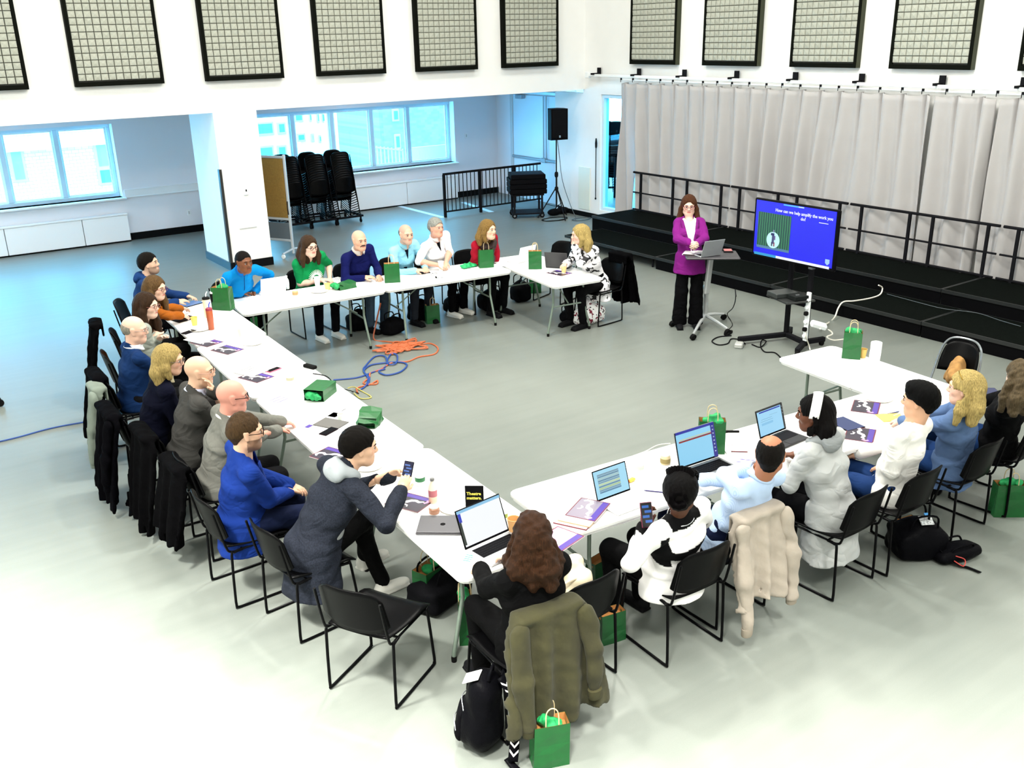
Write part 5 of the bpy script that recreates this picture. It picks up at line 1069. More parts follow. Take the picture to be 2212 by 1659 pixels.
strap(bp, [(.0, .11, .47), (.03, .17, .38), (.06, .19, .26), (.10, .20, .14), (.15, .20, .04)], .055, nyl, bw); strap(bp, [(-.06, .10, .46), (-.08, .17, .34), (-.07, .18, .16), (-.05, .15, .04)], .05, nyl, None)
strap(bp, [(.02, .16, .40), (.05, .19, .30), (.04, .19, .22)], .008, bw, None, 'cord_pull'); MB().box((.03, -.045, .468), (.09, .10, .008), R=Rx(.42), ch=.003).build('white_patch', mat('patch_white', '#dcdcd8', .5, noise=.6, nscale=60), bp)
strap(bp, [(.12, .16, .03), (.16, .21, .012), (.22, .29, .008)], .04, nyl, None, 'loose_strap')
for k, zz in enumerate((.16, .30)): MB().tube(smooth_path([(-.11, -.13+.05*k, zz), (0, -.165+.05*k, zz+.015), (.11, -.13+.05*k, zz)], 4), .003, 6).build('zipper', mat('zip_metal', '#8a8e92', .3, .8), bp, True)
def soft_bag(px, yaw, label, r=(.2, .13, .16), m=None, name='bag', z=0, handles=True, extra=None, cat='bag'):
    e = empty(name, tuple(at(px[0], px[1], z)), math.radians(yaw), label, cat); s = SDF((-r[0]-.06, -r[1]-.06, -.01), (r[0]+.06, r[1]+.06, r[2]*2+.08), .013)
    s.ell((0, 0, r[2]*.85), (r[0]*.9, r[1]*.9, r[2]*.95), .02); s.box((0, 0, r[2]*.7), (r[0]*1.8, r[1]*1.7, r[2]*1.3), .05, .04); s.wrinkle(.006, 32, int(px[0])); s.cut((0, 0, .0), (0, 0, 1)); sdf_obj('bag_body', s, m or bagb, e)
    if handles:
        for sy in (-1, 1): MB().tube(smooth_path([(-r[0]*.5, sy*r[1]*.5, r[2]*1.5), (-r[0]*.35, sy*r[1]*.6, r[2]*2.1), (r[0]*.35, sy*r[1]*.6, r[2]*2.1), (r[0]*.5, sy*r[1]*.5, r[2]*1.5)], 4), .008, 6).build('handle', m or bagb, e, True)
    return e
b2 = soft_bag((1975, 1195), -30, 'black backpack with shiny patches on the floor behind the white sweater chair', (.21, .17, .17), nyl, 'backpack', cat='backpack'); MB().box((.02, -.06, .31), (.10, .08, .006), R=Rx(.5), ch=.002).build('shiny_patch', mat('patch_silver', '#c9ccd0', .2, .6, noise=.6, nscale=70), b2); MB().box((.05, -.02, .325), (.04, .05, .006), R=Rx(.4)).build('blue_patch', mat('patch_blue', '#2a86c8', .4), b2)
b3 = soft_bag((2062, 1203), -12, 'flat black bag with a red cord on the floor right of the black backpack', (.22, .11, .06), nyl, 'shoulder_bag'); MB().tube(smooth_path([(-.12, -.1, .05), (-.09, -.16, .03), (-.05, -.13, .06), (-.1, -.09, .08)], 4), .004, 6).build('red_cord', mat('cord_red', '#a83028', .5), b3, True)
strap(b2, [(.1, -.12, .12), (.18, -.2, .03), (.28, -.26, .012), (.33, -.33, .01)], .04, nyl, None, 'loose_strap')
fl = bpy.data.materials.new('floral'); fl.use_nodes = True; nt = fl.node_tree; b = nt.nodes['Principled BSDF']; tc = nt.nodes.new('ShaderNodeTexCoord'); v1 = nt.nodes.new('ShaderNodeTexVoronoi'); v1.inputs['Scale'].default_value = 26; v2 = nt.nodes.new('ShaderNodeTexNoise'); v2.inputs['Scale'].default_value = 17
r1 = nt.nodes.new('ShaderNodeValToRGB'); r1.color_ramp.interpolation = 'CONSTANT'; r1.color_ramp.elements[0].color = lin('#1a1420'); r1.color_ramp.elements[1].position = .30; r1.color_ramp.elements[1].color = (1, 1, 1, 1)
r2 = nt.nodes.new('ShaderNodeValToRGB'); r2.color_ramp.interpolation = 'CONSTANT'; r2.color_ramp.elements[0].color = (0, 0, 0, 1); r2.color_ramp.elements[1].position = .585; r2.color_ramp.elements[1].color = (1, 1, 1, 1)
mx_ = nt.nodes.new('ShaderNodeMix'); mx_.data_type = 'RGBA'; mx_.inputs[7].default_value = lin('#7c1430')
for q in (v1, v2): nt.links.new(tc.outputs['Object'], q.inputs['Vector'])
nt.links.new(v1.outputs['Distance'], r1.inputs[0]); nt.links.new(v2.outputs['Fac'], r2.inputs[0]); nt.links.new(r2.outputs[0], mx_.inputs[0]); nt.links.new(r1.outputs[0], mx_.inputs[6]); nt.links.new(mx_.outputs[2], b.inputs['Base Color'])
fb = soft_bag((1273, 697), 10, 'white tote bag with dark red flower print on the floor at the back right', (.26, .13, .155), fl, 'tote_bag'); MB().box((.02, .03, .30), (.30, .10, .06), ch=.02).build('white_bundle', mat('bundle_white', '#f2eef0', .7), fb)
soft_bag((775, 712), 0, 'black bag on the floor under the back tables, left one', (.17, .13, .16)); soft_bag((905, 690), 10, 'black bag with pale tag under the back tables, beside the green bag', (.16, .13, .17)); soft_bag((985, 672), 0, 'dark bag behind the green bag under the back tables', (.18, .12, .15)); soft_bag((1062, 668), -10, 'large black bag under the scarf woman\'s table', (.2, .16, .17)); soft_bag((1125, 650), 0, 'black bag under the back right table', (.15, .14, .18)); soft_bag((850, 720), 15, 'black bag with blue strap below the seam of the back tables', (.18, .12, .13))
soft_bag((950, 1300), 20, 'black bag on the floor by the near table, beside the dark green bag', (.24, .17, .15)); soft_bag((1225, 695), 30, 'small black bag beside the flowered tote', (.12, .1, .1))
pz_ = soft_bag((1275, 1240), 5, 'cream handbag on the black chair seat in front', (.17, .10, .09), mat('handbag_cream', '#d8ccb0', .5, noise=.15, nscale=12), 'handbag', .47); pz_.location = (3.06, 3.90, .475); MB().box((.06, -.06, .12), (.05, .03, .03), ch=.006).build('buckle', mat('buckle', '#3a3a34', .3, .6), pz_); 
s = SDF((-.24, -.2, -.02), (.24, .2, .34), .012); s.cone((-.16, .02, .2), (.15, .05, .22), .045, .05, .03); s.cone((-.05, .0, .1), (.12, -.05, .16), .06, .06, .04); s.wrinkle(.005, 50, 8); sdf_obj('bunched_strap', s, mat('handbag_cream', '#d8ccb0', .5), pz_)
# ---- coats draped on chairs
def coat(pos, yaw, w, h, label, col, seed=1, sleeves=((-1, .7), (1, .7)), zt=.84, thick=.045, name='coat', noise=.15, flare=1.25, skew=0, cuff=None, vel=False, top=None, sleeve_y=-.015):
    """hangs over a chair back: pos floor point below the back, yaw the way the chair faces"""
    ya = math.radians(yaw); pos = (pos[0]-math.cos(ya)*.085, pos[1]-math.sin(ya)*.085, pos[2]); e = empty(name, tuple(pos), ya-math.pi/2, label, 'coat'); m = mat('coat_'+col, col, .9, noise=noise, nscale=7, bump=.3, bscale=30)
    if vel: m.node_tree.nodes['Principled BSDF'].inputs['Sheen Weight'].default_value = .04
    hh = h*(1-.0); s = SDF((-w*.95, -.32, zt-h-.12), (w*.95, .22, zt+.09), .0125); zb = zt-h
    rg = np.random.default_rng(seed); ph = rg.uniform(0, 6, 4)
    def f(X, Y, Z):
        t = np.clip((zt-Z)/h, 0, 1); ww = w/2*(1+(flare-1)*t)*(1-.22*np.clip((Z-zt+.10)/.10, 0, 1)**2); edge = zt-.035*(X/(w/2))**2+skew*X
        y0 = -.02-.07*t-.03*np.sin(t*2)+.045*(X/(w/2))**2*(1-t); fold = (.006+.026*t)*np.sin(X*34+ph[0]+1.5*t+.8*np.sin(X*9))+.012*t*np.sin(X*61+ph[1]+3*t)
        d = np.abs(Y-y0-fold)-thick/2*(1-.25*t)
        hem = zb+.03*np.sin(X*14+ph[2]); d = np.maximum(np.maximum(d, np.abs(X)-ww), np.maximum(hem-Z, Z-edge)); return d*.75
    s.apply(f, s.lo, s.lo+s.h*np.array(s.D.shape), .01)
    s.cone((-w*.36, .01, zt-.015), (w*.36, .01, zt-.015+skew*w*.72), (.03, .065, .028), (.03, .065, .028), .03, np.eye(3))
    s.wrinkle(.0028, 45, seed+3); s.box((0, .07, zt-.07), (w*.78, .022, .13), .01, .02)
    sdf_obj('coat_body', s, m, e)
    for sg, L in sleeves:
        x = sg*w*.40; L_ = L*h/.7*.7; s = SDF((min(x, x*1.3)-.14, -.34, zt-L-.12), (max(x, x*1.3)+.14, .14, zt+.05), .0125)
        a = (x, -.03+sleeve_y, zt-.07); b = (x*1.12, -.10+sleeve_y, zt-L*.55); c = (x*1.05, -.13+sleeve_y, zt-L); s.cone(a, b, (.060, .032, .05), (.062, .034, .05), .02, np.eye(3)); s.cone(b, c, (.062, .034, .05), (.042, .03, .02), .02, np.eye(3)); s.wrinkle(.0075, 34, seed+int(sg), 4); sdf_obj('sleeve', s, m, e)
        if cuff: MB().lathe([(.038, -.05), (.041, -.045), (.043, 0), (.043, .008)], (0, 0, 0), 16).build('cuff', mat('coat_'+cuff, cuff, .9), e, True, c).scale = (1, .75, 1)
    return e
# ================================================================== PEOPLE
skin_m = attr_mat('skin', .5); skin_m.node_tree.nodes['Principled BSDF'].inputs['Subsurface Weight'].default_value = .0
def clothmat(name, col, rough=.85, noise=0, nscale=30, bump=.15, bscale=260):
    if 'cloth_'+name in MATS: return MATS['cloth_'+name]
    m = mat('cloth_'+name, col, rough, noise=noise, nscale=nscale, bump=bump, bscale=bscale, spec=.12); folds(m); return m
def folds(m, st=.32, sc=5.5):
    nt = m.node_tree; b = nt.nodes['Principled BSDF']; tc = nt.nodes.new('ShaderNodeTexCoord'); mp = nt.nodes.new('ShaderNodeMapping'); mp.inputs['Scale'].default_value = (1, 1, 1.5); mp.inputs['Rotation'].default_value = (.5, .6, .3)
    w = nt.nodes.new('ShaderNodeTexNoise'); w.inputs['Scale'].default_value = sc; w.inputs['Detail'].default_value = 1.5; w.inputs['Distortion'].default_value = .7; ab = nt.nodes.new('ShaderNodeMath'); ab.operation = 'PINGPONG'; ab.inputs[1].default_value = .21
    bp = nt.nodes.new('ShaderNodeBump'); bp.inputs['Strength'].default_value = st; bp.inputs['Distance'].default_value = .11
    nt.links.new(tc.outputs['Object'], mp.inputs[0]); nt.links.new(mp.outputs[0], w.inputs['Vector']); nt.links.new(w.outputs['Fac'], ab.inputs[0]); nt.links.new(ab.outputs[0], bp.inputs['Height'])
    old = [l for l in nt.links if l.to_node == b and l.to_socket.name == 'Normal']
    if old: nt.links.new(old[0].from_socket, bp.inputs['Normal'])
    nt.links.new(bp.outputs[0], b.inputs['Normal'])
eye_w = mat('eye_white', '#e8e4e0', .3); eye_d = mat('eye_dark', '#1c120c', .2)
shoe_black = mat('shoe_black', (.008, .008, .009), .4); shoe_white = mat('shoe_white', '#e9e7e0', .6); shoe_grey = mat('shoe_grey', '#6d7a78', .7)
HS = 1.09
def hs(o, Hl):
    if o is None: return
    L = np.array(o.location); o.location = tuple(Hl*(1-HS)+L*HS); o.scale = (HS, HS, HS)
def unit(v): v = np.array(v, float); return v/(np.linalg.norm(v)+1e-9)
def ik(S, T, l1, l2, pole):
    d = T-S; L = np.linalg.norm(d)
    if L > (l1+l2)*.995: T = S+d*((l1+l2)*.995/L); d = T-S; L = np.linalg.norm(d)
    L = max(L, abs(l1-l2)+.02); u = d/np.linalg.norm(d); a = (l1*l1-l2*l2+L*L)/(2*L); h = math.sqrt(max(l1*l1-a*a, 0))
    p = pole-u*(pole@u); p /= (np.linalg.norm(p)+1e-9); return S+u*a+p*h, T
def head_frame(yaw, pitch, roll=0):
    return Rz(yaw)@Rx(-pitch)@Ry(roll)
def head_sdf(s, Hc, R, neckbase, fem=False, fat=1.0):
    def P(x, y, z): return Hc+R@np.array([x, y, z])
    s.ell(P(0, -.012, .028), (.077*fat, .096, .088), .01, R)
    s.ell(P(0, .016, -.028), ((.062 if fem else .066)*fat, .073, .088), .03, R)
    s.cone(P(0, .045, -.090), P(0, .052, -.088), (.030 if fem else .036)*fat, None, .03)
    for sx in (-1, 1):
        s.ell(P(sx*.037, .052, -.022), (.026*fat, .028, .030), .02, R)
        s.cone(P(sx*.045, .02, -.072), P(sx*.02, .05, -.09), .024*fat, None, .025)
        s.cone(P(sx*.014, .084, .022), P(sx*.048, .066, .020), .012, .010, .014)
        s.ell(P(sx*.031, .092, -.001), (.018, .015, .011), .012, R, 's')
        s.cone(P(sx*.076*fat, -.004, .016), P(sx*.073*fat, .004, -.028), (.010, .019, .017), (.009, .012, .012), .006, R)
        s.ell(P(sx*.011, .092, -.031), (.010, .011, .009), .006, R)
        s.ell(P(sx*.031, .073, -.001), (.016, .014, .011), .006, R)
    s.cone(P(0, .082, .012), P(0, .101, -.024), .009, .0125, .010)
    s.cone(P(-.019, .080, -.055), P(.019, .080, -.055), .0085, None, .008)
    s.cone(P(-.014, .080, -.064), P(.014, .080, -.064), .0085, None, .006)

    s.cone(P(0, -.024, -.06), neckbase, .043 if fem else .055, .050 if fem else .062, .025)
def hand_sdf(s, Wp, d, n, side, curl=.35, thumb=.5, k=.005):
    """Wp wrist, d direction of the fingers, n palm normal (the side the fingers curl to), side +1 right hand / -1 left hand"""
    d = unit(d); n = unit(n-d*(n@d)); w = np.cross(d, n)*side       # towards the little finger
    s.cone(Wp, Wp+d*.03, .026, .030, .01)
    R = np.stack([w, d, n], 1)
    s.ell(Wp+d*.055, (.041, .052, .017), .012, R)
    for i, (off, L) in enumerate(((-.029, .068), (-.010, .078), (.010, .073), (.029, .056))):
        a = Wp+d*(.088-.006*abs(i-1.2))+w*off; ang = 0; p = a; r = .0092
        for j, fr in enumerate((.46, .30, .24)):
            ang += curl*(1.0 if j else .7)*(1+.08*i); v = d*math.cos(ang)+n*math.sin(ang)+w*off*1.2
            q = p+unit(v)*L*fr; s.cone(p, q, r, r*.92, .004); p = q; r *= .92
    a = Wp+d*.03-w*.030; v = unit(d*.75-w*.62+n*thumb*.7); q = a+v*.036; s.cone(a, q, .013, .0115, .008); q2 = q+unit(d*.95-w*.15+n*thumb)*.034; s.cone(q, q2, .0110, .0095, .005)
def col_lin(h): return np.array(lin(h)[:3])
def make_shoe_mesh(m, hi=False):
    s = SDF((-.07, -.10, -.01), (.07, .24, .16), .009)
    s.cone((0, -.03, .045), (0, .13, .038), (.043, .05, .042), (.046, .05, .030), .02, np.eye(3)); s.cone((0, -.02, .06), (0, -.02, .105), .040, .038, .02); s.ell((0, .17, .034), (.040, .045, .026), .02)
    s.box((0, .065, .010), (.088, .275, .022), .008, .008); s.cut((0, 0, .118), (0, 0, -1)); s.cut((0, 0, .0), (0, 0, 1))
    V, F = s.polys(); return np_mesh('shoe', smooth_mesh(V, F, 1), F, m)
SHOES = {}
def shoe(parent, m, loc, yaw, pitch=0):
    if m.name not in SHOES: SHOES[m.name] = make_shoe_mesh(m)
    return link('shoe', SHOES[m.name], parent, tuple(loc), (pitch, 0, yaw))
def person(label, pelvis, yaw, head_px, head_z=1.23, k=0.5, hpitch=0.0, skin='#f0cdb8', hair=None, top=None, bottom='#0a0a0c', arms=('lap', 'lap'), near=False, fem=False,
           glasses=None, beard=None, shoes=None, standing=False, legs='sit', twist=0, shl=None, hroll=0, bulk=1.0, curl=(.35, .35), feet=None):
    pelvis = np.array([pelvis[0], pelvis[1], 0.]); yw = math.radians(yaw)-math.pi/2; Rw = Rz(yw); Rl = Rw.T
    root = empty('person', tuple(pelvis), yw, label, 'person')
    Hw = at(head_px[0], head_px[1], head_z); Hl = Rl@(Hw-pelvis)
    pz = .54 if not standing else .92
    P0 = np.array([0, 0, pz]); spine = .50; Hl[2] = head_z
    # torso direction aimed at the head
    hy = math.atan2(-Hw[1], -Hw[0])+math.radians(90*k)-math.pi/2-yw      # head yaw, 0 = forward
    RH = head_frame(hy, hpitch, hroll)
    up = unit(Hl-np.array([0, .02, 0])-P0); Lh = np.linalg.norm(Hl-P0); N = P0+up*(Lh-.165); u = up
    tw = Rz(math.radians(twist)); lat = tw@np.array([1., 0, 0]); lat = unit(lat-u*(lat@u)); f = np.cross(u, lat); RT = np.stack([lat, f, u], 1)
    Lt = Lh-.165; sc = Lt/.50
    def T(x, y, z): return P0+RT@np.array([x, y, z*sc])                     # torso frame: z from the pelvis up to the neck base (.50)
    sw = (.152 if fem else .175)*(.5+.5*bulk)*(.94 if standing else 1)
    S = {1: T(sw, -.005, .445), -1: T(-sw, -.005, .445)}
    # arms
    l1, l2 = (.27, .245) if fem else (.29, .26)
    A = {}
    presets = {'lap': (.07, .30, .64), 'table': (.11, .37, .80), 'crossed': (-.07, .25, .88), 'down': (.26, .12, .55), 'front': (.03, .30, .90)}
    for side, a in ((1, arms[0]), (-1, arms[1])):
        spec = {'pole': (side*.55, -.35, -.6)}
        if isinstance(a, dict): spec.update(a); w = np.array(a['w'], float)
        else: w = np.array(presets[a] if isinstance(a, str) else a, float); 
        if isinstance(a, str) or not isinstance(a, dict): w = w*np.array([side, 1, 1])
        if spec.get('world') is not None: w = Rl@(np.array(spec['world'])-pelvis)
        if spec.get('onhead'): w = Hl+RH@np.array(spec['onhead'])
        E, Wr = ik(S[side], w, l1, l2, np.array(spec['pole'], float))
        d = unit(Wr-E); d = unit(d+np.array(spec.get('hd', (0, 0, 0)), float)); n = np.array(spec.get('n', (-side*.3, 0, -1)), float)
        A[side] = (S[side], E, Wr, d, n)
    # legs
    Lg = {}; FD = {}
    for side in (1, -1):
        h = P0+np.array([side*.09*bulk, 0, 0])
        if standing: kn = np.array([side*.10, .02, .49]); an = np.array([side*.11, -.02, .07])
        else:
            kn = np.array([side*.125, .43, .53]); an = np.array([side*.12, .38, .08])
            if legs == 'crossed': kn = np.array([side*.05, .42, .56+.06*(side > 0)]); an = np.array([-side*.10, .50, .08+.14*(side > 0)])
            if legs == 'back': an = np.array([side*.10, .12, .08])
            if legs == 'out': an = np.array([side*.13, .58, .08])
            if feet: an = Rl@(at(feet[side][0], feet[side][1], .02)-pelvis); an[2] = .08; kn = ik(h, an, .43, .43, np.array([0, .5, 1.]))[0]
        Lg[side] = (h, kn, an); FD[side] = math.atan2(-(an-h)[0]*.4, 1)
    # ---- body: core + head + hands in one mesh
    Vs, Fs, Cs = [], [], []; n0 = 0; sk = col_lin(skin)*np.array([.80, .78, .76])
    def put(V, F, c):
        nonlocal n0
        Vs.append(V); Fs.append(F+n0); Cs.append(c); n0 += len(V)
    s = SDF((-.6, -.5, .0), (.6, .85, 1.9 if standing else 1.45), .022)
    s.cone(P0, T(0, 0, .30), (.12, .08, .07), (.12, .08, .07), .03, RT); s.cone(T(0, 0, .30), T(0, 0, .42), (.12, .08, .07), (.11, .06, .05), .03, RT); s.cone(T(0, 0, .40), N+u*.04, .045, .04, .02)
    for side in (1, -1):
        s.cone(T(0, 0, .41), A[side][0], .03, .028, .03); s.cone(A[side][0], A[side][1], .034, .028, .02); s.cone(A[side][1], A[side][2], .028, .024, .02); h, kn, an = Lg[side]
        s.cone(h, kn, .06, .045, .03); s.cone(kn, an, .04, .03, .02)
    V, F = s.polys(); put(V, F, np.tile(sk, (len(V), 1)))
    hv = .0042 if near else .0052
    s = SDF(Hl-.15, Hl+.15, hv); s.D = SDF(np.minimum(Hl-.15, N-.06), Hl+.15, hv).D if False else s.D
    s = SDF(np.minimum(Hl-.145, N-.07), np.maximum(Hl+.145, N+.07), hv); head_sdf(s, Hl, RH, N-u*.02, fem, 1+.04*(bulk-1)/.15 if bulk > 1 else 1)
    V, F = s.polys(); V = smooth_mesh(V, F, 1, .4); c = np.tile(sk, (len(V), 1)); L = (V-Hl)@RH; V = Hl+(V-Hl)*HS
    lip = (np.abs(L[:, 2]+.0595) < .0075)&(np.abs(L[:, 0]) < .021)&(L[:, 1] > .08); c[lip] = c[lip]*np.array([.85, .5, .52]) if not fem else c[lip]*np.array([.82, .42, .45])
    if beard:
        bc = col_lin(beard[0]); st = beard[1]
        bm = (L[:, 2] < -.035)&(L[:, 1] > .0)&(L[:, 2] > -.13)&~lip&((L[:, 2] < -.072)|(np.abs(L[:, 0]) > .03)|((L[:, 2] < -.038)&(L[:, 2] > -.05)&(L[:, 1] > .06)))
        c[bm] = c[bm]*(1-st)+bc*st
    if hair and hair.get('scalp'):
        sc_ = (L[:, 2] > .035-.55*L[:, 1]*.3)&(L[:, 1] < .062)&((L[:, 2] > .0)|(L[:, 1] < -.02)) ; hc = col_lin(hair['scalp'][0]); a = hair['scalp'][1]; c[sc_] = c[sc_]*(1-a)+hc*a
    ck = (np.abs(L[:, 2]+.02) < .02)&(np.abs(np.abs(L[:, 0])-.04) < .02)&(L[:, 1] > .04)&~lip; c[ck] = c[ck]*np.array([1.0, .90, .89])
    put(V, F, c)
    slv = top.get('sleeve', 1.0)
    for si, side in enumerate((1, -1)):
        Sx, E, Wr, d, n = A[side]; start = Wr-unit(Wr-E)*.07 if slv >= .95 else E+unit(Sx-E)*.05
        lo = np.minimum(start, Wr)-.16; hi = np.maximum(start, Wr)+.16; pts = np.array([start, Wr, Wr+d*.19]); lo = pts.min(0)-.07; hi = pts.max(0)+.07
        s = SDF(lo, hi, .005 if near else .0062); 
        if slv < .95: s.cone(start, E, .042, .040, .01); s.cone(E, E+(Wr-E)*.35, .041, .044, .02); s.cone(E+(Wr-E)*.35, Wr, .043, .028, .02)
        else: s.cone(start, Wr, .034, .028, .01)
        hand_sdf(s, Wr, d, n, side, curl[si]); V, F = s.polys(); V = smooth_mesh(V, F, 1, .3); cc = np.tile(sk, (len(V), 1)); put(V, F, cc)
    V = np.vstack(Vs); F = np.vstack(Fs); body = link('body', np_mesh('body', V, F, skin_m, np.vstack(Cs)), root)
    # ---- eyes, brows
    def HP(x, y, z): return Hl+RH@np.array([x, y, z])
    hair_c = (hair or {}).get('c', '#4a3528')
    for sx in (-1, 1):
        e = MB(); e.lathe([(.001, -.0115), (.0085, -.008), (.0118, 0), (.0085, .008), (.001, .0115)], (0, 0, 0), 12, RH@Rx(-math.pi/2)); eo = e.build('eye', eye_w, root, True, tuple(HP(sx*.031, .0775, -.001)))
        MB().lathe([(.0062, 0), (.0055, .0022), (.002, .003)], tuple(RH@np.array([0, .0105, 0])), 10, RH@Rx(-math.pi/2)).build('iris', eye_d, eo)
        MB().tube([HP(sx*.014, .0960, .0215), HP(sx*.030, .0925, .0245), HP(sx*.047, .080, .019)], [.0028, .0036, .0018], 6).build('eyebrow', mat('brow_'+hair_c, hair_c, .8), root, True)
        if near or True: MB().tube([HP(sx*.0185, .0900, .0035), HP(sx*.031, .0925, .0085), HP(sx*.044, .0845, .0035)], [.0012, .0019, .0012], 5).build('eyelid', mat('lid', '#3a241c', .6), root, True)
    if True:
        lc = mat('lips_f' if fem else 'lips_m', '#a84a4c' if fem else '#a8685c', .45); MB().tube([HP(-.023, .0800, -.0570), HP(-.012, .0865, -.0592), HP(0, .0885, -.0600), HP(.012, .0865, -.0592), HP(.023, .0800, -.0570)], [.0015, .0030, .0034, .0030, .0015], 6).build('lips', lc, root, True)
    if glasses:
        gm = mat('glasses_'+glasses, glasses, .35); g = MB(); r = .0023
        for sx in (-1, 1):
            g.tube([HP(sx*.032+.021*math.cos(t), .104-.25*abs(sx*.032+.021*math.cos(t))**1.2*.3, -.003+.0155*math.sin(t)) for t in np.linspace(0, 2*math.pi, 14, endpoint=False)], r, 6, True)
            g.tube([HP(sx*.053, .100, .002), HP(sx*.076, .07, .006), HP(sx*.081, .0, .006)], r, 6)
        g.tube([HP(-.011, .105, .0), HP(0, .108, .003), HP(.011, .105, .0)], r, 6)
        g.build('glasses', gm, root, True)
    # ---- hair
    if hair: make_hair(root, hair, Hl, RH, N, u, lat, f, near, fem)
    for o in root.children:
        if o.name.split('.')[0] in ('eye', 'eyebrow', 'eyelid', 'lips', 'glasses', 'hair'): hs(o, Hl)
    # ---- clothes
    make_top(root, top, P0, T, RT, N, u, lat, f, A, Hl, RH, near, fem, bulk, sc, standing)
    vs = .0135 if near else .015
    s = SDF((-.42, -.32, .0), (.42, .72 if not standing else .25, pz+.22), vs); wide = top.get('wide', 0)
    hq = .90 if standing else 1; s.cone(T(0, -.01, -.02), T(0, 0, .12), (.165*bulk*hq, .125*bulk*hq, .1), (.15*bulk*hq, .115*bulk*hq, .08), .03, RT)
    for side in (1, -1):
        h, kn, an = Lg[side]
        if standing: s.cone(h-np.array([0, 0, .05]), kn, .080, .085, .02); s.cone(kn, an-np.array([0, 0, .03]), .085, .10, .02)
        else: s.cone(h, kn, .092*bulk, .070, .035); s.cone(kn, an+unit(kn-an)*.03, .066, .055 if legs != 'wide' else .075, .02)
    s.wrinkle(.0028, 34, int(abs(head_px[0]))); s.cut((0, 0, .035), (0, 0, 1))
    if not standing:
        for side in (1, -1): pass
    sdf_obj('trousers', s, clothmat('b_'+bottom, bottom), root, 1)
    if feet is None or True:
        for side in (1, -1):
            h, kn, an = Lg[side]; shoe(root, shoes or shoe_black, (an[0], an[1]-.0, an[2]-.08), FD[side])
    return root, dict(A=A, Hl=Hl, RH=RH, Rw=Rw, pelvis=pelvis, T=T, to=lambda p: pelvis+Rw@np.array(p))
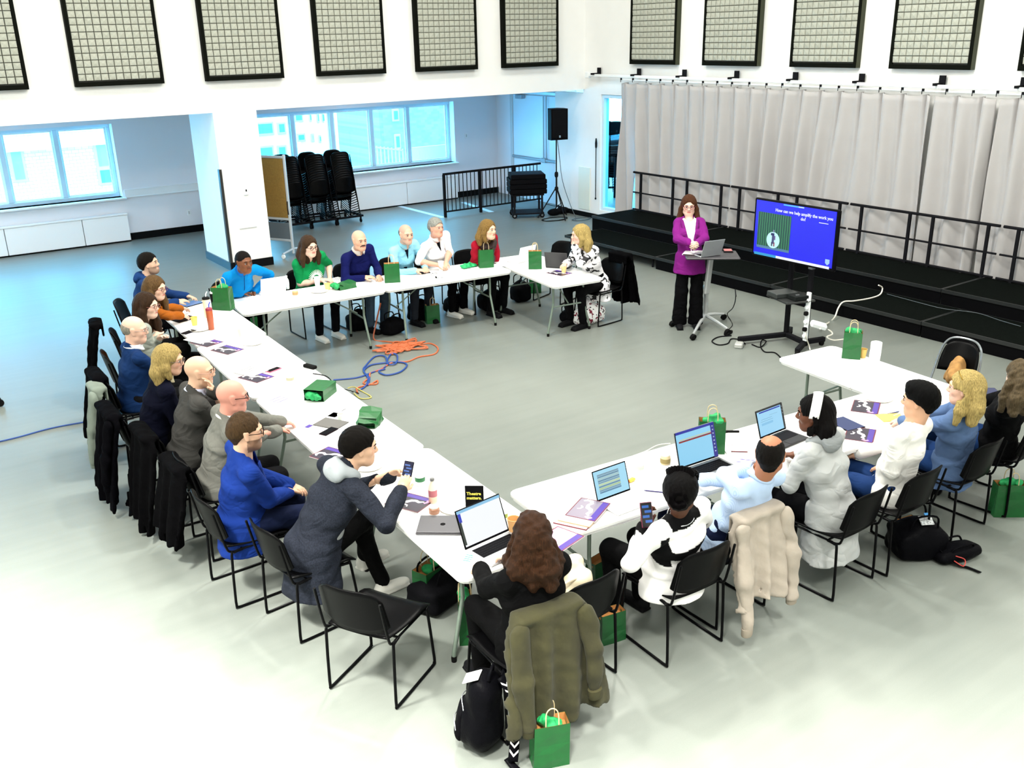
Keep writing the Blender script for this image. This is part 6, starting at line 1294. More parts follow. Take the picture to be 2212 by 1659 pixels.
def make_hair(root, hair, Hl, RH, N, u, lat, f, near, fem):
    st = hair['s']; c = hair['c']; v = .006 if near else .0075
    cl = np.array(lin(c)[:3]); cl = cl*(.85 if cl.max() < .2 else .95)*np.array([.72, .76, .74] if cl.max() < .2 else [1, .97, .85]); m = mat('hair_'+c, tuple(float(q) for q in cl), .5, spec=.12, noise=.45, nscale=30, bump=.6, bscale=120, stretch=(6, 6, .7))
    def P(x, y, z): return Hl+RH@np.array([x, y, z])
    def shell(s, t=.012, low=-.045):
        s.ell(P(0, -.014, .030), (.077+t, .096+t, .088+t), .01, RH)
    if st in ('short', 'crop', 'swept', 'balding', 'curlytop'):
        s = SDF(Hl-.16, Hl+.17, v); t = hair.get('t', .011)
        s.ell(P(0, -.016, .028), (.078+t, .097+t, .089+t), .01, RH); s.cone(P(0, -.055, -.01), P(0, -.045, -.055), .062+t*.4, .045, .03)
        if st == 'swept': s.ell(P(.0, .03, .098), (.06, .06, .03), .03, RH); s.cone(P(-.05, .06, .07), P(.06, .05, .085), .022, .028, .02)
        if st == 'curlytop':
            for i in range(26):
                a = RNG.uniform(0, 6.28); r_ = RNG.uniform(0, 1)**.5; s.ell(P(.06*r_*math.cos(a), -.02+.08*r_*math.sin(a), .115-.05*r_*r_), (.021, .021, .021), .008)
        # face opening, ears, nape
        s.ell(P(0, .105, -.035), (.082, .085, .098+hair.get('fh', 0)), .01, RH, 's'); s.cone(P(-.1, .01, -.06), P(.1, .01, -.06), .052, None, .01, None, 's')
        s.cone(P(-.12, .045, -.02), P(.12, .045, -.02), .040, None, .01, None, 's')
        if st == 'balding': s.ell(P(0, .0, .125), (.060, .10, .07), .02, RH, 's'); s.ell(P(0, .08, .09), (.075, .06, .07), .02, RH, 's')
        p = P(0, -.05, -.078); s.cut(p, RH@np.array([0, -.2, 1.]))
        s.wrinkle(.0015, 220, 3); sdf_obj('hair', s, m, root, 1); return
    if st == 'ring':      # thin fringe of hair round a bald head
        s = SDF(Hl-.14, Hl+.14, v); s.ell(P(0, -.016, .018), (.081, .099, .08), .01, RH); s.ell(P(0, .03, .10), (.11, .125, .085), .01, RH, 's'); s.ell(P(0, .11, -.03), (.095, .10, .12), .01, RH, 's'); s.cone(P(-.1, .012, -.05), P(.1, .012, -.05), .045, None, .01, None, 's'); s.cut(P(0, 0, -.06), RH@np.array([0, 0, 1.])); sdf_obj('hair', s, m, root, 1); return
    # long styles: cap plus falls of hair
    L = hair.get('L', .25); W = hair.get('w', .035); lo = np.minimum(Hl-.18, Hl-np.array([.22, .22, L+.12])); s = SDF(lo, Hl+.19, v*1.1); t = .014
    s.ell(P(0, -.016, .030), (.078+t, .098+t, .088+t), .01, RH); s.cone(P(0, -.06, 0), P(0, -.065, -.06), .07, .06, .03)
    dn = np.array([0, 0, -1.]); back = unit(RH@np.array([0, -1., 0])*np.array([1, 1, 0])); sid = unit(RH@np.array([1., 0, 0])*np.array([1, 1, 0]))
    if st in ('long', 'bob', 'curly'):
        for sx in (-1, 1):
            a = P(sx*.070, .0, .03); b = P(sx*.086, -.002, -.04); 
            if L > .17:
                fr = hair.get('front', .5); c2 = b+dn*(L*.45)+sid*sx*.022-back*.02*fr; e2 = b+dn*L*.9+sid*sx*.02-back*.05*fr
                s.cone(a, b, .022, .030, .02); s.cone(b, c2, .032, W, .02); s.cone(c2, e2, W, W*.6, .02)
            else: s.cone(a, b, .022, .030, .02); s.cone(b, P(sx*.075, .012, -.04)+dn*L*.5, .032, .024, .02)
        for x in (-.05, 0, .05):
            a = P(x, -.072, .0); b = a+dn*L*.55+back*.012+sid*x*.5; e2 = a+dn*L+back*(.0)+sid*x*.7; s.cone(a, b, .046, .054, .025); s.cone(b, e2, .054, .030 if st == 'long' else .04, .025)
    if st == 'ponyless': s.cone(P(0, -.09, -.01), P(0, -.10, -.10), .04, .03, .02)
    s.ell(P(0, .110, -.03), (.064, .085, .098+hair.get('fh', 0)), .012, RH, 's')
    if not hair.get('ears'): pass
    else: s.cone(P(-.12, .03, -.03), P(.12, .03, -.03), .035, None, .01, None, 's')
    if hair.get('part'): s.cone(P(0, .09, .115), P(0, -.03, .135), .012, .006, .008, None, 's')
    if st == 'curly': s.wrinkle(.006, 95, 5, 5)
    else: s.field(lambda X, Y, Z: .0028*np.sin(95*np.arctan2(Y-Hl[1], X-Hl[0])*.35+Z*12)+.0012*np.sin(140*X+90*Y))
    sdf_obj('hair', s, m, root, 1)
def make_top(root, t, P0, T, RT, N, u, lat, f, A, Hl, RH, near, fem, b, sc, standing):
    kind = t['k']; col = t['c']; th = {'sweater': .012, 'tshirt': .010, 'shirt': .009, 'jacket': .018, 'hoodie': .016, 'blouse': .012, 'blazer': .018}[kind]
    v = t.get('v') or (.0095 if near else .0125); slv = t.get('sleeve', 1.0)
    pts = np.array([P0, N, Hl]+[A[s][i] for s in (1, -1) for i in range(3)]); lo = pts.min(0)-.2; hi = pts.max(0)+.2; hi[2] = N[2]+.16; lo[2] = min(P0[2]-t.get('tail', .10)-.03, pts[:, 2].min()-.08)
    def torso(s, e):
        s.cone(T(0, -.008, .0), T(0, -.005, .16), (.158*b+e, .115*b+e, .08), (.142*b+e-(.012 if fem else 0), .108*b+e, .08), .04, RT)
        s.cone(T(0, -.005, .16), T(0, .0, .30), (.142*b+e-(.012 if fem else 0), .105*b+e, .08), (.155*b+e, .112*b+e, .09), .04, RT)
        s.cone(T(0, .0, .30), T(0, -.008, .405), (.155*b+e, .110*b+e, .08), (.140+e, .082+e, .06), .04, RT)
        if fem:
            for sx in (-1, 1): s.ell(T(sx*.068, .075, .30), (.058+e, .05+e, .055+e), .04, RT)
        elif b > 1.05: s.ell(T(0, .05, .12), (.12*b, .10*b, .12), .05, RT)
        for sx in (-1, 1): s.cone(T(sx*.05, -.012, .458), A[sx][0]-u*.004, .046+e, .046+e, .04)
        s.cone(T(0, -.02, .44), N+u*.005-f*.01, .068+e*.6, .055+e*.6, .04)
    s = SDF(lo, hi, v); torso(s, th)
    tail = t.get('tail', .08)
    if tail > .1:
        tw_ = t.get('flare', 1.1)
        s.cone(T(0, -.01, .05), P0+np.array([0, -.015, -tail]), (.175*b+th, .135*b+th, .08), (.192*b*tw_, .148*b*tw_, .08), .03, None); s.cut(P0-np.array([0, 0, tail]), (0, 0, 1))
    else: s.cone(T(0, -.012, .02), T(0, -.012, -.05), (.175*b+th, .137*b+th, .07), (.182*b+th, .145*b+th, .06), .03, RT)
    if not standing and t.get('lapcover', 0):
        for sx in (-1, 1): s.cone(P0+np.array([sx*.09, 0, .0]), P0+np.array([sx*.12, t['lapcover'], 0]), .10*b, .09, .03)
    for side in (1, -1):
        Sx, E, Wr, d, n = A[side]; e = th
        s.cone(Sx-u*.004, E, .050*(.6+.4*b)+e, .040+e, .025)
        if slv > .5: fr = min(1, (slv-.5)*2); q = E+(Wr-E)*fr; s.cone(E, q, .043+e, (.034+e*.9) if kind not in ('blouse',) else .05, .015)
    # hem and cuffs
    s.wrinkle(t.get('wr', .0035), t.get('wf', 30), int(abs(P0[0]*7+A[1][1][0]*100)) , 5)
    if kind in ('jacket', 'blazer', 'shirt', 'hoodie') or True:
        s.field(lambda X, Y, Z: 0*X)
    for side in (1, -1):
        Sx, E, Wr, d, n = A[side]
        if slv <= .5:
            q = Sx+(E-Sx)*(slv*2); nn = unit(Sx-E); s.cone(q-nn*.001, q-nn*.28, .10, .10, .001, None, 's') if False else None
    colfn = None
    neckr = t.get('neck', .058)
    # neck opening
    s.cone(N-u*.02+f*.012, N+u*.2+f*.05, neckr, neckr+.03, .008, None, 's')
    if t.get('V'):            # open front, the shirt below shows
        zv = t['V']
        def wedge(X, Y, Z):
            px, py, pz = X-P0[0], Y-P0[1], Z-P0[2]; lx = px*lat[0]+py*lat[1]+pz*lat[2]; ly = px*f[0]+py*f[1]+pz*f[2]; lz = (px*u[0]+py*u[1]+pz*u[2])/sc
            return np.maximum(np.maximum(np.abs(lx)-(lz-zv)*t.get('vw', .36), -(ly-.0)), lz-.60)*.8
        s.apply(wedge, lo, hi, .004, 's')
    m = t.get('m') or clothmat('t_'+col, col, noise=t.get('noise', 0), nscale=t.get('ns', 60)); name = t.get('name', kind)
    if t.get('colfn'):
        m = attr_mat('cloth_attr_'+name, .85, bump=.15, bscale=260)
        def colfn(V): L = (V-P0)@RT; L[:, 2] /= sc; return t['colfn'](L, V, A)
    o = sdf_obj(name, s, m, root, 1, colfn)
    if slv <= .5 or .5 < slv < .95: pass
    if t.get('V') or t.get('under'):
        s = SDF(lo, hi, v); torso(s, th-.010); s.cone(N-u*.02+f*.012, N+u*.2+f*.05, neckr-.004, neckr+.03, .006, None, 's'); s.cut(T(0, 0, .02), u); s.cut(T(0, .01, 0), f)
        sdf_obj(t.get('underk', 'shirt'), s, clothmat('u_'+t['under'], t['under']), root, 1)
    if t.get('collar'):
        cm = m if t['collar'] is True else clothmat('u_'+t['collar'], t['collar']); R0 = .060 if not fem else .054; P = []
        for i in range(26):
            a = math.pi*.5+.30+(2*math.pi-.60)*i/25; row = []
            for h in (0, .5, 1):
                r = R0+.004+.018*h*h; front = max(0, math.sin(a)); row.append(N-u*.004+f*.006+lat*math.cos(a)*r*1.02+f*math.sin(a)*r*1.12+u*(.038*(1-h*.55)-.035*h*front-.01*h))
            P.append(row)
        mb = MB(); mb.nofix = True; mb.sheet(np.array(P), .004).build('collar', cm, root, 'full')
        
    if t.get('lapel'):
        lm = clothmat('l_'+t['lapel'], t['lapel'])
        for sx in (-1, 1):
            zv = t['V']; rows = []
            for i in range(8):
                q = i/7; z = .47-(.47-zv)*q; x0 = (z-zv)*t.get('vw', .36); wd = .045*math.sin(math.pi*min(1, .25+q*.8))+.006
                y = .112*b+th+.006 if z < .32 else (.112*b+th+.004)-(z-.32)*.36
                rows.append([T(sx*(x0+a*wd), y-(.25*(a*wd))*1.0-.35*max(0, x0+a*wd-.08), z) for a in (0, .5, 1)])
            mb = MB(); mb.nofix = True; mb.sheet(np.array(rows), .006).build('lapel', lm, root, 'full')
    if t.get('hood'):
        hm = clothmat('h_'+t['hood'], t['hood']); s = SDF(N-.2, N+.2, v)
        for i in range(11):
            a = math.pi+math.pi*(i-5)/5*.62; a = math.radians(-90)+(i-5)*.36; r = .085; q = N+lat*math.cos(a)*r*1.05+f*math.sin(a)*r-u*.002+u*.012*math.cos((i-5)*.5)
            s.ell(q, (.034, .034, .032), .03)
        s.ell(N-f*.10-u*.035, (.10, .045, .07), .03, RT); s.wrinkle(.003, 60, 4); sdf_obj('hood', s, hm, root, 1)
    if t.get('zip'): MB().tube([T(0, .10*b+th+.012, z) if z < .33 else T(0, .112*b+th+.008-(z-.33)*.42, z) for z in np.linspace(t['zip'][0], .47, 8)], .0035, 6).build('zip', clothmat('z_'+t['zip'][1], t['zip'][1]), root)
    return o
# ================================================================== WHO SITS WHERE
CH = {}
def seat(key, x, y, yaw, label, back=.20):
    a = math.radians(yaw); return chair(x-math.cos(a)*back, y-math.sin(a)*back, yaw, label)
NAVY = '#12264a'
def W(px, py, z): return tuple(at(px, py, z))
# -- left row, from the back
seat(1, 2.70, 11.72, -25, 'black chair of the bearded man in the navy hoodie')
person('man with short dark hair and beard in a navy hoodie, farthest at the left row', (2.70, 11.72), -25, (322, 569), 1.25, .75, -.12, '#d9b49c', dict(s='short', c='#16100c', t=.014), dict(k='hoodie', c='#14305f', hood='#163566', wr=.005), '#0a0a0e', ({'w': 0, 'world': W(382, 652, .80)}, {'w': 0, 'world': W(402, 640, .80)}), beard=('#2a1c14', .55))
seat(2, 2.36, 10.52, -10, 'black chair of the woman in the orange cardigan')
person('woman with long blond hair and glasses in an orange cardigan', (2.36, 10.52), -10, (336, 622), 1.22, .62, .1, '#eac2ac', dict(s='long', c='#6e5030', L=.30, part=1), dict(k='sweater', c='#985214', wr=.005), '#0a0a0c', ({'w': 0, 'world': W(398, 683, .80)}, {'w': 0, 'world': W(402, 668, .80)}), fem=True, glasses='#6a3226')
seat(3, 2.10, 9.78, -5, 'black chair of the woman in the pale sage cardigan')
person('woman with long brown hair and round glasses in a pale sage cardigan', (2.10, 9.78), -5, (318, 660), 1.22, .65, .05, '#edc8b4', dict(s='long', c='#3c2616', L=.36, part=1, w=.042), dict(k='sweater', c='#8e938a', V=.18, under='#e4e2dc', vw=.2), '#0a0a0c', 'crossed crossed'.split(), fem=True, glasses='#7a4438')
seat(4, 1.90, 9.02, 0, 'black chair of the balding man with crossed arms')
person('older balding man with glasses in a navy sweater, arms crossed', (1.90, 9.02), 2, (291, 712), 1.22, .85, .08, '#ecc0aa', dict(s='ring', c='#8a8680', scalp=None), dict(k='sweater', c='#0c2852', collar='#e8ecf2', wr=.005), '#0a0a0c', ({'w': (-.10, .28, .86), 'pole': (.7, .1, -.5)}, {'w': (.08, .25, .82), 'pole': (-.7, .1, -.5)}), glasses='#8a7a70', bulk=1.12)
seat(5, 1.78, 8.02, 0, 'black chair of the blond woman in the dark jacket')
person('blond woman with bob and glasses in a dark navy jacket on the left row', (1.78, 8.02), 0, (366, 777), 1.22, .78, .1, '#e8b89e', dict(s='bob', c='#a08c5c', L=.16, fh=.0), dict(k='jacket', c='#080a1a', V=.20, under='#e8dcb8', vw=.2, tail=.16, collar='#e8dcb8'), '#060608', ('lap', 'lap'), fem=True, glasses='#5a4a44')
seat(6, 1.90, 7.46, 0, 'black chair of the bald man resting his chin on his hand')
person('bald man with clear glasses in a grey suit, hand on his chin', (1.90, 7.46), -2, (431, 802), 1.23, .85, .05, '#ecc0a4', dict(s='ring', c='#b89a80') if False else None, dict(k='blazer', c='#3f3e3c', V=.12, under='#c8cce8', vw=.18, collar='#d4d8f0', lapel='#383736', wr=.005), '#08080a', ({'w': (-.12, .30, .80), 'pole': (.7, .0, -.5)}, {'w': 0, 'onhead': (.02, .085, -.155), 'pole': (-.3, .5, -.7), 'hd': (0, 0, .9), 'n': (0, -1, 0)}), glasses='#b48a78', beard=('#b08a70', .35))
seat(7, 1.93, 6.76, 0, 'black chair of the bald man in the light grey blazer')
person('bald man with black glasses in a light grey blazer, hands on the table', (1.93, 6.76), -6, (502, 856), 1.24, 1.0, .08, '#e8a290', dict(s='ring', c='#c9b4ae') if False else None, dict(k='blazer', c='#6a6a64', V=.15, under='#f2efe8', vw=.2, collar='#f0ece4', wr=.005, noise=.06), '#0c0c0e', ({'w': 0, 'world': W(616, 928, .79), 'n': (0, 0, -1)}, {'w': 0, 'world': W(622, 914, .79), 'n': (0, 0, -1)}), glasses='#0c0c10', bulk=1.12, near=True)
seat(8, 1.84, 6.04, 2, 'black chair of the bearded man in the bright blue blazer')
person('man with curly brown hair, beard and glasses in a bright blue blazer', (1.84, 6.04), -6, (532, 932), 1.24, .98, .05, '#e6b89c', dict(s='curlytop', c='#4c3620', t=.008), dict(k='blazer', c='#0e2a70', V=.12, under='#141c66', vw=.2, lapel='#0c2462', wr=.006, tail=.20), '#07102a', ({'w': (.02, .34, .68), 'n': (0, 0, -1)}, {'w': (-.06, .37, .69), 'n': (0, 0, -1)}), glasses='#1c1410', beard=('#4a2c18', .75), bulk=1.12, near=True)
seat(9, 2.02, 5.40, 6, 'black chair of the man with the phone, its back facing left')
p9 = person('man in a dark tweed blazer with a grey hood, holding a phone', (2.06, 5.36), 10, (777, 964), 1.22, 1.02, .10, '#ecc0a2', dict(s='short', c='#120d0a', t=.014), dict(k='blazer', c='#20242e', V=.15, under='#b6babd', vw=.12, hood='#9aa0a4', lapel=None, tail=.30, flare=1.22, noise=.35, ns=110, wr=.007, wf=34), '#060607', ({'w': 0, 'world': W(865, 1062, .93), 'hd': (.1, .2, .4), 'n': (-.4, 0, -.5)}, {'w': 0, 'world': W(838, 1028, .93), 'hd': (.3, .1, .3), 'n': (.8, .2, 0)}), shoes=shoe_white, near=True, curl=(.6, .5), legs='crossed', bulk=1.08)
ph = empty('phone', W(880, 1021, .99), math.radians(-60), 'phone with blue chat lines held by the man with the grey hood', 'phone'); MB().box((0, 0, .0), (.075, .009, .155), R=Rx(-.5), ch=.004).build('case', rub, ph); sc_ = MB().box((0, 0, 0), (.068, .001, .146)).build('screen', emat('phone_navy', '#10184c', .8), ph, False, (0, -.0052*math.cos(.5), .0052*math.sin(.5)), (-.5, 0, 0))
for k in range(6): MB().box((.008 if k % 2 else -.006, -.001, .05-.02*k), (.04, .001, .010)).build('chat_line', emat('chat_blue', '#6c94e8', .8), sc_)
# -- back row
seat(10, 3.84, 11.68, -88, 'black chair of the man in the bright blue fleece')
person('man with cropped hair in a bright cyan fleece with a zip', (3.84, 11.66), -82, (527, 566), 1.25, .33, .05, '#7c4c30', dict(s='crop', c='#1a1412', t=.004, scalp=('#201816', .6)), dict(k='sweater', c='#0380c8', collar='#0c6ec8', zip=(.20, '#0a2a6a'), wr=.005), '#07070a', ('table', 'table'))
seat(11, 4.85, 11.66, -88, 'black chair of the person in the green T-shirt')
p11 = person('person with long brown hair and black glasses in a green T-shirt with a white sunburst', (4.85, 11.64), -85, (668, 532), 1.26, .35, .08, '#efc9b6', dict(s='long', c='#4a3220', L=.20, part=1, front=.2), dict(k='tshirt', c='#0c8348', sleeve=.5, tail=.1, wr=.005), '#0a0c10', ({'w': 0, 'world': W(690, 606, .79)}, {'w': 0, 'world': W(712, 600, .79)}), fem=True, glasses='#141012', bulk=1.22, shoes=shoe_white)
seat(12, 5.50, 11.58, -85, 'black chair of the bald man with the moustache')
p12 = person('bald man with a moustache in a navy sweater at the back row', (5.50, 11.56), -78, (776, 519), 1.26, .33, .05, '#e6b298', None, dict(k='sweater', c='#0a1048', collar='#e2d8d2', wr=.005), '#3c4c5c', ({'w': 0, 'world': W(786, 600, .79)}, {'w': 0, 'world': W(818, 596, .79)}), beard=None, bulk=1.15)
seat(13, 6.15, 11.50, -85, 'black chair of the man in the pale blue shirt')
person('man with short grey beard in a pale blue denim shirt', (6.15, 11.48), -80, (877, 506), 1.26, .32, .05, '#e6b8a0', dict(s='ring', c='#6a625c', scalp=('#7a6e66', .35)), dict(k='shirt', c='#8ecbe0', V=.34, under='#0c1022', vw=.25, collar=True, wr=.005), '#20242c', ({'w': 0, 'world': W(896, 585, .79)}, {'w': 0, 'world': W(918, 578, .79)}), beard=('#9a8a80', .45), bulk=1.05)
seat(14, 6.73, 11.52, -85, 'black chair of the man in the white shirt')
person('grey haired man in a loose white shirt, arms crossed on the table', (6.73, 11.50), -75, (942, 491), 1.28, .45, -.02, '#e8ab94', dict(s='short', c='#8c8e90', t=.012), dict(k='shirt', c='#f4f2f4', sleeve=.62, V=.34, under='#101014', vw=.25, collar=True, wr=.006), '#08080a', ({'w': 0, 'world': W(944, 572, .82), 'pole': (.7, .1, -.4)}, {'w': 0, 'world': W(964, 566, .84), 'pole': (-.7, .1, -.4)}), bulk=1.2, shoes=shoe_white)
seat(15, 7.22, 11.22, -85, 'black chair of the woman with the dark scarf')
p15 = person('woman with long blond hair in a red top and dark brown scarf', (7.22, 11.18), -80, (1055, 496), 1.26, .52, -.05, '#f0c6ac', dict(s='long', c='#7c6238', L=.17), dict(k='sweater', c='#980f26'), '#0a0a0c', ('lap', 'lap'), fem=True)
seat(16, 8.22, 9.66, 185, 'black chair of the woman in the patterned blouse')
person('blond woman in a white blouse with black brush pattern, hand on her chin', (8.16, 9.66), 186, (1253, 507), 1.25, -.85, .05, '#ecc0ae', dict(s='bob', c='#b98f4c', L=.17), dict(k='blouse', c='#f0eef2', tail=.22, m='PAT', wr=.006), '#0a0a0c', ({'w': 0, 'world': W(1222, 570, .84)}, {'w': 0, 'onhead': (-.02, .085, -.15), 'pole': (-.3, .5, -.7), 'hd': (0, 0, .9), 'n': (0, -1, 0)}), fem=True) if False else None
pat = bpy.data.materials.new('blouse_pattern'); pat.use_nodes = True; nt = pat.node_tree; b = nt.nodes['Principled BSDF']; tc = nt.nodes.new('ShaderNodeTexCoord'); nn = nt.nodes.new('ShaderNodeTexNoise'); nn.inputs['Scale'].default_value = 11; nn.inputs['Detail'].default_value = 2; nn.inputs['Distortion'].default_value = 1.2; rr = nt.nodes.new('ShaderNodeValToRGB'); rr.color_ramp.elements[0].position = .555; rr.color_ramp.elements[0].color = lin('#f2f0f4'); rr.color_ramp.elements[1].position = .58; rr.color_ramp.elements[1].color = lin('#0c0a10'); nt.links.new(tc.outputs['Object'], nn.inputs['Vector']); nt.links.new(nn.outputs['Fac'], rr.inputs[0]); nt.links.new(rr.outputs[0], b.inputs['Base Color']); b.inputs['Roughness'].default_value = .7
person('blond woman in a white blouse with black brush pattern, hand on her chin', (8.16, 9.66), 186, (1253, 507), 1.25, -.85, .05, '#ecc0ae', dict(s='bob', c='#a28e5c', L=.17), dict(k='blouse', c='#f0eef2', tail=.22, m=pat, wr=.006), '#0a0a0c', ({'w': 0, 'world': W(1222, 570, .84)}, {'w': 0, 'onhead': (-.02, .085, -.15), 'pole': (-.3, .5, -.7), 'hd': (0, 0, .9), 'n': (0, -1, 0)}), fem=True)
# -- the presenter
fq = at(1482, 706)
p17 = person('standing woman with long auburn hair and glasses in a purple blazer', (fq[0]+.02, fq[1]), 232, (1488, 444), 1.585, .03, .08, '#f2cbb8', dict(s='long', c='#56301a', L=.27, part=1, front=.7), dict(k='blazer', c='#72186e', V=.05, under='#f2efec', vw=.20, lapel='#6c1868', tail=.17, flare=1.14, wr=.005), '#050507', ({'w': (.05, .25, 1.19), 'pole': (.8, -.3, -.5), 'n': (-.6, -.6, -.2)}, {'w': (-.05, .24, 1.18), 'pole': (-.8, -.3, -.5), 'n': (.6, -.6, -.2)}), fem=True, standing=True, glasses='#6a1a30', curl=(.7, .7), near=True)
# -- front row, from the left
seat(18, 2.64, 3.74, 86, 'black chair under the olive coat')
person('woman with curly brown hair in a black jacket, seen from behind', (2.66, 3.70), 84, (1152, 1158), 1.22, 1.98, .12, '#e8bca4', dict(s='curly', c='#3e2312', L=.24, w=.048), dict(k='jacket', c='#050506', tail=.22, flare=1.1), '#050506', ('table', 'table'), fem=True, near=True, bulk=1.1)
seat(19, 3.83, 3.72, 88, 'black chair of the woman in the striped sweater')
def stripes19(L, V, A):
    c = np.tile(col_lin('#f4f2f2'), (len(L), 1)); bk = col_lin('#060608'); x, y, z = L[:, 0], L[:, 1], L[:, 2]
    torso = np.abs(x) < .23
    k = (z > .235-.10*x)&(z < .315-.10*x)&torso; c[k] = bk
    k = (np.abs(x+.175-(.44-z)*.10) < .032)&(z > .2)&(z < .45); c[k] = bk
    k = (z > .455)&(np.abs(x) < .115); c[k] = bk
    for s_ in (1, -1):
        S_, E, Wr = A[s_][:3]; d = Wr-E; t = ((V-E)@d)/(d@d); r = np.linalg.norm(V-E-np.outer(t, d), axis=1); c[(t > .90)&(r < .09)] = bk
    return c
p19 = person('woman with braided black hair in a white sweater with black bands, holding a phone', (3.80, 3.74), 92, (1470, 1062), 1.20, 1.95, .10, '#5a3420', dict(s='short', c='#0a0708', t=.018), dict(k='sweater', c='#f4f2f2', name='sweater', colfn=stripes19, tail=.14, flare=1.1, wr=.006, v=.0065), '#050506', ({'w': (.30, .10, .66), 'pole': (.8, -.5, -.3)}, {'w': 0, 'world': W(1392, 1140, .88), 'pole': (-.7, -.2, -.6), 'hd': (0, .3, .8), 'n': (0, -1, 0)}), fem=True, near=True, curl=(.4, .6), bulk=1.15)
root, d = p19; RH, Hl = d['RH'], d['Hl']; hm = mat('braid_black', '#050405', .4)
for k in range(11):
    a = -1.25+2.5*k/10; pts = []
    for q in range(9):
        t = -.05+2.0*q/8; r = .100+.004*math.sin(q*3+k); pts.append(Hl+RH@np.array([(.082*math.sin(a))*(1-.25*max(0, t-1.2))*math.cos((t-.7)*.55), -.016+.112*math.cos(t)*1.0-.0, .030+.105*math.sin(t)*math.cos(a*.55)]) if t < 1.75 else Hl+RH@np.array([.05*math.sin(a), -.085-.02*(t-1.75), .02-.09*(t-1.5)]))
    hs(MB().tube(smooth_path(pts, 4), [.0115+.0022*math.sin(i*1.9) for i in range(33)], 7).build('braid', hm, root, True), Hl)
s = SDF(Hl-.2, Hl+.2, .007); 
for k in range(9): a = k*.7; s.ell(Hl+RH@np.array([.035*math.cos(a), -.105-.004*k, -.0+.035*math.sin(a)]), (.022, .022, .022), .006)
hs(sdf_obj('hair_bun', s, hm, root, 1), Hl); T = d['T']
MB().tube([T(.085*math.cos(t), -.01+.075*math.sin(t), .485+.012*math.sin(t)) for t in np.linspace(0, 2*math.pi, 26, endpoint=False)], .0035, 6, True).build('necklace', mat('silver', '#d8dade', .2, .9), root, True)
ph2 = empty('phone', W(1397, 1112, .97), math.radians(-25), 'phone with blue chat bubbles held by the woman in the striped sweater', 'phone'); MB().box((0, 0, 0), (.076, .009, .155), R=Rx(-.45), ch=.004).build('case', mat('case_rose', '#6c2440', .4), ph2); sc_ = MB().box((0, 0, 0), (.068, .001, .146)).build('screen', emat('phone_black', '#04060e', .6), ph2, False, (0, -.0052*math.cos(.45), .0052*math.sin(.45)), (-.45, 0, 0))
for k in range(4): MB().box((.008 if k % 2 else -.006, -.001, .05-.03*k), (.042, .001, .016)).build('chat_bubble', emat('chat_blue2', '#3878d8', .8), sc_)
seat(20, 4.36, 3.82, 90, 'black chair under the cream jacket')
st20 = bpy.data.materials.new('striped_shirt'); st20.use_nodes = True; nt = st20.node_tree; b = nt.nodes['Principled BSDF']; tc = nt.nodes.new('ShaderNodeTexCoord'); wv = nt.nodes.new('ShaderNodeTexWave'); wv.bands_direction = 'X'; wv.inputs['Scale'].default_value = 70; wv.inputs['Distortion'].default_value = 0; rr = nt.nodes.new('ShaderNodeValToRGB'); rr.color_ramp.elements[0].color = lin('#a6c0e4'); rr.color_ramp.elements[1].color = lin('#bcd1ee'); rr.color_ramp.elements[1].position = .5; nt.links.new(tc.outputs['Object'], wv.inputs['Vector']); nt.links.new(wv.outputs['Fac'], rr.inputs[0]); nt.links.new(rr.outputs[0], b.inputs['Base Color']); b.inputs['Roughness'].default_value = .8
person('balding man in a striped pale blue shirt, chin on his hand, seen from behind', (4.40, 3.82), 92, (1664, 982), 1.22, 1.95, .05, '#b97c5c', dict(s='balding', c='#15100e', t=.004, bald=-.004), dict(k='shirt', c='#b4cdea', m=st20, collar=True, wr=.007), '#0c1430', ({'w': (.05, .34, .80)}, {'w': 0, 'onhead': (-.075, .06, -.12), 'pole': (-.9, .1, -.5), 'hd': (0, 0, .8), 'n': (.6, 0, 0)}), near=True, bulk=1.1, curl=(.4, .9))
seat(21, 5.24, 3.58, 92, 'black chair behind the white hoodie, fourth from the left in front')
p21 = person('woman with a white headband in a long pale grey hoodie, turned to the left', (5.24, 3.62), 95, (1758, 893), 1.24, -1.0, .05, '#6e4028', dict(s='bob', c='#0c0808', L=.13, ears=1), dict(k='hoodie', c='#b4b6b6', hood='#8e9294', tail=.34, flare=1.15, wr=.006), '#07070a', ('table', 'table'), fem=True, near=True, bulk=1.1)
seat(22, 5.82, 3.54, 90, 'black chair of the person in the white sweater')
person('person with short black hair in a white sweater and jeans, looking left', (5.86, 3.58), 96, (1986, 864), 1.25, -1.08, .05, '#e9b696', dict(s='swept', c='#070607', t=.016), dict(k='sweater', c='#f4f2ee', wr=.006), '#16305e', ({'w': (.12, .34, .66)}, {'w': 0, 'world': W(1905, 1012, .66), 'n': (0, 0, -1)}), near=True, bulk=1.05)
seat(23, 6.63, 3.54, 90, 'black chair of the blond woman in the blue sweater')
p23 = person('blond woman with a hair clip in a slate blue sweater, looking left', (6.62, 3.56), 95, (2084, 838), 1.24, -1.0, .0, '#f2c4b0', dict(s='bob', c='#ae9a66', L=.20, ears=1), dict(k='sweater', c='#536a90', wr=.007, tail=.16), '#1c3868', ('table', 'table'), fem=True, near=True)
seat(24, 7.32, 3.52, 95, 'black chair cut off by the right edge')
person('woman with curly ash blond hair in black and jeans at the right edge, reaching over', (7.25, 3.56), 100, (2206, 815), 1.26, -1.5, .1, '#efc6b4', dict(s='curly', c='#6c5a44', L=.22), dict(k='sweater', c='#060608', tail=.14), '#14305c', ({'w': (.10, .35, .70)}, {'w': 0, 'world': W(2165, 853, .80), 'n': (0, 0, -1)}), fem=True, near=True)
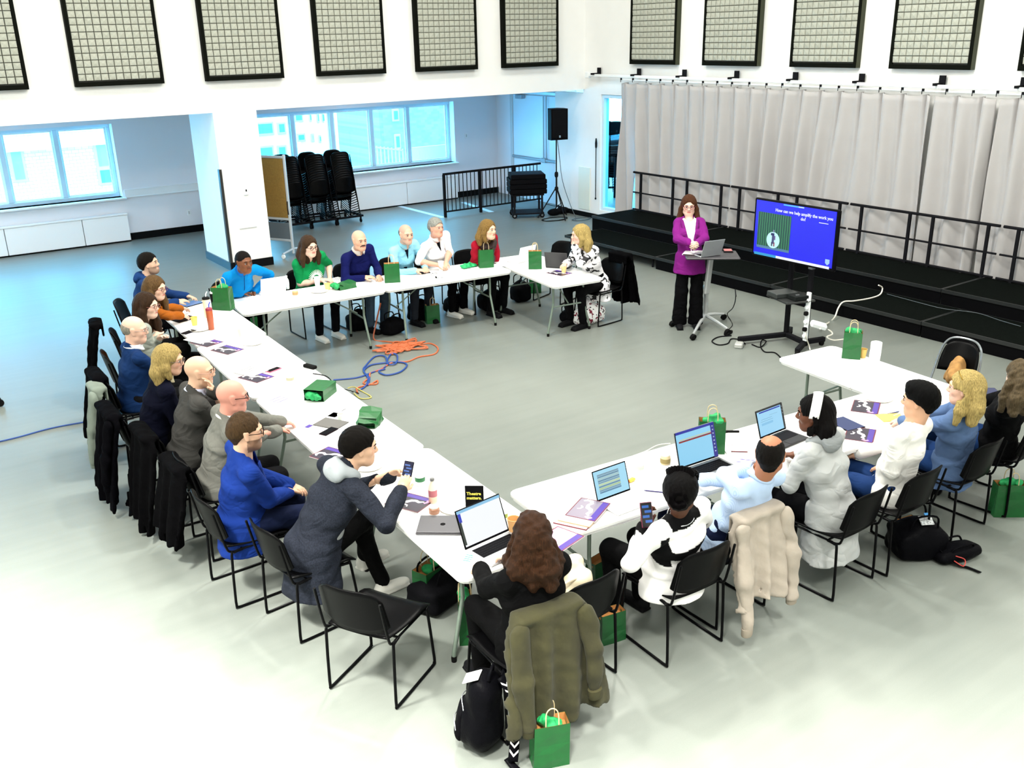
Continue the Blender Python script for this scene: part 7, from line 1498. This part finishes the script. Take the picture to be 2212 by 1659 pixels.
# details worn by people
def on(p, name, fn, m): root, d = p; o = fn(root, d); return o
root, d = p21; mb = MB(); RH, Hl = d['RH'], d['Hl']; P = []
for i in range(21):
    a = math.radians(-8+196*i/20); row = []
    for q in (-1, 0, 1): r = .096+.003*(q == 0); row.append(Hl+RH@np.array([r*.99*math.cos(a), -.005+q*.030-.02*math.sin(a), .018+(r+.012)*math.sin(a)*1.12]))
    P.append(row)
mb.nofix = True; hs(mb.sheet(np.array(P), .005).build('headband', mat('headband_white', '#f6f6f4', .6), root, 'full'), Hl)
root, d = p15; T = d['T']; s = SDF((-.40, -.25, .75), (.40, .72, 1.26), .011); u0 = T(0, 0, .47)
for i in range(14):
    a = i/14*2*math.pi; s.ell(T(.098*math.cos(a), .03+.10*math.sin(a), .485-.035*math.sin(a)), (.040, .040, .040), .02)
s.cone(T(-.08, .09, .45), T(.03, .165, .34), .050, .055, .03); s.cone(T(.08, .09, .45), T(-.02, .17, .32), .050, .06, .03); s.cone(T(.03, .175, .36), T(-.03, .18, .20), .060, .065, .03); s.field(lambda X, Y, Z: .006*np.sin((X+Z*.8)*150)); sdf_obj('scarf', s, mat('scarf_brown', '#2c1c1a', .7, noise=.4, nscale=30, bump=.3, bscale=60), root)
root, d = p11; T = d['T']; wm = mat('print_white', '#f0f2ee', .7)
def tf(x, z): return T(x, .186-1.1*x*x-max(0, z-.30)*.3, z)
for k in range(22):
    a = math.radians(-25+230*k/21); c, s_ = math.cos(a), math.sin(a); w = .006; pts = []
    for r, ww in ((.052, w), (.105, w*.35)):
        for sg in (-1, 1): pts.append(tf(r*c-sg*ww*s_, .30+(r*s_+sg*ww*c)*1.0))
    m = MB(); m.add([pts[0], pts[1], pts[3], pts[2]], [(0, 1, 2, 3)]); m.add([p_+d['A'][1][0]*0+np.array([0, .002, 0]) for p_ in (pts[0], pts[1], pts[3], pts[2])], [(0, 1, 2, 3)]); m.build('sunburst_ray', wm, root)
m = MB(); m.nofix = True; m.sheet(np.array([[tf(.05*q*math.cos(math.radians(15+150*i/12)), .28+.05*q*math.sin(math.radians(15+150*i/12)))+np.array([0, .003, 0]) for q in (.05, 1)] for i in range(13)]), .003).build('print_disc', wm, root, 'full')
# hair slide on the blond woman
root, d = p23; MB().tube([d['Hl']+d['RH']@np.array(v) for v in ((.05, .03, .105), (.0, .05, .115), (-.05, .04, .105), (-.075, .02, .08))], .004, 6).build('hair_clip', mat('clip_gold', '#8a6a1c', .3, .6), root, True); hs(root.children[-1] if False else [o for o in root.children if o.name.startswith('hair_clip')][0], d['Hl'])
# moustache of the bald man at the back
root, d = p12; mh = mat('moustache_brown', '#2a160e', .7); P = lambda x, y, z: d['Hl']+d['RH']@np.array([x, y, z])
hs(MB().tube(smooth_path([P(-.034, .075, -.064), P(-.024, .086, -.051), P(-.010, .094, -.0475), P(.010, .094, -.0475), P(.024, .086, -.051), P(.034, .075, -.064)], 3), [.003]+[.0062]*14+[.003], 7).build('moustache', mh, root, True), d['Hl'])
# ---- coats
coat((2.63, 3.56, 0), 84, .50, .66, 'olive velvet coat draped on the chair nearest the camera', '#2d2b11', 3, ((-1, .60), (1, .52)), .855, .06, vel=True, flare=1.35, cuff='#343115', noise=.3)
coat((4.34, 3.60, 0), 90, .50, .58, 'cream bomber jacket hanging on the balding man\'s chair', '#a0968a', 5, ((-1, .72), (1, .64)), .87, .05, name='jacket', flare=1.1, cuff='#948a7c', noise=.08)
coat((1.66, 9.06, 0), 0, .50, .70, 'black coat on the chair of the man with crossed arms', '#050507', 7, (), .86)
coat((1.60, 8.80, 0), 0, .30, .72, 'pale grey green jacket hanging beside the black coat on the left', '#6c766c', 9, ((1, .68),), .83, .05, name='jacket', noise=.12)
coat((2.02, 10.60, 0), -10, .42, .66, 'long black coat on the chair of the orange cardigan woman', '#040405', 11, (), .93)
coat((1.52, 8.02, 0), 0, .58, .80, 'long black coat hanging on the blond woman\'s chair in the left row', '#040406', 13, ((1, .6),), .86, flare=1.2)
coat((1.64, 7.42, 0), 0, .56, .78, 'black coat hanging down behind the bald man in the grey suit', '#050506', 15, (), .84, flare=1.3)
coat((1.68, 6.76, 0), 0, .50, .62, 'black coat hanging behind the man in the light grey blazer', '#050506', 21, (), .80, flare=1.2)
coat((8.48, 9.62, 0), 185, .44, .72, 'black coat hanging on the chair of the patterned blouse woman', '#040405', 17, ((1, .66),), .90, flare=1.2)
s_ = empty('tan_coat', (8.32, 4.52, .48), .2, 'tan coat heaped on the black folding chair at the right', 'coat'); s = SDF((-.34, -.3, -.03), (.34, .3, .36), .013); s.cone((-.18, 0, .16), (.12, .05, .20), .05, .06, .04); s.cone((.08, .08, .1), (.14, .05, .20), .07, .045, .05); s.ell((0, -.02, .10), (.16, .13, .08), .05); s.wrinkle(.012, 44, 3, 5); sdf_obj('coat_heap', s, mat('coat_tan', '#9a713c', .85, noise=.2, nscale=20), s_); s = SDF((-.3, -.3, -.05), (.2, .2, .2), .013); s.cone((-.18, -.08, .03), (0, -.1, .06), .07, .07, .03); sdf_obj('dark_lining', s, bagb, s_)
o = MB().box((0, 0, 0), (.26, .02, .20), R=Rx(.35), ch=.004).build('folder_white', papm, None, False, (8.10, 4.40, .60), (0, 0, .4)); tag(o, 'white folder leaning on the tan coat at the right chair', 'folder'); MB().box((0, .012, 0), (.25, .004, .19), R=Rx(.35)).build('inner_sheet', papm, o)
